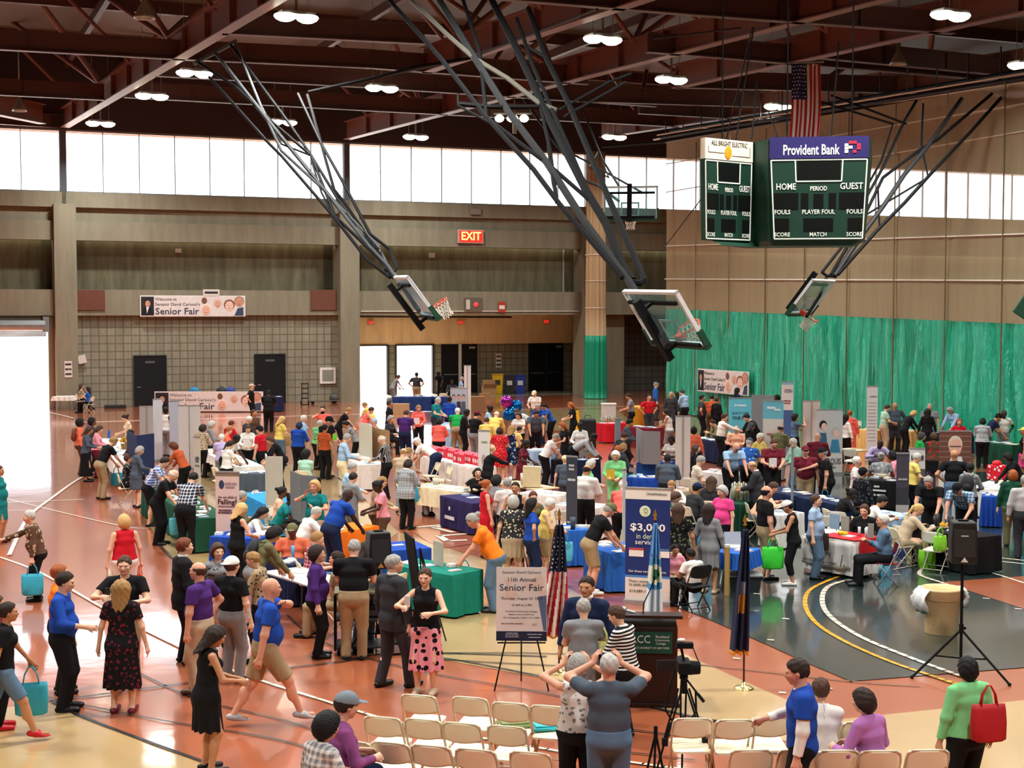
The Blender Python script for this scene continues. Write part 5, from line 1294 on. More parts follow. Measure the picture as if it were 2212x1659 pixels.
# ---------------------------------------------------------------- the crowd
CROWD = """
T1 800 205 1.75 70 st f cu:black k l:salmon tr:brown|behind the group at the curved table
T1 920 198 1.72 75 st f cu:black d l:charcoal tr:black|in a dark group near the doorway glare
T1 905 285 1.68 80 ho f lg:brown m l:slate sl:black|standing behind the pale pink blouse
T1 1005 278 1.62 80 ho f bb:brown p l:pink tr:maroon|at the flower table
T1 1205 172 1.65 250 ho f bn:darkbrown p n:cream tr:black|behind the flower table
T1 1140 394 1.78 50 tl m sh:sandy p s:black tr:khaki|leaning over the flower table
T1 1278 560 1.30 70 sc f sh:brown p l:black:dots:white tr:black|seated on a chair by the flowers
T1 1408 482 1.62 60 ho f bb:grey p l:slate sk:slate|beside the navy display board
T1 1292 322 1.6 260 tl f sh:black d l:black tr:black|half hidden by the navy display board
T1 1650 92 1.72 20 st f sh:black k n:white tr:grey|between two tall banner backs
T1 1715 452 1.62 290 tl f cu:auburn p l:rust tr:black|bending beside the tall white panel
T1 1652 598 1.74 85 tl b sh:darkbrown p s:blue:plaid:white so:black|at the long table edge
T1 1742 722 1.76 100 tl m bd:white p s:black tr:black|bending over a turquoise bag
T1 1932 752 1.78 15 tl b sh:black p s:navy:grid:white tr:black|seen from behind at the teal table
T1 285 1122 1.62 255 pt g sh:silver p l:brown:big:beige tr:black|walking along the bright doorway path
T1 1232 1168 1.62 330 st g cu:blond p n:red tr:white|carrying two shopping bags
T1 -10 672 1.7 90 st g sh:brown m l:teal sk:teal|cut by the picture edge
B1 430 200 1.74 70 st m sh:gingery p s:orange tr:black|behind the royal blue shirt
B1 482 254 1.80 85 ha b sh:darkbrown p m:royal tr:black|holding one hand forward
B1 892 140 1.80 175 ge m sh:brown p s:black tr:khaki|gesturing towards the floral dress
B1 872 305 1.72 0 st f lg:sandy p s:black:floral:maroon drm:black:floral:maroon maroon|with her back turned, red shoes
B1 1325 8 1.84 60 st m sh:redbrown p lj:black tr:black|in a dark suit beside the purple polo
B1 1422 180 1.78 285 hi b bd:brown r s:purple tr:beige brown|hand on hip beside the dark suit
B1 1565 52 1.62 150 st f cu:brown p l:grey:floral:charcoal tr:black|smiling beside the white cap
B1 1665 145 1.74 30 st m sh:brown:white:back p s:black tr:grey|with a backwards white cap and grey trousers
B1 1800 114 1.64 280 ho f sh:sandy p l:khaki:floral:charcoal tr:black|facing the white cap
B1 1945 294 1.84 70 wc b no:brown r s:royal so:khaki silver|bearded and striding in white sneakers
B1 1575 643 1.66 60 ho f lg:darkbrown m n:black drk:black|reading a phone alone on the orange floor
B1 55 450 1.68 70 wk f bn:darkbrown m s:black so:denim red|with white lettering and red shoes
B1 -28 440 1.66 75 st f sh:brown m l:maroon tr:black red|mostly cut off by the picture edge
T2 570 45 1.78 95 h2 m sh:grey:beige p s:black tr:black|before the registration table banner
T2 742 108 1.78 0 ho b sh:black:black k s:black tr:black|in dark uniform at the registration table
T2 592 300 1.74 120 st m sh:brown m l:brown tr:black|behind the white haired heads
T2 556 370 1.66 100 ho m sh:white p l:charcoal tr:black|at the far end of the white table
T2 140 452 1.64 20 ho g cu:darkbrown d l:beige:floral:brown tr:black|standing beside the tall white panel
T2 248 442 1.62 60 ho g cu:silver p l:grey tr:black|in the line at the white table
T2 375 410 1.62 30 ho f sh:auburn p s:red tr:black|between the curly heads
T2 355 475 1.58 80 ho f sh:gingery p l:salmon tr:black|short one in the middle of the queue
T2 288 545 1.60 340 ho g sh:white p s:lavender tr:grey|leaning on the long white table
T2 365 613 1.64 40 ho f py:darkbrown p s:white tr:black|with a dark ponytail at the table
T2 428 558 1.72 110 tl m sh:black k s:white tr:black|leaning down to the leaflets
T2 535 460 1.64 160 ho f bb:brown p l:white tr:black|holding an open white paper
T2 640 462 1.74 290 ha b sh:black:black r s:red tr:black|holding out a turquoise bag
T2 740 570 1.64 255 tl f bb:brown p l:black tr:black|behind the white folded board
T2 885 368 1.66 50 ho g lg:blond p s:yellow tr:denim|with a tan shoulder bag
T2 1092 355 1.66 70 st f sh:white p l:ltblue tr:beige|behind the royal blue jacket
T2 1050 424 1.66 15 ho g bb:navy k l:royal tr:black|in the middle of the aisle
T2 1275 265 1.72 185 ph m sh:black p s:coral tr:black|taking a picture with a phone
T2 1258 408 1.62 40 ho g sh:silver p l:ltgreen:floral:charcoal tr:black|beside the rust coloured shirt
T2 1298 438 1.68 30 st f sh:black m s:rust tr:black|behind the tall black cap
T2 1350 380 1.90 120 ho b sh:black:black r s:black tr:khaki brown|tall, holding bright green paper
T2 1548 285 1.70 85 tl m sh:sandy p s:black tr:black|bending near the open doorway
T2 1492 420 1.64 270 tl f py:black m s:grey tr:black|leaning over a table of papers
T2 1535 545 1.78 70 ho m sh:grey p l:ltblue tr:cream brown|in cream trousers beside the photo board
T2 1690 232 1.70 300 tl m sh:sandy p s:yellow tr:ltblue|stooping in the doorway light
T2 1768 280 1.66 70 tl g sh:brown p n:coral tr:coral|bending in the doorway light
T2 1945 205 1.78 80 st m sh:charcoal m s:black tr:black|dark against the bright floor
T2 1962 364 1.34 120 si f cu:grey p l:charcoal tr:black|seated by the cardboard display
T2 2112 308 1.74 20 ho b sh:brown p s:purple tr:navy|by the open entrance doors
T2 1850 560 1.76 280 ho m bd:white p l:black:vstripe:silver tr:black|bald, facing the photo board
T2 1588 835 1.70 80 ho m sh:grey p l:ltblue tr:grey|behind the grey jacket and strap
T2 1592 932 1.62 40 ho g sh:darkbrown p l:grey tr:grey|with a strap across the back
T2 1112 702 1.32 20 sc f af:black k s:mint tr:black|seated behind the grey folded board
T2 1195 1012 1.68 200 ph g cu:blond r s:teal tr:beige|raising an arm by the bright blue table
T2 882 1085 1.28 80 si f bn:black d s:peach tr:black|seated at the bright blue table
T2 978 1128 1.28 80 sl f bn:black k s:teal tr:black|writing with her head down
T2 490 1235 1.64 45 ho f lg:blond p n:black tr:black|beside the falling question banner
T2 625 1298 1.26 85 sl f lg:black p l:white tr:black|seated with head bowed
T2 480 1112 1.30 60 si g sh:grey p l:olive tr:charcoal|seated behind the blond head
T2 1538 1098 1.80 50 tl b no:black k s:royal tr:navy|leaning over the orange table
T2 1222 1275 1.28 60 sl b sh:silver p l:white tr:grey|seated writing at the orange table
T2 972 1440 1.30 180 si b sh:brown:olive d s:salmon tr:brown|seated facing the audience, camouflage cap
B2 588 140 1.70 60 tl m cu:black m l:olive tr:grey|wearing a black backpack
B2 850 165 1.30 70 si b sh:sandy p s:maroon:plaid:pink tr:denim|seated at the dark blue table
B2 884 266 1.66 85 st g cu:darkbrown p l:purple tr:black|standing by the pale table end
B2 1022 304 1.34 280 sc m sh:darkbrown r s:khaki tr:khaki|bearded and seated, hand raised
B2 1150 224 1.78 0 ho b sh:grey p s:black tr:khaki|facing away behind the equipment cart
B2 1236 240 1.62 20 ho g lg:darkbrown p l:grey tr:denim|next to the black speaker
B2 1435 340 1.82 45 sw m sh:grey p lj:charcoal tr:charcoal|in a charcoal suit by the cart
B2 1655 416 1.70 190 ge f bn:brown p n:black sm:pink:big:black beige|facing front in a pink patterned skirt
B2 1985 42 1.78 275 tl g bn:grey r s:orange tr:denim|bending over the green table
T2 1800 1003 1.66 255 ho f bn:black k s:pink tr:brown|next to the hooded coat
T2 1885 985 1.68 100 ho g bb:sandy p l:khaki tr:brown|in a hooded coat, back turned
T2 2140 798 1.66 30 ho g bb:darkbrown p lj:silver:plaid:grey tr:black|in flared trousers on the bare floor
T3 190 590 1.74 300 bd m sh:white:white p s:white tr:navy|bending double beside the pink bags
T3 60 680 1.66 20 ho m bd:sandy p l:beige tr:grey|close to the bending white shirt
T3 118 690 1.62 60 ho f sh:sandy p l:beige tr:brown|in the shade of the bending figure
T3 195 822 1.32 80 si f sh:grey p s:turquoise tr:grey|seated in front of the plaid jacket
T3 205 258 1.70 170 ho f bb:sandy p l:coral tr:black|facing front with leaflets in hand
T3 408 182 1.78 110 ho b sh:silver p s:teal tr:charcoal|looking down at the entrance table
T3 492 178 1.74 20 st m sh:black d l:royal tr:navy|beside the family photo banner
T3 592 292 1.76 0 tl b sh:white:white r s:green tr:khaki|bright green, seen from behind
T3 415 388 1.62 10 ho g bb:black m l:coral tr:black|in pink red, seen from behind
T3 695 300 1.72 80 ho m sh:black k l:black tr:black|between the green shirt and the black jacket
T3 792 320 1.76 40 ho m sh:black:maroon p l:black tr:grey|with a dark red cap
T3 930 265 1.66 90 ho f bn:black k s:ltblue tr:black|behind the yellow shirts
T3 985 320 1.72 20 tl b bd:white p l:yellow tr:beige|seen from behind near the balloons
T3 885 380 1.60 10 ho g sh:brown p l:yellow tr:beige|small figure beside the pale yellow back
T3 1010 474 1.66 0 ho g bb:darkbrown p s:red:floral:coral drk:red:floral:coral|behind the tall oval logo banner
T3 1138 466 1.68 20 ho f lg:sandy p n:navy:big:ltblue drk:navy:big:ltblue|beside the red dress
T3 1182 300 1.66 290 bd m sh:brown p l:ltgrey tr:grey|bending beneath the foil balloons
T3 1190 330 1.64 200 ho f lg:brown p s:white tr:black|below the balloon strings
T3 1215 470 1.45 60 ho f sh:darkbrown m s:yellow tr:black|short figure in bright yellow
T3 1288 608 1.62 110 ho f bn:black k s:maroon:floral:black drm:maroon:floral:black|clapping beside the floral dresses
T3 1352 116 1.76 200 ho m sh:grey:cream p s:white tr:slate|alone on the far floor
T3 1385 250 1.68 200 tl f sh:grey p s:royal tr:navy|stooping behind the slate shirt
T3 1436 246 1.64 250 tl f py:black m s:blue tr:black|beside the black suitcase
T3 1376 315 1.78 175 tl b sh:black m s:slate tr:black|bearded, looking down behind the table
T3 1705 228 1.68 260 ho f lg:gingery p s:black tr:black|on the bare floor by the yellow cone
T3 1618 430 1.66 250 ho f lg:gingery p s:black drk:black|facing the white tee shirt
T3 1578 545 1.62 75 tl g sh:grey p s:white tr:black|with a black shoulder bag, leaning
T3 1812 434 1.70 185 ho f bn:black k l:white sl:charcoal:vstripe:white|facing front in a striped skirt
T3 1950 545 1.74 110 bd m sh:black k l:ltgrey tr:black|bending low beside the striped skirt
T3 1662 758 1.46 10 st m sh:blond:cream p s:slate tr:slate|short figure by the charcoal banner
T3 1886 852 1.78 25 ho b bd:darkbrown m l:white tr:black|beside the charcoal banner
T3 1938 798 1.62 85 ho g bb:silver p s:ltgreen tr:dkgreen|facing the white shirt
T3 2162 722 1.66 190 ho g cu:white p l:ltgreen tr:ltgreen|holding a yellow folder
T3 678 858 1.28 170 sc f bb:black p l:black tr:black|seated with a phone at her ear
T3 770 915 1.26 200 sl f py:brown p s:black:floral:white tr:black|seated beside the black hair
T3 880 993 1.64 70 st f bn:gingery r n:red drm:red|narrow red figure by the navy table
T3 985 965 1.64 20 ho g cu:black k l:grey tr:grey|behind the short grey hair
T3 1086 978 1.64 0 st g sh:grey p s:white tr:black|with a black handbag, back turned
T3 1166 1022 1.66 190 st f bn:darkbrown m n:black tr:black|facing front between two grey heads
T3 1146 1162 1.64 0 st g cu:silver p s:charcoal:floral:cream sk:beige|in a pleated beige skirt
T3 1338 1178 1.66 70 hi f lg:black m s:royal tr:navy white|with long black hair and dark jeans
T3 1345 1116 1.30 170 si f sh:auburn p l:olive tr:black|seated behind the royal blue shirt
T3 1532 1190 1.60 85 ho g sh:white p n:yellow so:khaki|with a turquoise bag by the flag
T3 2122 1246 1.74 75 tl m sh:grey:olive r s:black so:khaki white|in shorts, leaning over the blue table
T3 936 646 1.68 60 pt m bd:blond p l:black tr:black|half hidden by the oval logo banner
T4 540 28 1.76 90 st m sh:grey:grey p l:blue tr:charcoal|beyond the edge of the green curtain
T4 252 142 1.78 270 ho m sh:darkbrown m s:grey tr:black|at the drink dispenser
T4 470 148 1.76 160 h2 m sh:black r s:red tr:charcoal|with hands behind, near the yellow bin
T4 690 122 1.70 200 st m sh:grey m l:charcoal tr:charcoal|in the shade by the curtain edge
T4 738 118 1.62 300 st f lg:darkbrown p l:black tr:black|behind the pale blue dress shirt
T4 792 103 1.78 310 ho b sh:charcoal p l:ltblue tr:black|seen from behind at the curtain
T4 632 296 1.66 300 ho f lg:black m n:white tr:grey white|in grey trousers by the grey board
T4 290 400 1.74 100 ho b sh:black m l:slate tr:black|bearded, above the short grey board
T4 236 540 1.66 60 tl m sh:brown p l:charcoal tr:black|behind the narrow pale banner
T4 1000 153 1.78 90 h2 b sh:black m s:charcoal tr:black|hands on belt by the welcome banner
T4 1094 158 1.72 10 ho b sh:black m l:rust tr:brown|in a rust shirt before the curtain
T4 1150 172 1.72 60 st m sh:brown m l:black tr:black|next to the rust shirt
T4 1225 334 1.76 80 pt m sh:brown r l:white tr:black|reaching towards the seated group
T4 1098 404 1.30 270 sl m sh:darkbrown p l:olive tr:black|seated behind the navy table
T4 1432 350 1.78 255 tl m sh:black p lj:black tr:black|bearded, leaning in a black suit
T4 1506 430 1.64 60 ho f lg:charcoal p l:black tr:black|with long dark hair beside the black suit
T4 1310 462 1.30 200 si b bd:grey r l:peach tr:grey|seated below the pale blue poster
T4 1578 5 1.86 10 st b sh:black m l:mint tr:beige|pale green, behind the grey panel
T4 1352 80 1.76 70 st f lg:black m l:navy tr:black|before the curtain welcome banner
T4 1742 155 1.70 250 st f cu:black k l:black tr:black|peeping over the grey panel
T4 942 645 1.64 90 st f lg:brown p l:black tr:black|beside the tall blank banner back
T4 918 466 1.62 20 st f bb:black m l:salmon tr:black|with a red bag by the banner back
T4 1002 765 1.70 85 ho m sh:grey p s:beige:stripe:white tr:beige|at the white table of pink papers
T4 655 748 1.66 10 ho b sh:black k l:slate tr:black|facing the blue table of papers
T4 690 560 1.30 200 si f bb:black k s:white tr:black|small figure behind the banner edge
T4 1345 638 1.78 165 tl b no:grey r s:ltblue tr:black|bald, in a light blue polo
T4 1388 580 1.74 30 ho b sh:silver:slate p s:blue:big:ltblue tr:black|in a blue flowered shirt
T4 1590 540 1.76 140 ho b sh:white r s:yellow tr:black|white haired beside the dark red shirt
T4 1718 600 1.78 175 ho b sh:brown r s:maroon tr:black|holding a paper, dark red polo
T4 1788 456 1.70 40 ho b bd:charcoal m l:olive tr:grey|seen from behind by the leaflet banner
T4 1892 590 1.72 250 ho b sh:white p l:mint tr:denim|bespectacled beside the dark red polo
T4 1465 815 1.70 285 ho b bd:sandy r lj:charcoal tr:black|in a charcoal blazer, papers behind
T4 1928 345 1.64 80 ph f cu:darkbrown p s:denim tr:black|raising a hand by the white panel
T4 2028 664 1.76 190 st b sh:black:maroon r s:maroon tr:khaki|smiling beside the black polo
T5 435 850 1.62 60 st g sh:black:black m l:black:floral:slate tr:black|between two turquoise bags
T5 160 535 1.74 15 ho b no:grey r l:maroon tr:black|bald, seen from behind at a poster
T5 205 684 1.76 280 pt b sh:grey:black r s:black tr:black|reaching across with a cap and badge
T4 955 1035 1.28 60 si m sh:black:navy m l:charcoal tr:black|seated, dark blue cap
T4 1095 965 1.32 20 si f lg:brown m l:charcoal tr:black|seated with very long brown hair
T4 1188 1065 1.62 230 ha g cu:silver p s:hotpink tr:black|in bright pink with a name tag
T4 1088 1230 1.64 30 st f lg:darkbrown m l:grey drk:grey beige|in a short grey dress
T4 760 1235 1.66 10 st g lg:brown m s:black:floral:olive drk:black:floral:olive|in a black flowered dress
T4 740 1130 1.64 110 bd f lg:brown p s:mint tr:grey|bending with an open turquoise bag
T4 692 1014 1.30 200 sl f sh:sandy p l:white tr:grey|seated above the dental banner
T4 1642 1058 1.80 80 st b bd:black r s:black so:khaki|in khaki shorts by the glass table
T4 1718 1030 1.34 90 sl g sh:brown r l:peach tr:grey|leaning on the long white table
T4 1828 1214 1.60 280 ho f sh:black:white m n:black cp:black white|with a pink white cap and white sneakers
T4 2135 1148 1.62 115 st g sh:brown p s:ltblue:floral:lavender tr:denim|pale tie dye shirt and brown handbag
T4 212 1012 1.62 10 tl g sh:white:pink p l:coral tr:black|coral jacket behind the dental banner
T4 158 658 1.62 10 ho f sh:gingery p l:charcoal tr:black|just above the white curly head
T4 226 638 1.64 60 ho f bb:sandy p l:charcoal tr:black|carrying a turquoise bag behind white curls
T5 552 768 1.66 110 st g sh:white r s:white:big:pink tr:black|with a grey shoulder bag
T5 862 254 1.74 85 ho m sh:brown p s:mint tr:beige|at the gold tablecloth by the curtain
T5 986 224 1.78 180 h2 b no:grey m l:slate tr:charcoal|facing front behind the gold tablecloth
T5 1124 314 1.66 80 tl f bb:blond p l:black tr:black|leaning at the table by the curtain
T5 1278 240 1.74 200 st b sh:grey r s:grey tr:grey|behind the long black veil
T5 1250 290 1.68 10 st f lg:black k l:black drl:black|in a long black veil and dress
T5 1468 284 1.70 240 tl b cu:grey r l:ltblue tr:denim|leaning over the end table
T5 1598 386 1.32 190 si f bb:gingery p l:red tr:red|seated above the brick photo banner
T5 1802 386 1.66 20 ho g bb:black m l:silver:floral:grey tr:black|with a royal blue bag
T5 2014 300 1.78 170 h2 m no:black k s:white tr:grey|in a white shirt near the green cloth
T5 2088 356 1.76 90 tl m sh:black:black m s:navy tr:charcoal|before the dark green table
T5 480 305 1.66 20 st g sh:gingery p l:coral drl:coral|coral red, beyond the care banner
T5 442 344 1.66 60 st f lg:black m l:white tr:black|beside the coral red dress
T5 785 604 1.34 175 sl m no:black k l:lavender tr:black|seated facing front, writing
T5 790 722 1.34 10 si g bn:grey d s:grey:floral:ltgrey tr:black|seated, back turned, patterned grey
T5 895 714 1.32 290 si f bb:black k l:pink tr:black|seated by the photo poster
T5 1162 738 1.66 85 ho g sh:silver p s:yellow tr:black|with turquoise and purple bags
T5 1318 534 1.64 20 ho g cu:brown m l:brown:big:red sk:black|in a brown flowered blouse
T5 1205 528 1.32 90 si g bb:charcoal p s:green tr:black|seated in green near the posters
T5 1520 698 1.80 10 h2 b no:silver m s:black tr:denim|bald, hands at hips, in jeans
T5 1682 835 1.66 30 ho f sh:black k l:grey tr:black|with a backpack, bowed over
T5 1248 975 1.74 210 tl b sh:grey r s:black tr:black|leaning at the dark table of mugs
T5 1548 1045 1.76 215 bd b sh:grey:black r s:ltblue:plaid:slate tr:black|bent over the dark table
T5 1930 733 1.64 270 tl f bb:black k l:black tr:black|leaning over the red wrapped gift
T5 2105 898 1.68 20 st g bb:gingery p l:dkgreen tr:olive|seen from behind, olive trousers
T5 2212 478 1.66 290 st f sh:black:yellow m n:black sk:hotpink|pink skirt at the picture edge
T5 2225 950 1.74 10 st b sh:grey m l:ltgrey tr:charcoal|pale shirt at the picture edge
T5 504 1094 1.30 80 sl f bn:black k l:black tr:black|seated at the long leaflet table
T5 622 1244 1.30 210 si g bb:brown p l:black tr:black|seated in glasses by the fruit table
T5 812 1164 1.32 90 sl f sh:black m l:white tr:charcoal|seated by the pale blue cloth
T5 806 1340 1.32 275 sc m sh:white r l:denim tr:black|seated at the red cloth corner
T5 1168 1248 1.32 75 sl f py:blond p l:beige tr:beige|seated with a blond ponytail
B4 548 1080 1.78 280 ha m sh:darkbrown r sw:royal tr:black|in a blue jersey over white sleeves
B4 736 1260 1.32 10 sc f sh:brown p s:white tr:grey|seated in white behind the blue jersey
B4 1032 1240 1.34 320 si f bb:darkbrown p l:orchid tr:black|seated in orchid pink, back turned
B4 1785 1060 1.66 340 st g bb:black m l:ltgreen tr:black|with a large red shoulder bag
B3 888 515 1.82 200 st m sh:darkbrown m lj:navy tr:navy|greeting two visitors in a navy suit
B3 865 636 1.64 0 ho g sh:grey p s:grey drk:grey|seen from behind at the lectern
B3 1084 680 1.62 300 ho g sh:brown p l:black:stripe:white tr:black|with a pale yellow bag at the lectern
B3 826 1050 1.62 0 p2 g cu:grey r n:white:floral:grey tr:black|hands raised, taking a picture
B3 1050 1040 1.76 0 p2 b sh:silver r s:slate tr:denim|arms up behind the camera, slate shirt
B3 1526 272 1.0 170 si f sh:black m s:pink tr:black|child seated beside the dental banner
B3 1632 266 1.04 330 si m sh:black d s:white tr:black|child on the black folding chair
B5 345 398 1.34 45 si f cu:black r l:grey:plaid:white tr:denim|seated in grey plaid, black knitted hat
B5 480 356 1.38 60 si f lg:darkbrown:bluegrey p l:magenta tr:navy|seated in plum beneath a blue grey cap
Z4 970 843 1.72 110 tl m sh:grey p s:ltblue tr:black|stooping by the block wall door
Z4 996 856 1.70 10 tl b sh:gingery p s:maroon tr:beige|in dark red by the block wall door
Z4 486 912 1.28 60 sc f lg:brown p l:beige tr:black|seated at the far table
Z4 524 928 1.28 280 sc f lg:darkbrown p s:blue tr:black|seated beside the far table
Z5 447 860 1.66 60 tl f sh:brown m s:grey tr:grey|pale against the bright doorway
Z5 553 842 1.78 10 h2 b sh:black m s:charcoal tr:khaki|dark against the bright doorway
Z5 682 842 1.74 200 tl m sh:black:black k s:black tr:black|behind the blue entrance table
Z5 765 888 1.30 160 si m sh:black k l:charcoal tr:black|seated at the blue entrance table
Z5 826 868 1.30 80 si f bb:grey p s:ltblue tr:grey|seated by the tall white panel
""".strip().splitlines()
COL['bluegrey'] = '7a858e'
for ln in CROWD: person(ln)
_p = [p for p in PEOPLE if 'blue jersey over' in p[5]][0]; obj_of(part_mesh('shirt', _p[1], _p[2], True, 'l'), [cloth('white')], _p[0], 'undershirt'); _p[0]['label'] = 'person with short dark brown hair in royal blue shirt, white sleeves underneath, standing'
def who(txt):
    for p in PEOPLE:
        if txt in p[5]: return p
    raise KeyError(txt)

# keep bodies out of one another and out of the tables, moving them mostly towards or away from the viewer
def _rects():
    out = []
    for ctx, l in TABLES:
        for g, L, W, ang in l: out.append((g.location.x, g.location.y, ang, L / 2 + .05, W / 2 + .05))
    return out
RECT = _rects()
_off = {'bd': .36, 'tl': .16, 'sl': .25, 'si': .2, 'sc': .2, 'pt': .12}
def _cen(P):
    q = _off.get(P[1], 0) * P[3]; r_ = P[0].rotation_euler.z; return P[0].location.x - q * math.sin(r_), P[0].location.y + q * math.cos(r_)
for it in range(90):
    mv = 0
    for i in range(len(PEOPLE)):
        A = PEOPLE[i]; a = A[0].location
        for j in range(i + 1, len(PEOPLE)):
            b = PEOPLE[j][0].location
            if abs(a.x - b.x) > 1.6 or abs(a.y - b.y) > 1.6: continue
            c1, c2 = _cen(A), _cen(PEOPLE[j]); dx, dy = c2[0] - c1[0], c2[1] - c1[1]
            need = .54 if not (A[4]['sit'] or PEOPLE[j][4]['sit']) else .58
            if abs(dx) < need and abs(dy) < need and dx * dx + dy * dy < need * need:
                push = (math.sqrt(max(need * need - dx * dx, 0)) - abs(dy)) * .5 + .01; sg = 1 if dy >= 0 else -1
                a.y -= push * sg; b.y += push * sg; a.x -= push * sg * a.x / a.y; b.x += push * sg * b.x / b.y; mv = 1
        s = A[4]
        rad = .13
        for cx, cy, an, hl, hw in RECT:
            dx, dy = a.x - cx, a.y - cy
            if dx * dx + dy * dy > 9: continue
            lx, ly = dx * math.cos(an) + dy * math.sin(an), -dx * math.sin(an) + dy * math.cos(an)
            px_, py_ = hl + rad - abs(lx), hw + rad - abs(ly)
            if px_ > 0 and py_ > 0:
                # candidates: along the short or the long side; weigh sideways moves in the picture more
                c1 = py_ * (abs(math.sin(an)) * 5 + 1); c2 = px_ * (abs(math.cos(an)) * 5 + 1)
                if c1 <= c2: q = py_ * (1 if ly >= 0 else -1); a.x += -math.sin(an) * q; a.y += math.cos(an) * q
                else: q = px_ * (1 if lx >= 0 else -1); a.x += math.cos(an) * q; a.y += math.sin(an) * q
                mv = 1
    if not mv: break
# ---------------------------------------------------------------- folding chairs
def chair_proto(c, leg, label, seatc=None):
    g = thing('folding_chair', label, 'chair'); m = mat(c, .45, noise=.04); lm = mat(leg, .4, .2, noise=.03); sm = mat(seatc or c, .5, noise=.04)
    for s in (1, -1):
        MB().path([(s * .17, -.235, .80), (s * .205, -.225, .775), (s * .215, -.20, .70), (s * .215, -.03, .34), (s * .215, .17, .0)], .0125, 8).build('leg', lm, g, smooth=True)
        MB().path([(s * .19, .15, .43), (s * .19, .02, .28), (s * .19, -.23, .0)], .0115, 8).build('leg', lm, g, smooth=True)
    MB().path([(.17, -.235, .80), (.1, -.242, .806), (-.1, -.242, .806), (-.17, -.235, .80)], .0125, 8).build('crossbar', lm, g, smooth=True)
    for q in ((.19, -.17, .06), (.215, .1, .1)): MB().tube(q, (-q[0], q[1], q[2]), .009).build('crossbar', lm, g, smooth=True)
    n = 10; vs = []; fs = []
    for j, z in enumerate((.61, .63, .785, .80)):
        for i in range(n + 1):
            x = -.205 + .41 * i / n; q = 1 - (2 * i / n - 1) ** 2; dz = (-.03 * q if j < 2 else 0)
            vs.append((x * (.94 if j == 3 else 1), -.185 - (z - .6) * .24 - .025 * q, z + dz))
    k = len(vs); vs += [(x, y + .014, z) for x, y, z in vs]
    for j in range(3):
        for i in range(n):
            a = j * (n + 1) + i; fs += [(a, a + 1, a + n + 2, a + n + 1), (k + a, k + a + n + 1, k + a + n + 2, k + a + 1)]
    for i in range(n): fs += [(i, k + i, k + i + 1, i + 1), (3 * (n + 1) + i, 3 * (n + 1) + i + 1, k + 3 * (n + 1) + i + 1, k + 3 * (n + 1) + i)]
    for j in range(3): a = j * (n + 1); b = a + n; fs += [(a, a + n + 1, k + a + n + 1, k + a), (b, k + b, k + b + n + 1, b + n + 1)]
    MB().add(vs, fs).build('backrest', sm, g, smooth=True)
    P = []; 
    for cx_, cy_, r, a0 in ((.14, .15, .06, 0), (-.14, .15, .06, 90), (-.17, -.19, .03, 180), (.17, -.19, .03, 270)):
        for t in range(5): a = R(a0 + 22.5 * t); P.append((cx_ + r * math.cos(a), cy_ + r * math.sin(a)))
    n = len(P); vs = [(x, y, .43 + y * .06) for x, y in P] + [(x, y, .452 + y * .06) for x, y in P]
    MB().add(vs, [tuple(range(n - 1, -1, -1)), tuple(range(n, 2 * n))] + [(i, (i + 1) % n, n + (i + 1) % n, n + i) for i in range(n)]).build('seat', sm, g)
    return g
CHP = {}
def chair(pos, fc, label, kind='cream', group=None):
    if kind not in CHP:
        c, l, s_ = dict(cream=('f2e6c6', 'ddd2b8', None), black=('1b1b1d', '2a2a2c', None), red=('7a1c26', 'a9acb0', None), white=('e6e2d4', 'cfccc0', None))[kind]
        CHP[kind] = o = chair_proto(c, l, label, s_)
    else: o = copy_tree(CHP[kind])
    o.location = (pos[0], pos[1], 0); o.rotation_euler = (0, 0, -R(fc)); o['label'] = label
    if group: o['group'] = group
    elif 'group' in o: del o['group']
    return o
def chair_at(t, X, Y, fc, label, kind='cream', group=None):
    u, v = px(t, X, Y); p = atz(u, v, .80); a = R(fc)
    return chair((p.x + .235 * math.sin(a), p.y + .235 * math.cos(a)), fc, label, kind, group)
GA = 'cream folding chairs for the audience'
for row, pts in (('empty front row', [(960, 326), (1310, 341), (1585, 379), (1850, 400)]), ('second row', [(712, 476), (990, 492), (1250, 517), (1560, 538)]), ('third row', [(500, 642), (762, 652), (1042, 671), (1348, 697), (1722, 717)])):
    for i, (x, y) in enumerate(pts): chair_at('B5', x, y, 16, f'cream folding chair, {ordn[i]} in the {row} counted from the seated pair', group=GA)
for i, (x, y) in enumerate([(478, 372), (700, 379), (885, 366), (1168, 388), (1366, 390)]):
    chair_at('B6', x, y, -2, ['cream chair beside the legs of the video tripod', 'empty cream chair second from the video tripod', 'cream chair hidden partly by the blue jersey boy', 'cream chair with the white topped woman seated', 'cream chair with the orchid pink woman seated'][i], group=GA)
for i, (x, y) in enumerate([(785, 538), (1035, 537), (1240, 540), (1460, 542), (1712, 537)]):
    chair_at('B6', x, y, -2, ['cream chair in the last row, one row behind the tripod chairs', 'cream chair in the last row, behind the blue jersey boy', 'cream chair in the last row, behind the white top', 'cream chair in the last row, behind the orchid top', 'cream chair ending the last row, beside the green top'][i], group=GA)
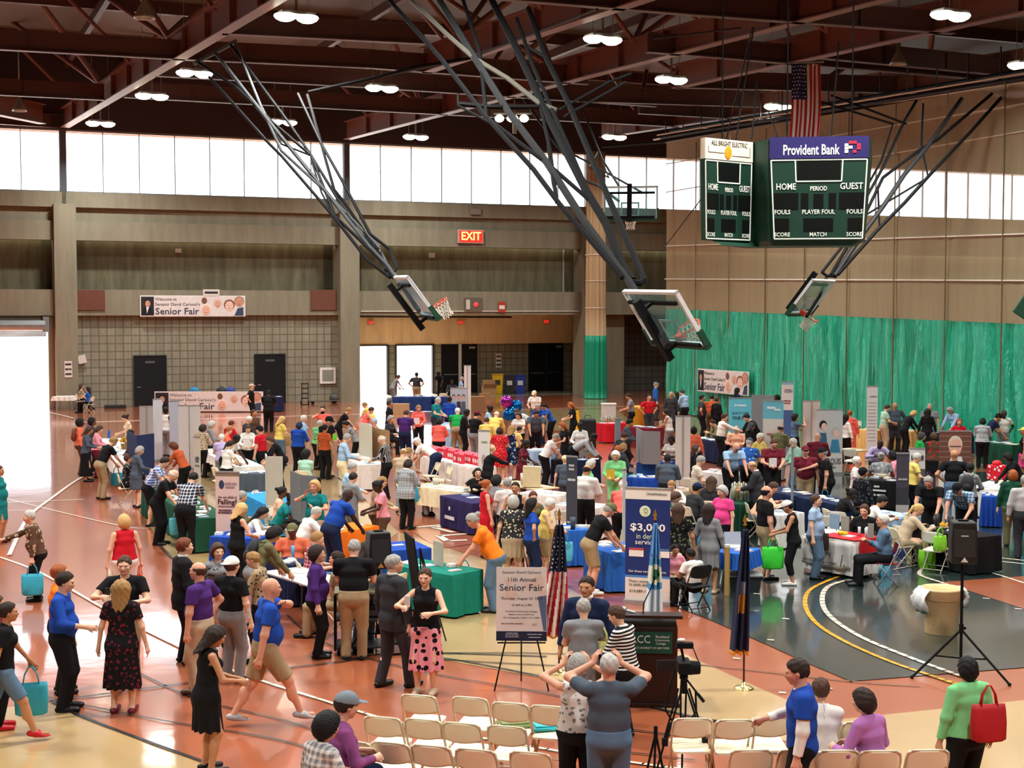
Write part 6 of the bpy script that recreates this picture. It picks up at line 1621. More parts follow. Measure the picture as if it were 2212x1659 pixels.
for t, X, Y, fc, l, k in [('B4', 1300, 125, 60, 'empty white folding chair behind the beige sweater', 'white'), ('B4', 1530, 168, 40, 'white folding chair with a lime green bag on it', 'white'),
    ('Z5', 566, 975, 0, 'cream folding chair at the blue entrance table, left of its mate', 'cream'), ('Z5', 712, 968, 10, 'cream folding chair at the blue entrance table, by the carton', 'cream'),
    ('T3', 400, 830, 250, 'folded-back cream chair behind the pink bag table', 'cream'), ('T3', 520, 870, 250, 'cream chair by the seated black haired person', 'cream'),
    ('T1', 2140, 690, 60, 'cream chair beside the teal draped jacket', 'cream'), ('T2', 190, 880, 60, 'cream chair above the falling question banner', 'cream'),
    ('T2', 600, 1110, 100, 'grey white folding chair at the bright blue table', 'white'), ('T2', 730, 1270, 110, 'tilted folding chair behind the white sweater writer', 'white'),
    ('T4', 850, 985, 20, 'white folding chair below the blank banner back', 'white'), ('T5', 540, 410, 200, 'white chair behind the coral dress by the curtain', 'white'),
    ('T5', 480, 700, 30, 'white folding chair under the care banner', 'white'), ('B2', 1480, 470, 300, 'cream folding chair at the green table', 'cream'),
    ('T3', 1640, 1310, 30, 'white folding chair beside the charcoal banner foot', 'white'), ('T3', 1860, 1450, 10, 'cream chair rim below the bending shorts man', 'cream'),
    ('T5', 230, 1360, 30, 'white folding chair beside the tie dye shirt', 'white'), ('T5', 340, 1320, 30, 'white folding chair at the leaflet holder table', 'white')]:
    chair_at(t, X, Y, fc, l, k)
for p in list(PEOPLE):
    g, pose, build, sc, s, ctx = p
    if not s['sit'] or 'blue jersey' in ctx or 'orchid' in ctx: continue
    k = 'black' if 'black folding chair' in ctx else 'red' if 'red cloth corner' in ctx else 'cream'
    o = chair((g.location.x, g.location.y), -math.degrees(g.rotation_euler.z), 'x', k)
    c = {'cream': 'cream', 'black': 'black', 'red': 'dark red'}[k]; w = ' '.join(ctx.replace(',', '').split()[:9]); o['label'] = f'{c} folding chair under the person {w}'

# ---------------------------------------------------------------- banners and boards
FRM = mat('b9bdc0', .35, .7)
def banner(t, X1, Y1, X2, Y2, h, bands, texts, label, back=False, foot=True, name='roll_up_banner', z0=0.0, cat='banner', wmin=None, yaw=None, t2=None):
    """top corners in the picture at height z0+h; bands = [(from, to, colour)] measured down from the top"""
    u1, v1 = px(t, X1, Y1); u2, v2 = px(t2 or t, X2, Y2); a, b = atz(u1, v1, z0 + h), atz(u2, v2, z0 + h); d = b - a; W = d.length
    if yaw is not None:
        mid = (a + b) / 2; sc = (u2 - u1) * mid.y / FPX; W = sc / math.cos(R(yaw)); ang = R(yaw)
    else: ang = math.atan2(d.y, d.x); mid = (a + b) / 2
    if abs(ang) > R(89): ang -= math.copysign(math.pi, ang)
    g = thing(name, label, cat, (mid.x, mid.y, z0), ang)
    for f0, f1, c in bands: MB().box(-W / 2, W / 2, -.006, .006, h * (1 - f1), h * (1 - f0)).build('printed_panel' if not back else 'panel_back', mat(c, .5, noise=.04), g)
    MB().box(-W / 2 - .01, W / 2 + .01, -.015, .015, h - .03, h + .005).build('top_rail', FRM, g)
    if foot: MB().box(-W / 2 - .02, W / 2 + .02, -.07, .07, 0, .08).build('base_cassette', FRM, g)
    if back: MB().tube((0, .03 if not back else -.03, .05), (0, -.03, h - .02), .012).build('support_pole', FRM, g)
    for s, x, z, w_, hh, c in texts: text(s, mat(c, .6), g, (x * W, -.012, z * h), size=.1, width=w_ * W, height=hh * h, bold=.002 if hh > .05 else 0)
    return g, W
WB = [(0, 1, 'e4e2de')]
g, W = banner('B3', 1168, -160, 1490, -148, 2.07, [(0, .1, 'e4dfd8'), (.1, .75, '1a2e6e'), (.75, .77, '4a84c8'), (.77, 1, 'e0dad2')],
    [('$3,000', .0, .66, .78, .075, 'f2f2f0'), ('in dental', 0, .585, .5, .045, 'cfe0c8'), ('services.', 0, .535, .55, .04, 'f2f2f0'), ('Get these cards. Get more.', 0, .285, .85, .02, 'e8e8e8'),
     ("That's something", -.12, .2, .6, .026, '5a564e'), ('to smile about.', -.16, .17, .5, .026, '5a564e'), ('614-589-1000', -.15, .115, .5, .022, '3a3834'), ('UnitedHealthcare', .2, .95, .45, .02, '5a5a60')],
    'tall blue and white dental banner offering $3,000 in dental services')
MB().ball((-.02 * W - .03, -.012, .8 * 2.07), (.1, .004, .1), 18).build('round_badge', mat('cfdcc0', .6), g)
MB().path([(-.06, -.02, 1.70), (-.04, -.02, 1.71), (-.01, -.02, 1.70), (0, -.02, 1.66), (-.015, -.02, 1.62), (-.03, -.02, 1.65), (-.045, -.02, 1.62), (-.06, -.02, 1.66)], .004, 5, closed=True).build('tooth_outline', mat('7c8a6c', .6), g)
for x, c in ((-.19, 'c04048'), (.27, '4a6aa0')): MB().box(x - .14, x + .12, -.014, -.008, .85, 1.0).build('card_print', mat('e8e4e0', .5), g, rz=0); MB().box(x - .14, x + .12, -.017, -.014, .965, 1.0).build('card_stripe', mat(c, .5), g)
g, W = banner('T2', 205, 905, 448, 925, 1.95, [(0, .05, '857663'), (.05, 1, 'd8c4bc')], [('Are you afraid of', 0, .735, .78, .035, '5a2c3a'), ('Falling?', 0, .685, .8, .07, '4a2434'), ('~8 3 9', -.02, .64, .75, .02, '8a6a6c'),
    ('~4 10', -.1, .60, .55, .025, '6a4450'), ('~3 10 7', 0, .575, .78, .025, '6a4450'), ('~6 4', .15, .875, .5, .03, '9a8a90'), ('~6', .12, .84, .4, .03, '9a8a90')],
    'pale pink Falling? question banner at the royal blue stand', yaw=-8)
MB().ball((-.24 * W, -.01, .865 * 1.95), (.055, .004, .09), 16).build('round_seal', mat('34405a', .6), g)
banner('T3', 1678, 740, 1782, 780, 2.05, [(0, .12, '3a4250'), (.12, .7, '4a505a'), (.7, 1, '1e2c50')], [('~6', 0, .9, .5, .03, 'c8ccd0'), ('~5', 0, .86, .5, .03, 'c8ccd0'), ('~6 4', 0, .75, .7, .035, 'd8dadc'), ('~4 6 3', 0, .3, .8, .03, 'd0d4d8')], 'narrow charcoal and navy banner beside the white shirt', yaw=-35)
g, W = banner('T3', 798, 488, 912, 520, 2.05, [(0, .85, 'd9d7d4'), (.85, 1, '9ab4d0')], [('~6', .05, .85, .5, .03, '8a9a80'), ('~4', 0, .45, .4, .03, '9a8a8a')], 'white banner with an oval logo beside the red dress', yaw=-30)
MB().ball((0, -.01, 1.27), (.07, .004, .15), 16).build('oval_logo', mat('a89c98', .6), g)
g, W = banner('T3', 520, 75, 688, 88, 2.05, [(0, .42, 'b9c0c8'), (.42, .75, '5a88b0'), (.75, 1, '2f6ab0')], [], 'banner printed with three standing medical staff', yaw=-5)
for x, c in ((-.3, '8fb0d0'), (0, '3a3a44'), (.28, '5a5a68')):
    MB().prism([((x - .14) * W, .9), ((x + .14) * W, .9), ((x + .12) * W, 1.5), ((x - .12) * W, 1.5)], -.012, -.007).build('portrait_shirt', mat(c, .6), g)
    MB().ball((x * W, -.012, 1.66), (.06, .004, .085), 12).build('portrait_face', SK[2], g); MB().ball((x * W, -.009, 1.69), (.07, .004, .1), 12).build('portrait_hair', mat('3a2a24', .6), g)
banner('Z5', 836, 798, 877, 800, 2.9, WB, [], 'blank white back of a tall banner by the entrance desk', back=True, yaw=-20)
banner('T4', 735, 348, 883, 372, 2.15, WB, [], 'tall blank banner back in the middle of the hall', back=True, yaw=-5)
banner('T1', 1772, 62, 1998, 78, 2.1, [(0, 1, 'cfcdca')], [], 'wide grey white banner back beside the rust top', back=True, yaw=-6)
banner('T1', 1388, 84, 1530, 72, 1.6, [(0, 1, 'a9b0ae')], [], 'grey banner back behind the navy board', back=True, yaw=5)
banner('T1', 1536, 0, 1598, 10, 2.15, [(0, 1, 'c8ccd2')], [], 'edge-on silver banner behind the white sleeveless top', yaw=62)
g, W = banner('T1', 1700, 20, 1770, 30, 2.1, [(0, 1, 'aab4c6')], [], 'edge-on pale blue banner next to the wide banner back', yaw=60)
banner('T1', 1922, 372, 2002, 392, 1.9, [(0, 1, 'c6c0b4')], [('HSP', 0, .68, .6, .08, '3a4260'), ('~5 3', 0, .6, .7, .03, '6a6a70')], 'narrow cream banner lettered HSP by the teal jacket', yaw=-45)
banner('T4', 1266, 172, 1495, 188, 2.0, [(0, 1, '62bcd2')], [('QUALITY CARE', 0, .72, .72, .05, '3a4a5c'), ('YOUR WAY', 0, .63, .7, .065, '28384c'), ('~2 7', 0, .86, .5, .04, 'd8eef4')], 'pale blue QUALITY CARE YOUR WAY poster banner', yaw=-6)
banner('T4', 1612, 188, 1808, 226, 2.1, [(0, .3, '6cc0d6'), (.3, 1, 'd4d8d4')], [('~7', -.1, .88, .4, .05, 'e8f4f6'), ('~5', .2, .85, .3, .04, 'e8f4f6'), ('~5 4', 0, .45, .6, .05, 'b86a6a')], 'pale blue and white leaflet banner beside the grey panel', yaw=-14)
banner('T4', 1790, 12, 1906, 24, 2.3, [(0, .06, '8cc0dc'), (.06, .5, 'dcdcde'), (.5, 1, '46649a')], [('ISTERN', .1, .83, .65, .06, '5a5a70'), ('~7 4', 0, .66, .6, .03, '7a3a4a'), ('~4 6', 0, .62, .5, .03, '7a3a4a')], 'tall white and blue banner standing at the green curtain', yaw=-8)
banner('T5', 14, 202, 184, 212, 2.1, [(0, 1, 'd2d0cc')], [], 'blank white banner back next to the care banner', back=True, yaw=-4)
g, W = banner('T5', 155, 292, 408, 302, 2.05, [(0, .68, 'c6cacb'), (.68, 1, 'dfe0de')], [('MARQUIS', .05, .2, .78, .11, '55585a'), ('~4 4', 0, .11, .5, .04, '8a8c8c')], 'care banner showing two people, lettered MARQUIS', yaw=-4)
for x, zf, hair, shirt in ((-.26, .72, '221c1c', '3a6a8a'), (.22, .62, 'b8b4b0', '3f8cb4')):
    MB().prism([((x - .22) * W, .34 * 2.05), ((x + .2) * W, .34 * 2.05), ((x + .12) * W, (zf - .08) * 2.05), ((x - .14) * W, (zf - .08) * 2.05)], -.012, -.007).build('portrait_shirt', mat(shirt, .6), g)
    MB().ball((x * W, -.009, (zf + .04) * 2.05), (.12, .004, .15), 14).build('portrait_hair', mat(hair, .6), g); MB().ball((x * W + .03, -.013, zf * 2.05 + .02), (.09, .004, .13), 14).build('portrait_face', SK[4], g)
banner('T5', 650, 55, 756, 68, 2.6, [(0, 1, 'd5d6d8')], [('~7', .1, .86, .6, .025, '8a8a96')] + [('~4 2 5 7 3', 0, .78 - .045 * k, .75, .012, 'a0a2a8') for k in range(12)], 'very tall white list banner in front of the green curtain', yaw=-6)
g, W = banner('T5', 1372, 498, 1690, 520, 1.9, [(0, .56, '6a4438'), (.56, 1, 'd9dad8')], [('LIVE LIFE TO', 0, .37, .8, .05, '5a6a7a'), ('THE FULLEST', 0, .30, .8, .05, '5a6a7a')], 'brick patterned photo banner with a bespectacled face', yaw=-4)
for j in range(7): MB().box(-W / 2, W / 2, -.009, -.006, 1.9 * (.47 + j * .075), 1.9 * (.47 + j * .075) + .012).build('brick_line', mat('a08878', .7), g)
MB().prism([(-.25 * W, .84), (.3 * W, .84), (.2 * W, 1.2), (-.12 * W, 1.2)], -.014, -.009).build('portrait_shirt', mat('cfd4da', .6), g)
MB().ball((0, -.014, 1.45), (.17, .004, .24), 16).build('portrait_face', SK[2], g); MB().ball((0, -.011, 1.53), (.19, .004, .24), 16).build('portrait_hair', mat('c9c2b4', .6), g)
MB().path([(-.15, -.02, 1.48), (-.02, -.02, 1.48), (.02, -.02, 1.48), (.15, -.02, 1.48)], .012, 5).build('portrait_glasses', mat('2a2a2a', .5), g)
banner('T4', 128, 395, 190, 380, 2.0, [(0, 1, '9fb6c6')], [], 'slim pale blue banner before the red clothed table', yaw=50)
banner('T4', 205, 905, 245, 868, 2.15, [(0, 1, 'c8ccc8')], [], 'edge-on silver banner pole beside the dental banner', yaw=60)
banner('T4', 1880, 665, 1918, 658, 2.1, [(0, 1, '8a979c')], [], 'edge-on grey banner between the long leaflet tables', yaw=66)
banner('T5', 945, 722, 1070, 736, 1.7, [(0, .5, '4a4450'), (.5, .75, '3c3a44'), (.75, 1, 'b8b2ae')], [('~4 6', 0, .62, .7, .04, 'b0a8b0')], 'dark poster board with a group photograph', yaw=-4)
banner('T5', 1078, 660, 1228, 700, 1.75, [(0, .3, 'd9dadc'), (.3, 1, '5a5c60')], [('~3', 0, .86, .8, .1, '3a4450')], 'white topped display sign beside the dark poster', yaw=-6)
# grey partitions and folded boards
def panelboard(t, pts, z0, h, c, label, name='folding_board', cap=None):
    P = [atz(*px(t, *p), z0 + h) for p in pts]; o0 = P[0]; g = thing(name, label, 'display board', (o0.x, o0.y, z0))
    for i in range(len(P) - 1):
        a, b = P[i] - o0, P[i + 1] - o0; L = (b - a).length; an = math.atan2(b.y - a.y, b.x - a.x)
        MB().box(.005, L - .005, -.012, .012, 0, h).build('board_panel', mat(c, .8, noise=.08, nscale=20), g, (a.x, a.y, 0), an)
    return g
panelboard('T4', [(1490, 150), (1612, 152), (1712, 156)], 0, 2.2, '7f8387', 'grey fabric partition behind the pale blue poster')
panelboard('T4', [(345, 478), (408, 512), (584, 516)], .75, .95, '8b8e92', 'short grey folded board on the blue cloth')
panelboard('T2', [(957, 905), (1068, 948), (1222, 962)], .75, 1.0, '6f7579', 'dark grey folded board at the bright blue table')
panelboard('T2', [(708, 735), (720, 765), (880, 765)], .75, 1.15, 'cfccbe', 'off white folded board standing tall by the queue')
panelboard('T2', [(800, 960), (826, 935), (868, 962)], .75, .6, 'c4c0ae', 'small off white folded board leaning in front')
panelboard('T1', [(1265, 326), (1365, 372), (1532, 350)], .75, 1.1, '1f2f58', 'navy folded display board at the flower stand')
panelboard('T2', [(1768, 470), (1800, 480), (1942, 508)], .75, .9, 'a98660', 'brown cardboard display board beside the photo board')
g = panelboard('T2', [(1640, 425), (1742, 440), (1765, 460)], .75, 1.0, 'ddd9c8', 'white board with three framed photographs')
for k in range(3): MB().box(.05, .3, -.03, -.012, .68 - k * .3, .9 - k * .3).build('photo_print', mat('6a665a', .6, noise=.5, nscale=20), g)
g = panelboard('B2', [(1600, 122), (1665, 152)], .35, 1.5, '111214', 'black slanted poster easel back at the green table', 'easel_board'); g.rotation_euler = (R(10), R(-7), 0)
for q in ((.05, .02, -.34), (.4, -.05, -.34), (.2, .5, -.34)): MB().tube((.2, 0, 1.2), q, .012).build('leg', mat('141416', .6), g)
panelboard('B2', [(1718, 222), (1784, 240)], .75, .42, 'b4b0a0', 'grey framed leaflet stand on the green table', 'leaflet_stand')
panelboard('B4', [(800, 28), (868, 40)], .75, .3, '8aa4c0', 'blue photo sign on the fellowship stand', 'photo_sign'); panelboard('B4', [(882, 45), (940, 55)], .75, .3, '8c8a80', 'green photo collage sign on the fellowship stand', 'photo_sign'); panelboard('B4', [(1072, 102), (1118, 104)], .75, .3, '90928c', 'white framed list sign at the table corner', 'photo_sign')
# pull-up welcome banner on the registration desk
a, b = aty(*px('Z4', 1018, 968), 72.0), aty(*px('Z4', 1560, 972), 72.0)
g = thing('desk_banner', 'Senior Fair welcome banner hung on the front of the registration desk', 'banner', ((a.x + b.x) / 2 - .35, 72.0, .55)); w_ = (b.x - a.x) + .9
MB().box(-w_ / 2, w_ / 2, -.01, .01, -.5, .5).build('board', mat('e6e0da', .6), g); fair_banner(g, w_, 1.0, -.02)
# ---------------------------------------------------------------- things held, hung and stood about
def tote(loc, c, label, rz=0, s=1.0, group=None, flat=False):
    """carrying bag hanging from its handles; loc is where the hand is"""
    g = thing('tote_bag', label, 'bag', loc, rz, group); w, h, d = .19 * s, .38 * s, .055 * s; hz = .2 * s
    m = mat(c, .6, noise=.15, nscale=12)
    vs = []; n = 8
    prof = [(0, .7, 1.0), (.06, .95, 1.1), (.5, 1, 1.0), (.85, .97, .6), (1, .95, .3)]
    for t, kx, ky in prof:
        z = -hz - h + h * t
        for i in range(16):
            a = 2 * math.pi * i / 16; cx, sx = math.cos(a), math.sin(a)
            vs.append((w * kx * math.copysign(abs(cx) ** .4, cx), d * ky * math.copysign(abs(sx) ** .5, sx) + .008 * math.sin(t * 9 + i * 2), z))
    N = 16; fs = [tuple(range(N - 1, -1, -1))] + [(j * N + i, j * N + (i + 1) % N, (j + 1) * N + (i + 1) % N, (j + 1) * N + i) for j in range(4) for i in range(N)] + [tuple(range(4 * N, 5 * N))]
    MB().add(vs, fs).build('bag_body', m, g, smooth=True)
    for sy in (-1, 1): MB().path([(-.09 * s, sy * .018, -hz - .02), (-.07 * s, sy * .012, -hz + .1), (-.02 * s, sy * .005, -.01), (.02 * s, sy * .005, -.01), (.07 * s, sy * .012, -hz + .1), (.09 * s, sy * .018, -hz - .02)], .009, 5).build('handle', m, g, smooth=True)
    return g
def held(txt, q, c, label, s=1.0, rz=None, dz=0):
    p = who(txt); w = wrist(p, q); return tote(w + Vector((0, 0, dz)), c, label, (p[0].rotation_euler.z + 1.57) if rz is None else rz, s)
TQ = '35a8c4'
held('bright doorway path', 1, TQ, 'turquoise bag carried along the bright doorway path', rz=.2)
held('with white lettering', 1, TQ, 'turquoise bag beside the denim shorts', rz=.3, s=1.05)
held('two shopping bags', 1, 'e0d8c8', 'pale plastic bag carried by the red sleeveless top', s=1.1); held('two shopping bags', 0, 'd4502c', 'orange patterned bag carried by the red sleeveless top', s=.8)
held('bending over a turquoise bag', 0, '58b8c8', 'turquoise bag beneath the bending black shirt', rz=.5)
held('leaning over the flower table', 1, '2f9cb8', 'turquoise bag at the leaning black shirt by the flowers', s=.9)
held('holding out a turquoise bag', 1, '3aa0c8', 'turquoise bag held out by the red shirt')
held('tan shoulder bag', 1, 'b09870', 'tan shoulder bag of the yellow shirt', dz=.25)
held('with turquoise and purple', 1, '38b0d8', 'turquoise bag of the yellow polo', rz=0); held('with turquoise and purple', 0, '4a2a6a', 'purple handbag of the yellow polo', s=.8, dz=.2)
held('with a grey shoulder bag', 0, '38b0d8', 'turquoise bag under the white flowered shirt', rz=.6); held('with a grey shoulder bag', 1, '7a706c', 'grey shoulder bag of the white flowered shirt', dz=.3)
held('reaching across with a cap', 1, '38b0d8', 'turquoise bag under the black polo with badge', s=.85)
held('in bright pink', 0, '38b0d8', 'turquoise bag beneath the bright pink top', rz=0)
held('bending with an open', 0, '42b4da', 'open turquoise bag of the mint shirt', s=1.1)
held('carrying a turquoise bag behind', 0, '38b0d8', 'turquoise bag behind the white curly head', rz=0)
held('pink white cap', 1, '3ccf3a', 'lime green bag of the pink white cap', rz=0, s=1.1)
held('tie dye', 1, '3a2a24', 'dark brown leather handbag over the tie dye shirt', s=.9, dz=.3)
held('khaki shorts by the glass table', 0, '38a8d0', 'turquoise bag beside the khaki shorts', s=.9)
held('bending over the green table', 0, '1f8c8c', 'teal bag behind the orange shirt', s=.9)
held('turquoise bag by the flag', 1, '58b8d0', 'turquoise bag of the yellow top by the flag')
held('black handbag, back', 1, '1c1c20', 'black leather handbag of the white tee', dz=.3, s=.8)
held('pleated beige skirt', 1, '44a8b8', 'turquoise bag beside the flowered blouse', s=.9)
held('black shoulder bag, leaning', 1, '1a1a1c', 'black shoulder bag of the leaning white tee', dz=.15, s=.9)
held('pale yellow bag at', 0, 'd4cf88', 'pale yellow bag at the lectern', dz=.35, s=1.0)
held('seen from behind at the lectern', 1, 'a08a70', 'beige patterned handbag hanging beside the grey dress', s=1.0, dz=.05)
_g = who('large red shoulder bag')[0].location; tote((_g.x + .12, _g.y - .28, 1.46), 'b02028', 'large red leather shoulder bag on the green top', .15, .98)
held('seen from behind, olive', 0, '48b0c8', 'turquoise bag in front of the olive trousers', rz=0)
held('bright green, seen', 1, '3a98b8', 'turquoise bag beside the green shirt', s=.9); held('dark red cap', 1, 'b82030', 'red bag beside the dark red cap', s=.9)
held('royal blue bag', 1, '2440a0', 'royal blue bag by the silver patterned shirt', s=1.1)
held('stooping behind the slate', 0, '48b0d0', 'turquoise bag of the stooping royal blue shirt', s=.8)
held('in the doorway light', 0, '2a9090', 'teal bag in the doorway light', s=.8)
held('plaid jacket', 1, TQ, 'turquoise bag in front of the plaid jacket', s=.95) if False else held('in flared trousers', 1, TQ, 'turquoise bag hanging by the plaid jacket', s=1.0, dz=.2)
held('green shirt and the black', 0, '2a2a30', 'dark bag between the green and black tops', s=.7)
def on_floor(t, X, Y, c, label, s=1.0, rz=0, z=0):
    p = atz(*px(t, X, Y), z); return tote(Vector((p.x, p.y, z + .58 * s)), c, label, rz, s)
on_floor('B4', 1500, 425, '7ed030', 'lime green bag on the floor by the white chair'); on_floor('B4', 1590, 300, '86d83c', 'lime green bag on the white chair seat', .8, .4, .46)
on_floor('B4', 1290, 350, '2a3f90', 'blue bag under the beige sweater', .8); on_floor('B4', 1195, 485, '58b0d0', 'turquoise bag beneath the red backed chair', .7, .5)
on_floor('B3', 1085, 505, '1e2a6a', 'dark blue bag in front of the blue stand', 1.0, -.3); on_floor('B3', 985, 500, 'c8c0b8', 'white printed bag behind the bare calves', 1.0, -.2)
on_floor('T2', 560, 1350, 'c8a8b0', 'pink bag by the falling stand', .6)
# pink gift bags, a countable batch on the white table
gt = [x for x in TABLES if x[0] == 'the pink gift bags'][0][1]
gm = MB().box(-.09, .09, -.05, .05, 0, .26); gme = gm.mesh('gift_bag'); 
tm = MB(); rs_ = random.Random(5)
for k in range(7): tm.ball((-.06 + .02 * k, rs_.uniform(-.02, .02), .27), (.025, .03, .03), 6)
tme = tm.mesh('tissue'); lme = MB().box(-.05, .05, -.053, -.05, .08, .18).mesh('bag_label')
PK = mat('d8384a', .6); PT = mat('f08898', .7); PL = mat('f0e8e4', .6)
for me_, m_ in ((gme, PK), (tme, PT), (lme, PL)): me_.materials.append(m_)
for g, L, W, ang in gt:
    for i in range(12):
        for j in range(3):
            if (i > 5 and j == 0) or rs_.random() < .12: continue
            x, y = -L / 2 + .12 + i * (L - .24) / 11, -.24 + j * .22
            p = Vector((g.location.x + x * math.cos(ang) - y * math.sin(ang), g.location.y + x * math.sin(ang) + y * math.cos(ang), .748))
            b = thing('gift_bag', 'small red and white gift bag with pink tissue on the white table', 'gift bag', p, ang + rs_.uniform(-.15, .15), 'gift bags on the white table')
            for me_, nm in ((gme, 'bag_body'), (tme, 'tissue'), (lme, 'bag_label')):
                o = bpy.data.objects.new(nm, me_); C.objects.link(o); o.parent = b
# lectern
lp = atz(*px('B3', 1330, 1425)); lz = aty(*px('B3', 1330, 812), lp.y).z
LW = mat('2c1713', .35, noise=.25, nscale=6)
lc = thing('lectern', 'dark wood lectern with a green college plate and gooseneck microphone', 'lectern', (lp.x, lp.y + .3, 0), R(-4))
H = 1.12
MB().box(-.4, .4, -.28, .25, 0, H - .06).box(-.43, .43, -.31, .28, 0, .06).build('cabinet', LW, lc, bevel=.01)
MB().prism([(0, 0), (.68, .09), (.68, .13), (0, .04)], -.46, .46, Matrix.Translation((0, .3, H - .02)) @ Matrix.Rotation(-math.pi / 2, 4, 'Z')).build('slanted_top', LW, lc)
MB().box(-.24, .33, -.31, -.285, .72, 1.0).build('name_plate', mat('12453a', .5), lc)
PW = mat('d8e0d8', .5)
text('RCC', PW, lc, (-.08, -.315, .9), width=.24, height=.1); text('Rockland', PW, lc, (.2, -.315, .94), width=.17, height=.035); text('Community', PW, lc, (.2, -.315, .895), width=.19, height=.035); text('College', PW, lc, (.18, -.315, .85), width=.13, height=.035); text('STATE UNIVERSITY OF NEW YORK', PW, lc, (.05, -.315, .79), width=.48, height=.025)
MB().path([(-.05, -.1, H + .04), (-.04, -.06, H + .2), (.04, -.02, H + .36), (.1, .02, H + .5)], .008, 6).ball((.1, .02, H + .53), (.018, .018, .035), 8).build('microphone', BLK1, lc)
MB().ball((-.3, .02, H + .1), .045, 10).tube((-.3, .02, H + .1), (-.12, -.02, H + .06), .018).build('handheld_microphone', mat('b8bcc0', .3, .6), lc, smooth=True)
# easel with the fair poster
ep = atz(*px('B3', 420, 1290)); es = thing('poster_easel', 'black wire easel holding the Annual Senior Fair poster', 'easel', (ep.x, ep.y, 0))
for a, b in (((-.37, -.12, 0), (-.12, .0, 1.1)), ((.37, -.12, 0), (.12, 0, 1.1)), ((0, .42, 0), (0, .02, 1.1))): MB().tube(a, b, .011, n=6).build('leg', BLK1, es)
MB().tube((-.33, -.09, .66), (.33, -.09, .66), .012, n=6).tube((-.26, -.09, .66), (-.26, -.14, .68), .01, n=5).tube((.26, -.09, .66), (.26, -.14, .68), .01, n=5).build('rest_bar', BLK1, es)
sgn = thing('fair_poster', 'white Annual Senior Fair poster standing on the black easel', 'poster', (ep.x, ep.y - .06, .68), R(-2)); sgn.rotation_euler.x = R(-5)
w_, h_ = .69, 1.0
MB().box(-w_ / 2, w_ / 2, -.012, 0, 0, h_).build('board', mat('e6e0dc', .5, noise=.03), sgn)
MB().box(-w_ / 2, w_ / 2, -.016, -.012, 0, .13).build('footer_band', mat('1d2740', .5), sgn)
for fx, fz, r in ((-.18, .8, .05), (.1, .76, .07), (.24, .8, .09), (-.14, .64, .09), (.28, .66, .07)): MB().ball((fx, -.011, fz), (r, .003, r * 1.2), 12).build('portrait_face', mat('e6d2c6', .7), sgn)
MB().prism([(.22, .6), (.34, .62), (.34, .14), (.3, .14)], -.015, -.011).build('portrait_shirt', mat('5a6a8c', .7), sgn)
for s, z, ww, hh, c in (('Senator David Carlucci', .93, .52, .035, '5a5a66'), ('11th Annual', .83, .38, .055, '2f3244'), ('Senior Fair', .72, .6, .09, '23243a'), ('Thursday, August 23, 2018', .575, .56, .04, '4a3a40'), ('10 AM to 2 PM', .485, .27, .03, '3a3238'),
                       ('Rockland Community College', .40, .43, .025, '4a464c'), ('Eugene Levy Fieldhouse', .36, .35, .025, '4a464c'), ('145 College Rd., Suffern, NY 10901', .315, .5, .025, '4a464c'),
                       ('~4 3 5 8', .235, .3, .018, '8a7a6a'), ('RCC', .22, .06, .03, '8a8078'), ('~7 5', .105, .16, .014, 'c8ccd4'), ('~3 5 4 6', .08, .18, .012, 'c8ccd4'), ('~3 4 3 5', .055, .18, .012, 'c8ccd4'), ('~9 4', .09, .2, .014, 'c8ccd4'), ('~11', .05, .16, .014, 'c8ccd4')):
    x = .0 if z > .3 else (-.13 if s in ('~4 3 5 8', '~7 5', '~3 5 4 6', '~3 4 3 5') else .18)
    text(s, mat(c, .6), sgn, (x, -.018, z), width=ww, height=hh, depth=.001)
# flags on poles
def pole_flag(t, X, Yb, Yt, label, cloth_fn, tilt=0):
    p = atz(*px(t, X, Yb)); zt = aty(*px(t, X, Yt), p.y).z; g = thing('pole_flag', label, 'flag', (p.x, p.y, 0))
    MB().lathe([(.001, .1), (.03, .1), (.04, .05), (.11, .035), (.14, .01), (.14, 0), (.001, 0)], 24).build('base', mat('d8c888', .25, .9, noise=.05), g, smooth=True)
    MB().tube((0, 0, .05), (0, 0, zt - .16), .014).build('pole', mat('4a1c14', .4), g)
    MB().lathe([(.001, 0), (.03, .01), (.012, .04), (.03, .07), (.004, .16)], 10, Matrix.Translation((0, 0, zt - .17))).build('finial', mat('d8b050', .3, .9), g, smooth=True)
    cloth_fn(g, zt - .18); return g
def drape(g, zt, H_, wt, wb, x0, cfn, mats, nx=40, ny=60, off=(0, 0), skew=0, sl=0):
    def wv(a, b):
        w = wt + (wb - wt) * b ** .7; x = x0 * b + off[0] + (a - .5) * w + skew * b
        return (x, off[1] - .045 + .055 * math.sin(a * 17 + b * 2) * (.4 + b), zt - b * H_ - sl * a * b)
    return flag_cloth('flag_cloth', g, 1, 1, nx, ny, cfn, wv, mats)
GOLD = mat('e09030', .6)
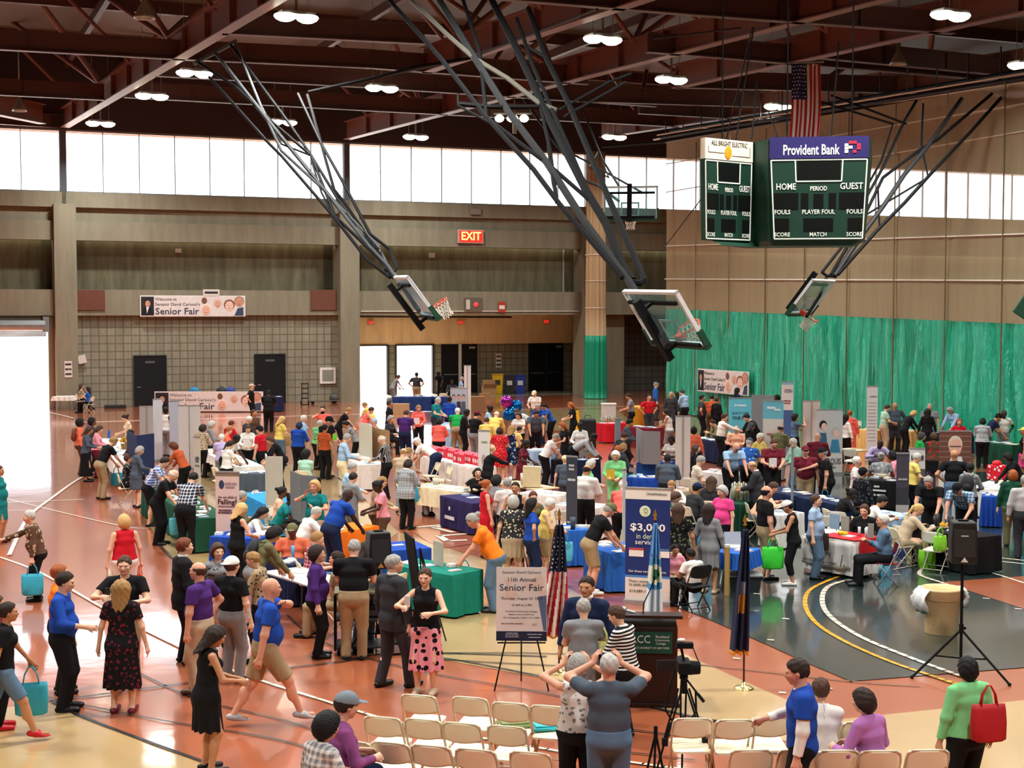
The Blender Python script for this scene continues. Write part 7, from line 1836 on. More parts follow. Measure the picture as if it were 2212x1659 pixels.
def us(g, zt):
    def c(a, b):
        if b > .975 or a < .05: return 3
        if b < .42 and a > .12 - b * .0: return 1
        return 0 if int((a * 9 + b * 3.0)) % 2 == 0 else 2
    drape(g, zt - .05, 1.62, .1, .46, 0, c, (RED, mat('1a2038', .8), WH, GOLD), skew=-.1)
    st = MB(); rs2 = random.Random(4)
    for k in range(26):
        b = .12 + .29 * (k // 3) / 8; a = .22 + .28 * (k % 3) + rs2.uniform(-.05, .05); w = .1 + .36 * b ** .7; x = -.1 * b + (a - .5) * w; z = zt - .05 - b * 1.62; y = -.045 + .055 * math.sin(a * 17 + b * 2) * (.4 + b) - .012
        st.add([(x + .02 * (1 if q % 2 == 0 else .4) * math.sin(q * math.pi / 5), y, z + .02 * (1 if q % 2 == 0 else .4) * math.cos(q * math.pi / 5)) for q in range(10)], [tuple(range(10))])
    st.build('star', WH, g)['kind'] = 'stuff'
pole_flag('B3', 690, 1180, -10, 'stars and stripes flag with gold fringe on a floor pole by the easel', us)
def county(g, zt):
    def c(a, b):
        r = math.hypot((a - .5) * .26 * (.35 + .65 * b), (b - .5) * 1.35)
        if r < .13: return 2 if r < .07 and a > .45 else 1
        if r < .21: return 3
        return 0 if b < .55 and not (a > .75 and b > .3) else 4
    drape(g, zt - .03, 1.5, .05, .27, 0, c, (mat('5a9ade', .7), mat('dfe8d8', .7), mat('1f6a50', .7), mat('4a90c8', .7), mat('d4e2f2', .7)), skew=-.02, nx=30, ny=80)
    text('ROCK', mat('1f4a78', .7), g, (0, -.12, zt - .5), width=.14, height=.06)
pole_flag('B3', 1375, 1100, -5, 'light blue and white county flag furled on its pole before the dental banner', county)
def state(g, zt):
    def c(a, b):
        if b > .97: return 3
        if .42 < b < .52 and .3 < a < .8: return 1
        if .52 < b < .66 and .2 < a < .75: return 2
        return 0
    drape(g, zt - .03, 1.72, .07, .25, 0, c, (mat('1d2340', .7), mat('8a8ca0', .7, noise=.4, nscale=30), mat('b0742c', .7, noise=.4, nscale=30), GOLD), skew=-.07, nx=24, ny=60)
pole_flag('B3', 2016, 1290, 30, 'dark blue state flag hanging from a floor pole with gilt base', state)
# speakers on tripod stands
def speaker(t, X, Yb, sc, label, slabel, Xs, Ys, zsp, logo, leglen=.55, face=0):
    p = atz(*px(t, X, Yb)); st_ = thing('speaker_stand', slabel, 'stand', (p.x, p.y, 0)); ptop = zsp
    MB().tube((0, 0, .25), (0, 0, ptop), .022).build('pole', BLK1, st_)
    MB().tube((0, 0, .62), (0, 0, .74), .035).ball((.05, 0, .68), .022, 8).build('collar', BLK1, st_)
    for k in range(3):
        a = R(200 + 120 * k + face); e = (leglen * math.cos(a), leglen * math.sin(a), .02)
        MB().tube((0, 0, .66), e, .018).ball(e, .028, 8).build('leg', BLK1, st_); MB().tube((0, 0, .25), (e[0] * .55, e[1] * .55, .31), .012).build('brace', BLK1, st_)
    g = thing('loudspeaker', label, 'loudspeaker', (p.x, p.y, ptop + .001), R(face))
    hw, hh, dd = .17 * sc, .56 * sc, .3 * sc
    MB().prism([(-hw, 0), (hw, 0), (hw * 1.02, hh * .55), (hw * .92, hh), (-hw * .92, hh), (-hw * 1.02, hh * .55)], -dd / 2, dd / 2).build('cabinet', mat('1d1e20', .5), g, bevel=.02)
    MB().box(-hw * .82, hw * .82, -dd / 2 - .012, -dd / 2, .1, hh - .1).build('grille', mat('2b2d2f', .7), g)
    MB().prism([(-.05, .03), (.05, .03), (0, .1)], -dd / 2 - .018, -dd / 2 - .01).build('logo', mat(logo, .4), g)
    MB().box(-.07, .07, -.04, .04, hh, hh + .02).build('handle', BLK1, g)
    return g
speaker('B2', 1323, 1010, 1.0, 'black loudspeaker over the equipment cart beside the orange stand', 'black tripod speaker stand behind the charcoal suit', 0, 0, 1.26, 'b08040', .6, 20)
spk = speaker('B4', 1738, 1195, 1.05, 'black loudspeaker high above the trash barrel', 'tall black tripod stand beside the trash barrel', 0, 0, 1.62, 'd8d8d8', .75, -8)
text('~5', mat('d8d8d8', .5), spk, (0, -.17, .4), width=.1, height=.02)
# equipment cart
cp = atz(*px('B2', 1160, 1020)); ct = thing('equipment_cart', 'black metal equipment cart with castors and cables', 'cart', (cp.x + .1, cp.y + .02, 0), R(6))
for z in (.1, .52, .92): MB().box(-.42, .42, -.28, .28, z, z + .03).build('shelf', mat('2a2b2d', .5) if z < .9 else mat('6f6b50', .5), ct, bevel=.005)
for sx in (-1, 1):
    for sy in (-1, 1): MB().box(sx * .41 - .018, sx * .41 + .018, sy * .27 - .018, sy * .27 + .018, .08, .92).build('post', BLK1, ct); MB().tube((sx * .36 - .02, sy * .25, .045), (sx * .36 + .02, sy * .25, .045), .045, n=12).build('castor', BLK1, ct)
mx_ = thing('mixing_unit', 'black sound unit on the lower shelf of the cart', 'sound unit', (cp.x + .15, cp.y, .55), R(6)); MB().box(-.24, .24, -.16, .16, 0, .14).build('case', BLK1, mx_, bevel=.01); MB().box(-.2, .2, -.165, -.16, .03, .11).build('front_panel', mat('3c3e42', .4), mx_)
b_ = thing('equipment_case', 'black open equipment case on the floor under the cart', 'case', (cp.x + .75, cp.y - .05, 0), .3); MB().box(-.28, .28, -.18, .18, 0, .2).build('case', BLK1, b_, bevel=.015); MB().box(-.24, .24, -.19, -.18, .04, .16).build('panel', mat('8a8c90', .4, .5), b_)
# video camera on its tripod
vp = atz(1478, 1690); vt = thing('camera_tripod', 'black video tripod standing before the cream chairs', 'tripod', (vp.x, vp.y + .1, 0))
HT = 1.02
for k, a in enumerate((-150, -30, 85)):
    e = Vector((.42 * math.cos(R(a)), .42 * math.sin(R(a)), .0)); tp = Vector((.05 * math.cos(R(a)), .05 * math.sin(R(a)), HT)); n_ = Vector((-math.sin(R(a)), math.cos(R(a)), 0)) * .03
    mb = MB().tube(tp + n_, tp.lerp(e, .55) + n_ * .8, .011).tube(tp - n_, tp.lerp(e, .55) - n_ * .8, .011).tube(tp.lerp(e, .35), e, .012); mb.box(-.03, .03, -.03, .03, -.04, .04, Matrix.Translation(tp.lerp(e, .55))); mb.build('leg', BLK1, vt)
    MB().tube((0, 0, .55), tp.lerp(e, .5), .009).build('spreader', BLK1, vt)
MB().tube((0, 0, HT - .05), (0, 0, HT + .12), .045, .035).ball((0, 0, HT + .13), .05, 10).build('head', BLK1, vt); MB().tube((.03, 0, HT + .1), (.2, -.18, HT - .1), .011).tube((.14, -.12, HT - .03), (.2, -.18, HT - .1), .018).build('pan_handle', BLK1, vt)
vc = thing('video_camera', 'black video camera with a flip screen on the tripod', 'camera', (vp.x, vp.y + .1, HT + .18))
MB().box(-.07, .07, -.13, .16, 0, .13).tube((0, .16, .065), (0, .3, .065), .05, .055, n=14).tube((.06, .0, .05), (.18, .0, .05), .08, .07, n=14).build('camera_body', BLK1, vc, bevel=.012)
MB().box(-.3, -.09, -.03, -.015, .02, .14).build('flip_screen', mat('1c1d20', .3), vc); MB().tube((0, 0, .13), (-.03, .0, .27), .015).box(-.08, .1, -.04, .05, .27, .33).tube((.1, 0, .27), (.16, .0, .12), .006).build('accessory_arm', BLK1, vc); MB().ball((-.03, 0, .36), (.05, .04, .02), 8).build('lamp', mat('dcdcdc', .4), vc, smooth=True)
MB().path([(-.1, 0, .05), (-.16, .02, -.2), (-.2, .0, -.42), (-.12, -.02, -.55), (.05, -.02, -.56), (.14, 0, -.44), (.13, 0, -.2)], .012, 6).build('strap', BLK1, vc, smooth=True)
q = who('arms up behind'); tp2 = thing('camera_tripod', 'second black tripod just behind the slate shirt photographer', 'tripod', (q[0].location.x + .42, q[0].location.y - .25, 0))
for a in (-100, 20, 140): MB().tube((.25 * math.cos(R(a)), .25 * math.sin(R(a)), 0), (.02, 0, 1.05), .012).build('leg', BLK1, tp2)
MB().tube((.02, 0, 1.0), (.02, 0, 1.12), .02).build('center_column', BLK1, tp2)
# trash barrel
tp_ = atz(*px('B4', 1630, 915)); bt = thing('trash_barrel', 'large pale yellow plastic trash barrel with a clear liner', 'trash can', (tp_.x, tp_.y + .24, 0)); BR_ = mat('f2cf9c', .5, noise=.12, nscale=5)
MB().lathe([(.001, .0), (.245, .0), (.255, .02), (.285, .56), (.30, .57), (.305, .70), (.315, .71), (.315, .745), (.295, .745), (.285, .6), (.24, .03), (.001, .03)], 40).build('barrel_body', BR_, bt, smooth=True)
MB().lathe([(.295, .56), (.302, .565), (.295, .57)], 40).build('rim_line', mat('8a6a40', .6), bt)
for q_, a in ((1, 185), (.8, 5)):
    lm = []; vs = []; fs = []; n = 9
    for j in range(8):
        for i in range(n):
            an = R(a - 35 * q_ + 70 * q_ * i / (n - 1)); r = .325 + .05 * math.sin(i * 2.3 + j) + .11 * math.sin(j / 7 * 3) * (1 if q_ == 1 else .5); vs.append((r * math.cos(an), r * math.sin(an), .74 - j * .055 * q_))
    for j in range(7):
        for i in range(n - 1): k = j * n + i; fs.append((k, k + 1, k + n + 1, k + n))
    o = MB().add(vs, fs).build('liner', mat('d8dcdc', .3), bt, smooth=True); s_m = o.modifiers.new('t', 'SOLIDIFY'); s_m.thickness = .01
# balloons
bp = aty(1106, 900, 62); bal = [(-.33, .85, 'b03aa8', 'magenta'), (.25, .62, '1a78c8', 'bright blue'), (-.2, .2, '1a6cc0', 'blue'), (.35, .1, '1560a8', 'deep blue'), (.0, .36, '2a88d0', 'sky blue')]
bz = aty(1106, 868, 55).z
b0 = aty(1106, 880, 55)
for dx, dz, c, nm in bal:
    g = thing('foil_balloon', f'{nm} foil balloon in the cluster over the crowd, on a string', 'balloon', (b0.x + dx * .62, b0.y + dx * .3, b0.z - .45 + dz * .8), 0, None)
    MB().ball((0, 0, 0), (.25, .16, .24), 20).build('foil', mat(c, .12, .85, noise=.1), g, smooth=True); MB().path([(0, 0, -.22), (-dx * .2, 0, -.7), (-dx * .6, 0, -g.location.z + .78)], .004, 4).build('string', mat('d8d8d8', .5), g)
# bins, cartons and odd things by the entrance
def carton(p, sx, sy, sz, label, c='9a7550', rz=0, name='carton', open_=False):
    g = thing(name, label, 'box', p, rz); MB().box(-sx / 2, sx / 2, -sy / 2, sy / 2, 0, sz).build('carton_body', mat(c, .8), g)
    if open_:
        for s in (-1, 1): MB().box(-sx / 2, sx / 2, 0, .01, 0, sy * .45, Matrix.Translation((0, s * sy / 2, sz)) @ Matrix.Rotation(R(-50 * s), 4, 'X')).build('flap', mat(c, .8), g)
    else: MB().box(-sx / 2, sx / 2, -.03, .03, sz, sz + .003).build('tape', mat('c8a878', .5), g)
    return g
def far(t, X, Y): return atz(*px(t, X, Y))
for x, c, nm in ((1037, 'd8b020', 'yellow'), (1108, '2a2c2e', 'charcoal'), (1172, '20358a', 'blue')):
    p = far('Z5', x, 972); g = thing('wheeled_bin', f'{nm} wheeled recycling bin between the black double doors', 'bin', (p.x, p.y + .3, 0)); H2_ = 1.15 if nm == 'yellow' else 1.1
    MB().prism([(-.27, 0), (.27, 0), (.34, H2_), (-.34, H2_)], -.25, .3).build('bin_body', mat(c, .5), g, bevel=.04); MB().box(-.36, .36, -.28, .33, H2_, H2_ + .07).build('lid', mat(c, .5), g, bevel=.03); MB().box(-.16, .16, -.29, -.27, H2_ * .5, H2_ * .75).build('bin_label', mat('c8c8c4' if nm != 'yellow' else '3a3a30', .6), g); MB().tube((-.3, .3, .1), (.3, .3, .1), .1, n=12).build('wheel', BLK1, g)
for x, y, s, z, l in ((985, 980, 1.0, 0, 'large open carton beside the yellow bin'), (985, 980, .7, .56, 'carton stacked on the open carton by the yellow bin'), (960, 1000, .6, 0, 'small carton at the foot of the yellow bin')):
    p = far('Z5', x, y); carton((p.x, p.y, z), (.8 if z or s == 1 else .6) * (.85 if z else 1), .6 * s, .55 * s, l, open_=(z == 0 and s == 1), rz=.2)
p = far('Z5', 905, 1080); carton((p.x, p.y, 0), .9, .7, .8, 'brown carton beneath the tall white panel', '8a6848')
p = far('Z5', 465, 1085); carton((p.x, p.y - .4, 0), .8, .5, .5, 'carton in front of the entrance desk', 'b89a74'); p = far('T3', 330, 960); carton((p.x, p.y, 0), .75, .6, .55, 'cardboard carton below the cream chairs', '9a7648')
p = far('T2', 470, 1085); carton((p.x, p.y + 1.0, 0), .5, .45, .5, 'dark plastic box under the queue papers', '3a4048', name='storage_box')
p = who('at the drink dispenser')[0].location
dd = atz(*px('T3', 2095, 400), .78); g = thing('drink_dispenser', 'large clear drink dispenser on the red cloth', 'dispenser', (dd.x, dd.y, .76)); MB().box(-.28, .28, -.22, .22, .1, .62).build('tank', mat('cfd4cc', .2), g, bevel=.03); MB().box(-.3, .3, -.24, .24, .62, .68).build('lid', mat('e0e0da', .4), g); MB().box(-.3, .3, -.24, .24, 0, .1).build('dispenser_base', mat('c8c4b8', .4), g); MB().tube((0, -.3, .16), (0, -.22, .16), .025).build('tap', BLK1, g)
for i in range(3): p = atz(*px('T3', 2070 + i * 25, 405), .77); g = thing('bottle', 'small white bottle beside the drink dispenser', 'bottle', (p.x, p.y - .15, .76), 0, 'bottles by the dispenser'); MB().lathe([(.001, 0), (.035, 0), (.035, .14), (.012, .19), (.012, .22), (.001, .22)], 10).build('bottle_body', mat('e0dcc8', .4), g, smooth=True)
p = atz(*px('T3', 1775, 500)); g = thing('floor_cone', 'bright yellow wet floor sign beside the black suitcase', 'floor sign', (p.x, p.y, 0)); MB().prism([(-.17, 0), (.17, 0), (.08, .9), (-.08, .9)], -.14, -.12).prism([(-.17, 0), (.17, 0), (.08, .9), (-.08, .9)], .12, .14).box(-.08, .08, -.14, .14, .86, .9).build('sign_board', mat('e8b820', .5), g)
p = atz(*px('T3', 1900, 760)); g = thing('suitcase', 'large black suitcase standing on end behind the striped skirt', 'suitcase', (p.x, p.y + 1.0, 0)); MB().box(-.3, .3, -.2, .2, .05, 1.25).build('shell', mat('1b1c1f', .5), g, bevel=.08); MB().path([(-.1, 0, 1.25), (-.1, 0, 1.36), (.1, 0, 1.36), (.1, 0, 1.25)], .012, 6).build('handle', BLK1, g)
p = atz(*px('T4', 380, 480)); g = thing('storage_tub', 'large yellow tub behind the red polo', 'tub', (p.x, p.y + .8, 0)); MB().lathe([(.001, 0), (.42, 0), (.5, .85), (.53, .86), (.53, .9), (.46, .9), (.4, .04), (.001, .04)], 24).build('tub_body', mat('d8a83c', .5), g, smooth=True)
# hand truck and floor dolly near the display case
p = far('T2', 1110, 245); g = thing('hand_truck', 'black upright hand truck below the display case', 'hand truck', (p.x, p.y - .3, 0), .3); g.scale = (.65,) * 3
for sx in (-.28, .28): MB().path([(sx, .1, .1), (sx, 0, 1.7), (sx - .1, -.12, 1.85)], .03, 6).build('rail', BLK1, g); MB().tube((sx * 1.1 - .04, .15, .16), (sx * 1.1 + .04, .15, .16), .16, n=14).build('wheel', BLK1, g)
for z in (.5, .9, 1.3, 1.7): MB().box(-.28, .28, -.02, .02, z, z + .08).build('rung', BLK1, g)
MB().box(-.3, .3, -.4, .05, .02, .05).build('toe_plate', BLK1, g)
p = far('T2', 1260, 235); g = thing('platform_dolly', 'low black platform dolly on the floor by the wall', 'dolly', (p.x, p.y - .4, 0), .35); g.scale = (.45,) * 3; MB().box(-1.2, 2.3, -.4, .4, .3, .38).build('platform', mat('5a5650', .6), g)
for x in (-.9, 1.8):
    for y in (-.3, .3): MB().tube((x, y - .05, .16), (x, y + .05, .16), .16, n=14).build('wheel', BLK1, g)
p = far('Z4', 2065, 1015); g = thing('trash_bag', 'dark stuffed bag on the floor by the middle pillar', 'bag', (p.x - .5, p.y - 1.2, 0)); g.scale = (.55,) * 3; MB().ball((0, 0, .45), (.5, .4, .48), 12).build('bag_body', mat('4a4a48', .5), g, smooth=True); MB().ball((0, 0, .95), (.1, .1, .14), 8).build('bag_knot', mat('4a4a48', .5), g, smooth=True)
for X, Y, c, l in ((620, 1040, '2f8cae', 'turquoise bag on the floor by the block wall'), (565, 1045, 'cdbf90', 'cream round hat box on the floor near the far table'), (730, 1030, '3a5a80', 'framed picture leaning on the case by the wall'), (340, 1040, 'c84a30', 'red bag under the far table')):
    p = far('Z4', X, Y); g = thing('stored_item', l, 'bag', (p.x, p.y - .3, 0)); g.scale = (.6,) * 3; g.name = {'2f8cae': 'floor_bag', 'cdbf90': 'hat_box', '3a5a80': 'framed_picture', 'c84a30': 'floor_bag'}[c]; MB().box(-.42, .42, -.12, .12, 0, .85).build('bag_body' if c != '3a5a80' else 'frame', mat(c, .6), g, bevel=.06)
p = far('Z4', 710, 1050); g = thing('instrument_case', 'long dark case on the floor by the block wall door', 'case', (p.x, p.y - .7, 0), .3); g.scale = (.5,) * 3; MB().box(-1.1, 1.1, -.3, .3, 0, .35).build('case', mat('2c2c2e', .5), g, bevel=.05)
for X, c, l in ((1185, '2878a0', 'blue backpack on the registration desk'), (1345, '202430', 'black bag on the registration desk'), (1395, '2a3a80', 'striped blue bag on the registration desk')):
    p = atz(*px('Z4', X, 975), .76); g = thing('desk_bag', l, 'bag', (p.x, 73.2, .76)); g.scale = (.75,) * 3; MB().ball((0, 0, .3), (.38, .22, .3), 12).build('bag_body', mat(c, .6), g, smooth=True); MB().path([(-.12, 0, .56), (0, 0, .7), (.12, 0, .56)], .02, 5).build('handle', mat(c, .6), g)
# flowers and table things
def table_top(t, X, Y, z=.758): return atz(*px(t, X, Y), z)
p = table_top('T1', 1250, 505); g = thing('flower_basket', 'basket of yellow and orange flowers on the flower stand', 'flowers', p); MB().lathe([(.001, 0), (.12, 0), (.16, .16), (.001, .16)], 14).build('basket', mat('8a6a40', .8), g)
fm = MB(); rs3 = random.Random(9)
for k in range(40): fm.ball((rs3.gauss(0, .1), rs3.gauss(0, .08), .22 + rs3.random() * .16), rs3.uniform(.02, .045), 6)
o = fm.build('blossoms', cloth('d0a040', 'floral', '4a6a30'), g, smooth=True); o['kind'] = 'stuff'
p = table_top('T1', 1085, 400); g = thing('blue_bottle', 'tall blue bottle at the end of the flower stand', 'bottle', p); MB().lathe([(.001, 0), (.05, 0), (.05, .2), (.03, .25), (.03, .3), (.001, .3)], 12).build('bottle_body', mat('2858b8', .3), g, smooth=True)
p = table_top('T3', 1325, 1065); g = thing('canvas_bag', 'large cream canvas bag standing on the bare tan table', 'bag', p, -.1); MB().prism([(-.22, 0), (.22, 0), (.25, .5), (-.2, .52)], -.1, .1).build('bag_body', mat('d8c49a', .8), g); MB().path([(-.1, -.1, .5), (0, -.1, .62), (.1, -.1, .5)], .01, 5).build('handle', mat('d8c49a', .8), g)
def cup(p, c, label, h=.12, r=.035, grp=None): g = thing('cup', label, 'cup', p, 0, grp); MB().lathe([(.001, 0), (r * .8, 0), (r, h), (r * .9, h), (r * .7, .01), (.001, .01)], 12).build('cup_body', mat(c, .4), g, smooth=True); return g
cup(table_top('T3', 1240, 1050), 'd0cbbd', 'tall paper cup beside the canvas bag', .3, .06); cup(table_top('T3', 1120, 1020), 'e0dccf', 'white paper cup behind the tan table', .14, .04)
cup(table_top('T3', 375, 1040), 'e6dfcc', 'large cream tub on the cream stand', .16, .09); cup(table_top('T3', 470, 1030), 'cfc4a8', 'tan paper cup on the cream stand', .13, .04)
cup(table_top('T3', 1740, 1488), '3a4a58', 'dark glass tumbler on the bright blue stand', .24, .06); cup(table_top('B2', 707, 350), '5aa0d8', 'water bottle standing on the navy cloth', .22, .033)
cup(table_top('T5', 1345, 1475), '2c2c30', 'tall black mug on the black cloth', .28, .06); cup(table_top('T5', 1480, 1480), '1f1f22', 'black canister on the black cloth', .24, .06)
p = table_top('T5', 1410, 1470); g = thing('food_tray', 'tray of yellow snacks on the black cloth', 'tray', p); MB().lathe([(.001, 0), (.2, 0), (.22, .03), (.001, .02)], 20).build('tray', mat('c8c0b0', .4), g)
sn = MB(); [sn.ball((rs3.uniform(-.13, .13), rs3.uniform(-.13, .13), .04 + rs3.random() * .03), rs3.uniform(.02, .04), 6) for k in range(22)]; o = sn.build('snacks', mat('e0a830', .5), g, smooth=True); o['kind'] = 'stuff'
# fellowship stand: red runner, fruit and glasses
fg_, L_, W__, an_ = FT[0]
def on_ft(x, y, z=.757): return Vector((fg_.location.x + x * math.cos(an_) - y * math.sin(an_), fg_.location.y + x * math.sin(an_) + y * math.cos(an_), z))
rn = thing('table_runner', 'shiny red runner over the end of the fellowship stand', 'runner', on_ft(.45, 0, .762), an_); MB().box(-.7, L_ / 2 - .43, -W__ / 2 - .02, W__ / 2 + .02, 0, .012).box(L_ / 2 - .43 + .03, L_ / 2 - .42 + .04, -.3, .3, -.25, .01).build('runner_cloth', mat('c8202c', .35), rn)
for k, (x, y, c) in enumerate([(.05, -.1, 'e8c020'), (.13, -.06, 'e8b818'), (.0, -.02, 'e0b020')]): g = thing('lemon', 'yellow fruit lying on the red runner', 'fruit', on_ft(x, y, .815), 0, 'fruit on the red runner'); MB().ball((0, 0, 0), (.06, .045, .04), 10).build('fruit_body', mat(c, .5), g, smooth=True)
for k, (x, y) in enumerate([(.35, .1), (.55, .05), (.62, .15), (.45, .2)]): cup(on_ft(x, y, .775), 'c8ccd0', 'clear glass standing on the red runner', .18, .03, 'glasses on the red runner')
bn = thing('stand_banner', 'white Fellowship Community banner hung on the cloth front', 'banner', on_ft(0, -W__ / 2 - .085, .1), an_)
n = 24; vs = []; fs = []
for j in range(7):
    for i in range(n + 1): x = -L_ / 2 + .02 + (L_ - .04) * i / n; vs.append((x, -.012 * math.sin(i * .8 + j * .5) - .01, .1 - .03 * math.sin(i / n * 3.1) + j * .088))
for j in range(6):
    for i in range(n): a = j * (n + 1) + i; fs.append((a, a + 1, a + n + 2, a + n + 1))
o = MB().add(vs, fs).build('banner_cloth', mat('cfcfcc', .6), bn, smooth=True); sm_ = o.modifiers.new('t', 'SOLIDIFY'); sm_.thickness = .006
GY = mat('44484c', .7)
text('Fellowship', GY, bn, (-L_ * .2, -.03, .52), width=L_ * .42, height=.13); text('Community', GY, bn, (-L_ * .1, -.03, .36), width=L_ * .42, height=.13); text('AN INTERGENERATIONAL COMMUNITY', GY, bn, (-L_ * .1, -.03, .18), width=L_ * .66, height=.035)
MB().path([(L_ * .34, -.03, .38), (L_ * .3, -.03, .14)], .008, 5).path([(L_ * .36, -.03, .2), (L_ * .4, -.03, .13), (L_ * .46, -.03, .12)], .008, 5).build('drawn_mark', GY, bn)
# purple stand mark and white front signs
def front_text(ctx, lines, c, label=None):
    for cx_, l in TABLES:
        if cx_ == ctx:
            g, L, W, an = l[0]
            for s, x, z, w, h in lines: text(s, mat(c, .6), g, (x * L, -W / 2 - .085, z), width=w, height=h, rot=(math.pi / 2, 0, 0))
front_text('the dark purple logo stand', [('~1', -.1, .52, .08, .12), ('~6', -.1, .3, .5, .12)], 'd8d8e4'); front_text('the white lettered black stand', [('~3', -.1, .6, .15, .07), ('~7', 0, .5, .35, .07), ('~1 4', 0, .38, .3, .07)], 'd0d0d4')
front_text('the photo board stand', [('ish', .2, .45, .5, .25)], '2a2a2e')
p = table_top('T4', 1330, 1180); 
for k in range(7): q = table_top('T4', 1300 + k * 22, 1200 - (k % 2) * 14); g = thing('tall_bottle', 'tall glass bottle among the leaflet holders', 'bottle', q, 0, 'bottles on the green cloth'); MB().lathe([(.001, 0), (.04, 0), (.045, .25), (.018, .32), (.018, .4), (.001, .4)], 10).build('bottle_body', mat(['b8c8b8', 'e0dcd0', 'c8a868'][k % 3], .3), g, smooth=True)
p = table_top('T5', 1940, 1000); g = thing('gift_parcel', 'shiny red and white wrapped parcel with ribbon', 'gift', p, .2); MB().box(-.22, .22, -.15, .15, 0, .4).build('wrapping', cloth('c82030', 'big', 'f0e8e8'), g, bevel=.04); MB().ball((0, 0, .44), (.14, .1, .08), 10).build('ribbon_bow', mat('d82838', .4), g, smooth=True)
p = table_top('B3', 1950, 262); g = thing('laptop', 'open silver laptop on the small blue stand', 'laptop', p, .1); MB().box(-.16, .16, -.12, .12, 0, .018).build('keyboard_half', mat('b8bcc4', .4, .5), g); MB().box(-.16, .16, 0, .01, 0, .23, Matrix.Translation((0, .12, .015)) @ Matrix.Rotation(R(-12), 4, 'X')).build('screen', mat('aab2c4', .4), g)
p = far('B3', 1895, 618); g = thing('cardboard_tube', 'upright cardboard tube with a white cap on the green floor', 'tube', (p.x, p.y, 0)); MB().tube((0, 0, 0), (0, 0, .88), .05, n=16).build('tube_body', mat('b08c50', .7), g); MB().tube((0, 0, .88), (0, 0, .93), .054, n=16).build('tube_cap', mat('d8d8d0', .5), g)
p = far('B3', 2030, 600); g = thing('storage_tote', 'dark grey lidded storage tote on the green floor', 'storage box', (p.x, p.y + .25, 0)); MB().prism([(-.26, 0), (.26, 0), (.3, .28), (-.3, .28)], -.2, .2).build('tote_body', mat('26302f', .5), g); MB().box(-.33, .33, -.24, .24, .28, .32).build('lid', mat('8a9092', .5), g, bevel=.01)
p = far('B3', 235, 640); g = thing('shopping_trolley', 'dark red wheeled shopping trolley behind the orange shirt', 'trolley', (p.x, p.y, 0)); MB().box(-.14, .14, -.12, .12, .1, .5).build('trolley_bag', mat('6a1424', .6), g, bevel=.03); MB().path([(-.1, .13, .05), (-.1, .15, .95), (.1, .15, .95), (.1, .13, .05)], .011, 6).build('frame', BLK1, g)
for sx in (-.13, .13): MB().tube((sx - .02, .12, .06), (sx + .02, .12, .06), .06, n=12).build('wheel', BLK1, g)
p = far('B3', 440, 560); g = thing('mini_tripod', 'small black tripod stand on the floor behind the poster', 'tripod', (p.x, p.y + .8, 0))
for a in (-90, 30, 150): MB().tube((.14 * math.cos(R(a)), .14 * math.sin(R(a)), 0), (0, 0, .55), .01).build('leg', BLK1, g)
MB().tube((0, 0, .5), (0, 0, .75), .015).build('center_column', BLK1, g)
# things left on chairs, hand-held papers and phones
def chair_item(t, X, Y, c, label, name='folded_bag'):
    p = atz(*px(t, X, Y), .46); g = thing(name, label, 'bag', p, .2); MB().box(-.19, .19, -.13, .13, 0, .035).box(-.17, .17, -.1, .11, .035, .055).build('bag_body', mat(c, .6), g, bevel=.012); MB().path([(.1, -.1, .05), (.2, -.05, .06), (.22, .05, .06)], .008, 5).build('handle', mat(c, .6), g)
chair_item('B5', 1850, 545, '38b4c4', 'folded turquoise bag on the front row chair'); chair_item('B5', 1620, 528, '7a8a58', 'small olive bag on the front row chair')
def in_hand(txt, q, dims, c, label, name, cat, dz=.0):
    p = wrist(who(txt), q); g = thing(name, label, cat, p + Vector((0, 0, dz)), who(txt)[0].rotation_euler.z); x, y, z = dims
    MB().box(-x / 2, x / 2, -y / 2, y / 2, 0, z).build(name + '_body' if name == 'phone' else 'sheet', mat(c, .5), g)
in_hand('reading a phone', 0, (.075, .15, .012), 'd8dce0', 'white phone held by the black dress', 'phone', 'phone', .01); in_hand('facing front in a pink', 0, (.075, .02, .14), 'd8d8d4', 'white card held by the pink skirt', 'name_card', 'card', .01)
for tx, c, l in (('bright green paper', '7ad83c', 'bright green paper held by the tall black cap'), ('facing front with leaflets', 'e4dcd8', 'white leaflets held by the coral top'), ('open white paper', 'e8e6e0', 'open white paper held in the queue'), ('yellow folder', 'd0b030', 'yellow folder held by the light green jacket'),
                 ('holding a paper, dark red', 'd8d8d4', 'folded paper held by the dark red polo'), ('grey board', 'dcdcd8', 'white sheets held by the white sleeveless top'), ('gesturing towards', '2a2a2c', 'small dark phone held by the black polo'), ('Taking', 'x', 'x')):
    if c != 'x': in_hand(tx, 0, (.2, .02, .24) if 'phone' not in l else (.07, .015, .14), c, l, 'held_paper' if 'phone' not in l else 'phone', 'paper' if 'phone' not in l else 'phone', -.02)
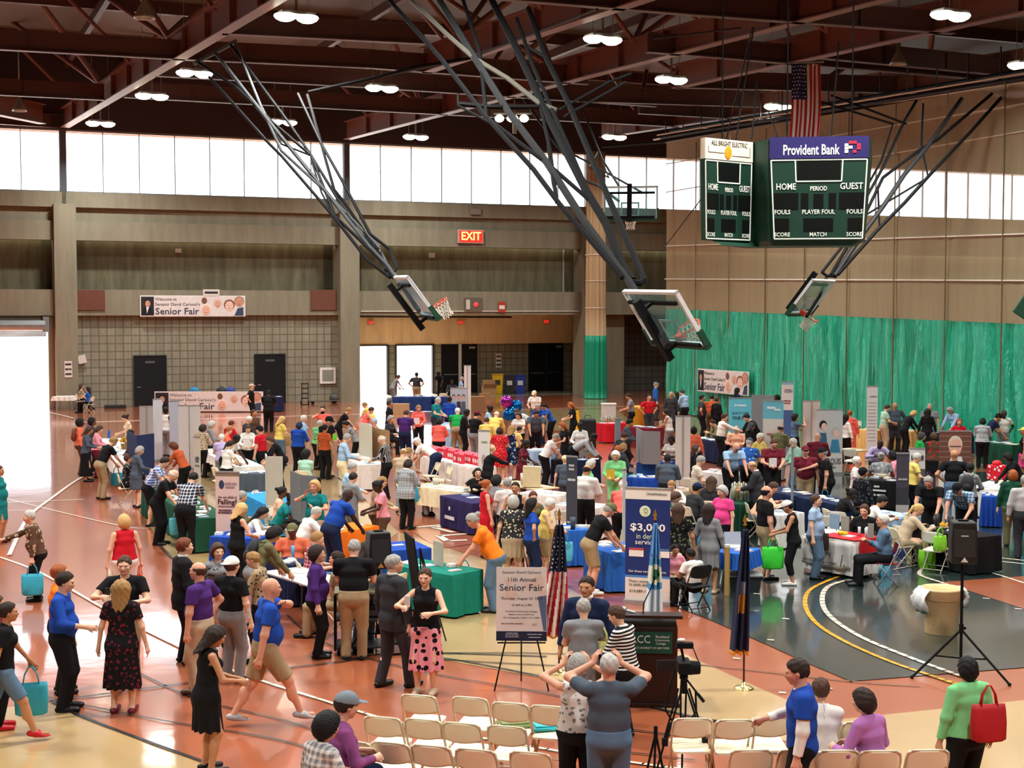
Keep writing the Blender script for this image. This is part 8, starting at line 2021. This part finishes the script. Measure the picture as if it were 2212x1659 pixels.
for tx, l in (('taking a picture with', 'black phone raised by the coral shirt'), ('hands raised, taking', 'black camera held by the white flowered blouse'), ('arms up behind the camera', 'black phone raised by the slate shirt')):
    p = (wrist(who(tx), 0) + wrist(who(tx), 1)) / 2 if 'coral' not in l else wrist(who(tx), 0); g = thing('phone', l, 'phone', p + Vector((0, 0, .0)), who(tx)[0].rotation_euler.z); MB().box(-.09, .09, -.012, .012, -.05, .05).build('phone_body', BLK1, g, bevel=.008)
# marks on clothing
def mark(txt, s, z, w, h, c, y=-.155, x=0):
    g = who(txt)[0]; text(s, mat(c, .7), g, (x, y, z), (math.pi / 2, 0, 0), .1, w, h)
mark('blue jersey over', '~9', 1.3, .24, .06, 'e8e8ec', -.185); mark('blue jersey over', '~6', 1.22, .2, .05, 'e8e8ec', -.185)
mark('bearded and striding', '~5', 1.36, .16, .05, '9ac8e0', -.165, -.06); mark('bearded and striding', '~4', 1.3, .16, .05, '9ac8e0', -.165, -.06)
q = who('with white lettering')[0]; text('~3 4', mat('e0dcd8', .7), q, (.0, .17, 1.32), (math.pi / 2, 0, math.pi), .1, .22, .06); text('~7', mat('e0dcd8', .7), q, (.0, .17, 1.24), (math.pi / 2, 0, math.pi), .1, .24, .06)
# backpacks
for tx, c, l in (('black backpack', '1c1c1f', 'black drawstring backpack on the olive jacket'), ('with a backpack, bowed', '2a2a2e', 'dark backpack on the bowed grey jacket'), ('group at the curved table', '7a4030', 'brown backpack at the edge of the flower group')):
    P = who(tx); g0 = P[0]; s = P[4]; b = s['chest'] - s['fw'] * .18 - s['up'] * .06; M = Matrix.Translation(g0.location) @ Matrix.Rotation(g0.rotation_euler.z, 4, 'Z'); w = M @ Vector(tuple(b * P[3]))
    g = thing('backpack', l, 'backpack', w, g0.rotation_euler.z); g.rotation_euler.x = -math.radians(POSES[P[1]].get('lean', 0)); g.rotation_mode = 'XYZ'
    MB().ball((0, 0, 0), (.15, .085, .22), 14).build('pack_body', mat(c, .6), g, smooth=True); MB().ball((0, -.05, -.07), (.11, .05, .1), 10).build('front_pocket', mat(c, .6), g, smooth=True)
    for sx in (-.09, .09): MB().path([(sx, .04, .18), (sx * 1.2, .14, .22), (sx * 1.3, .3, .1), (sx * 1.2, .26, -.08)], .012, 5).build('strap', mat(c, .6), g)
fit_texts()
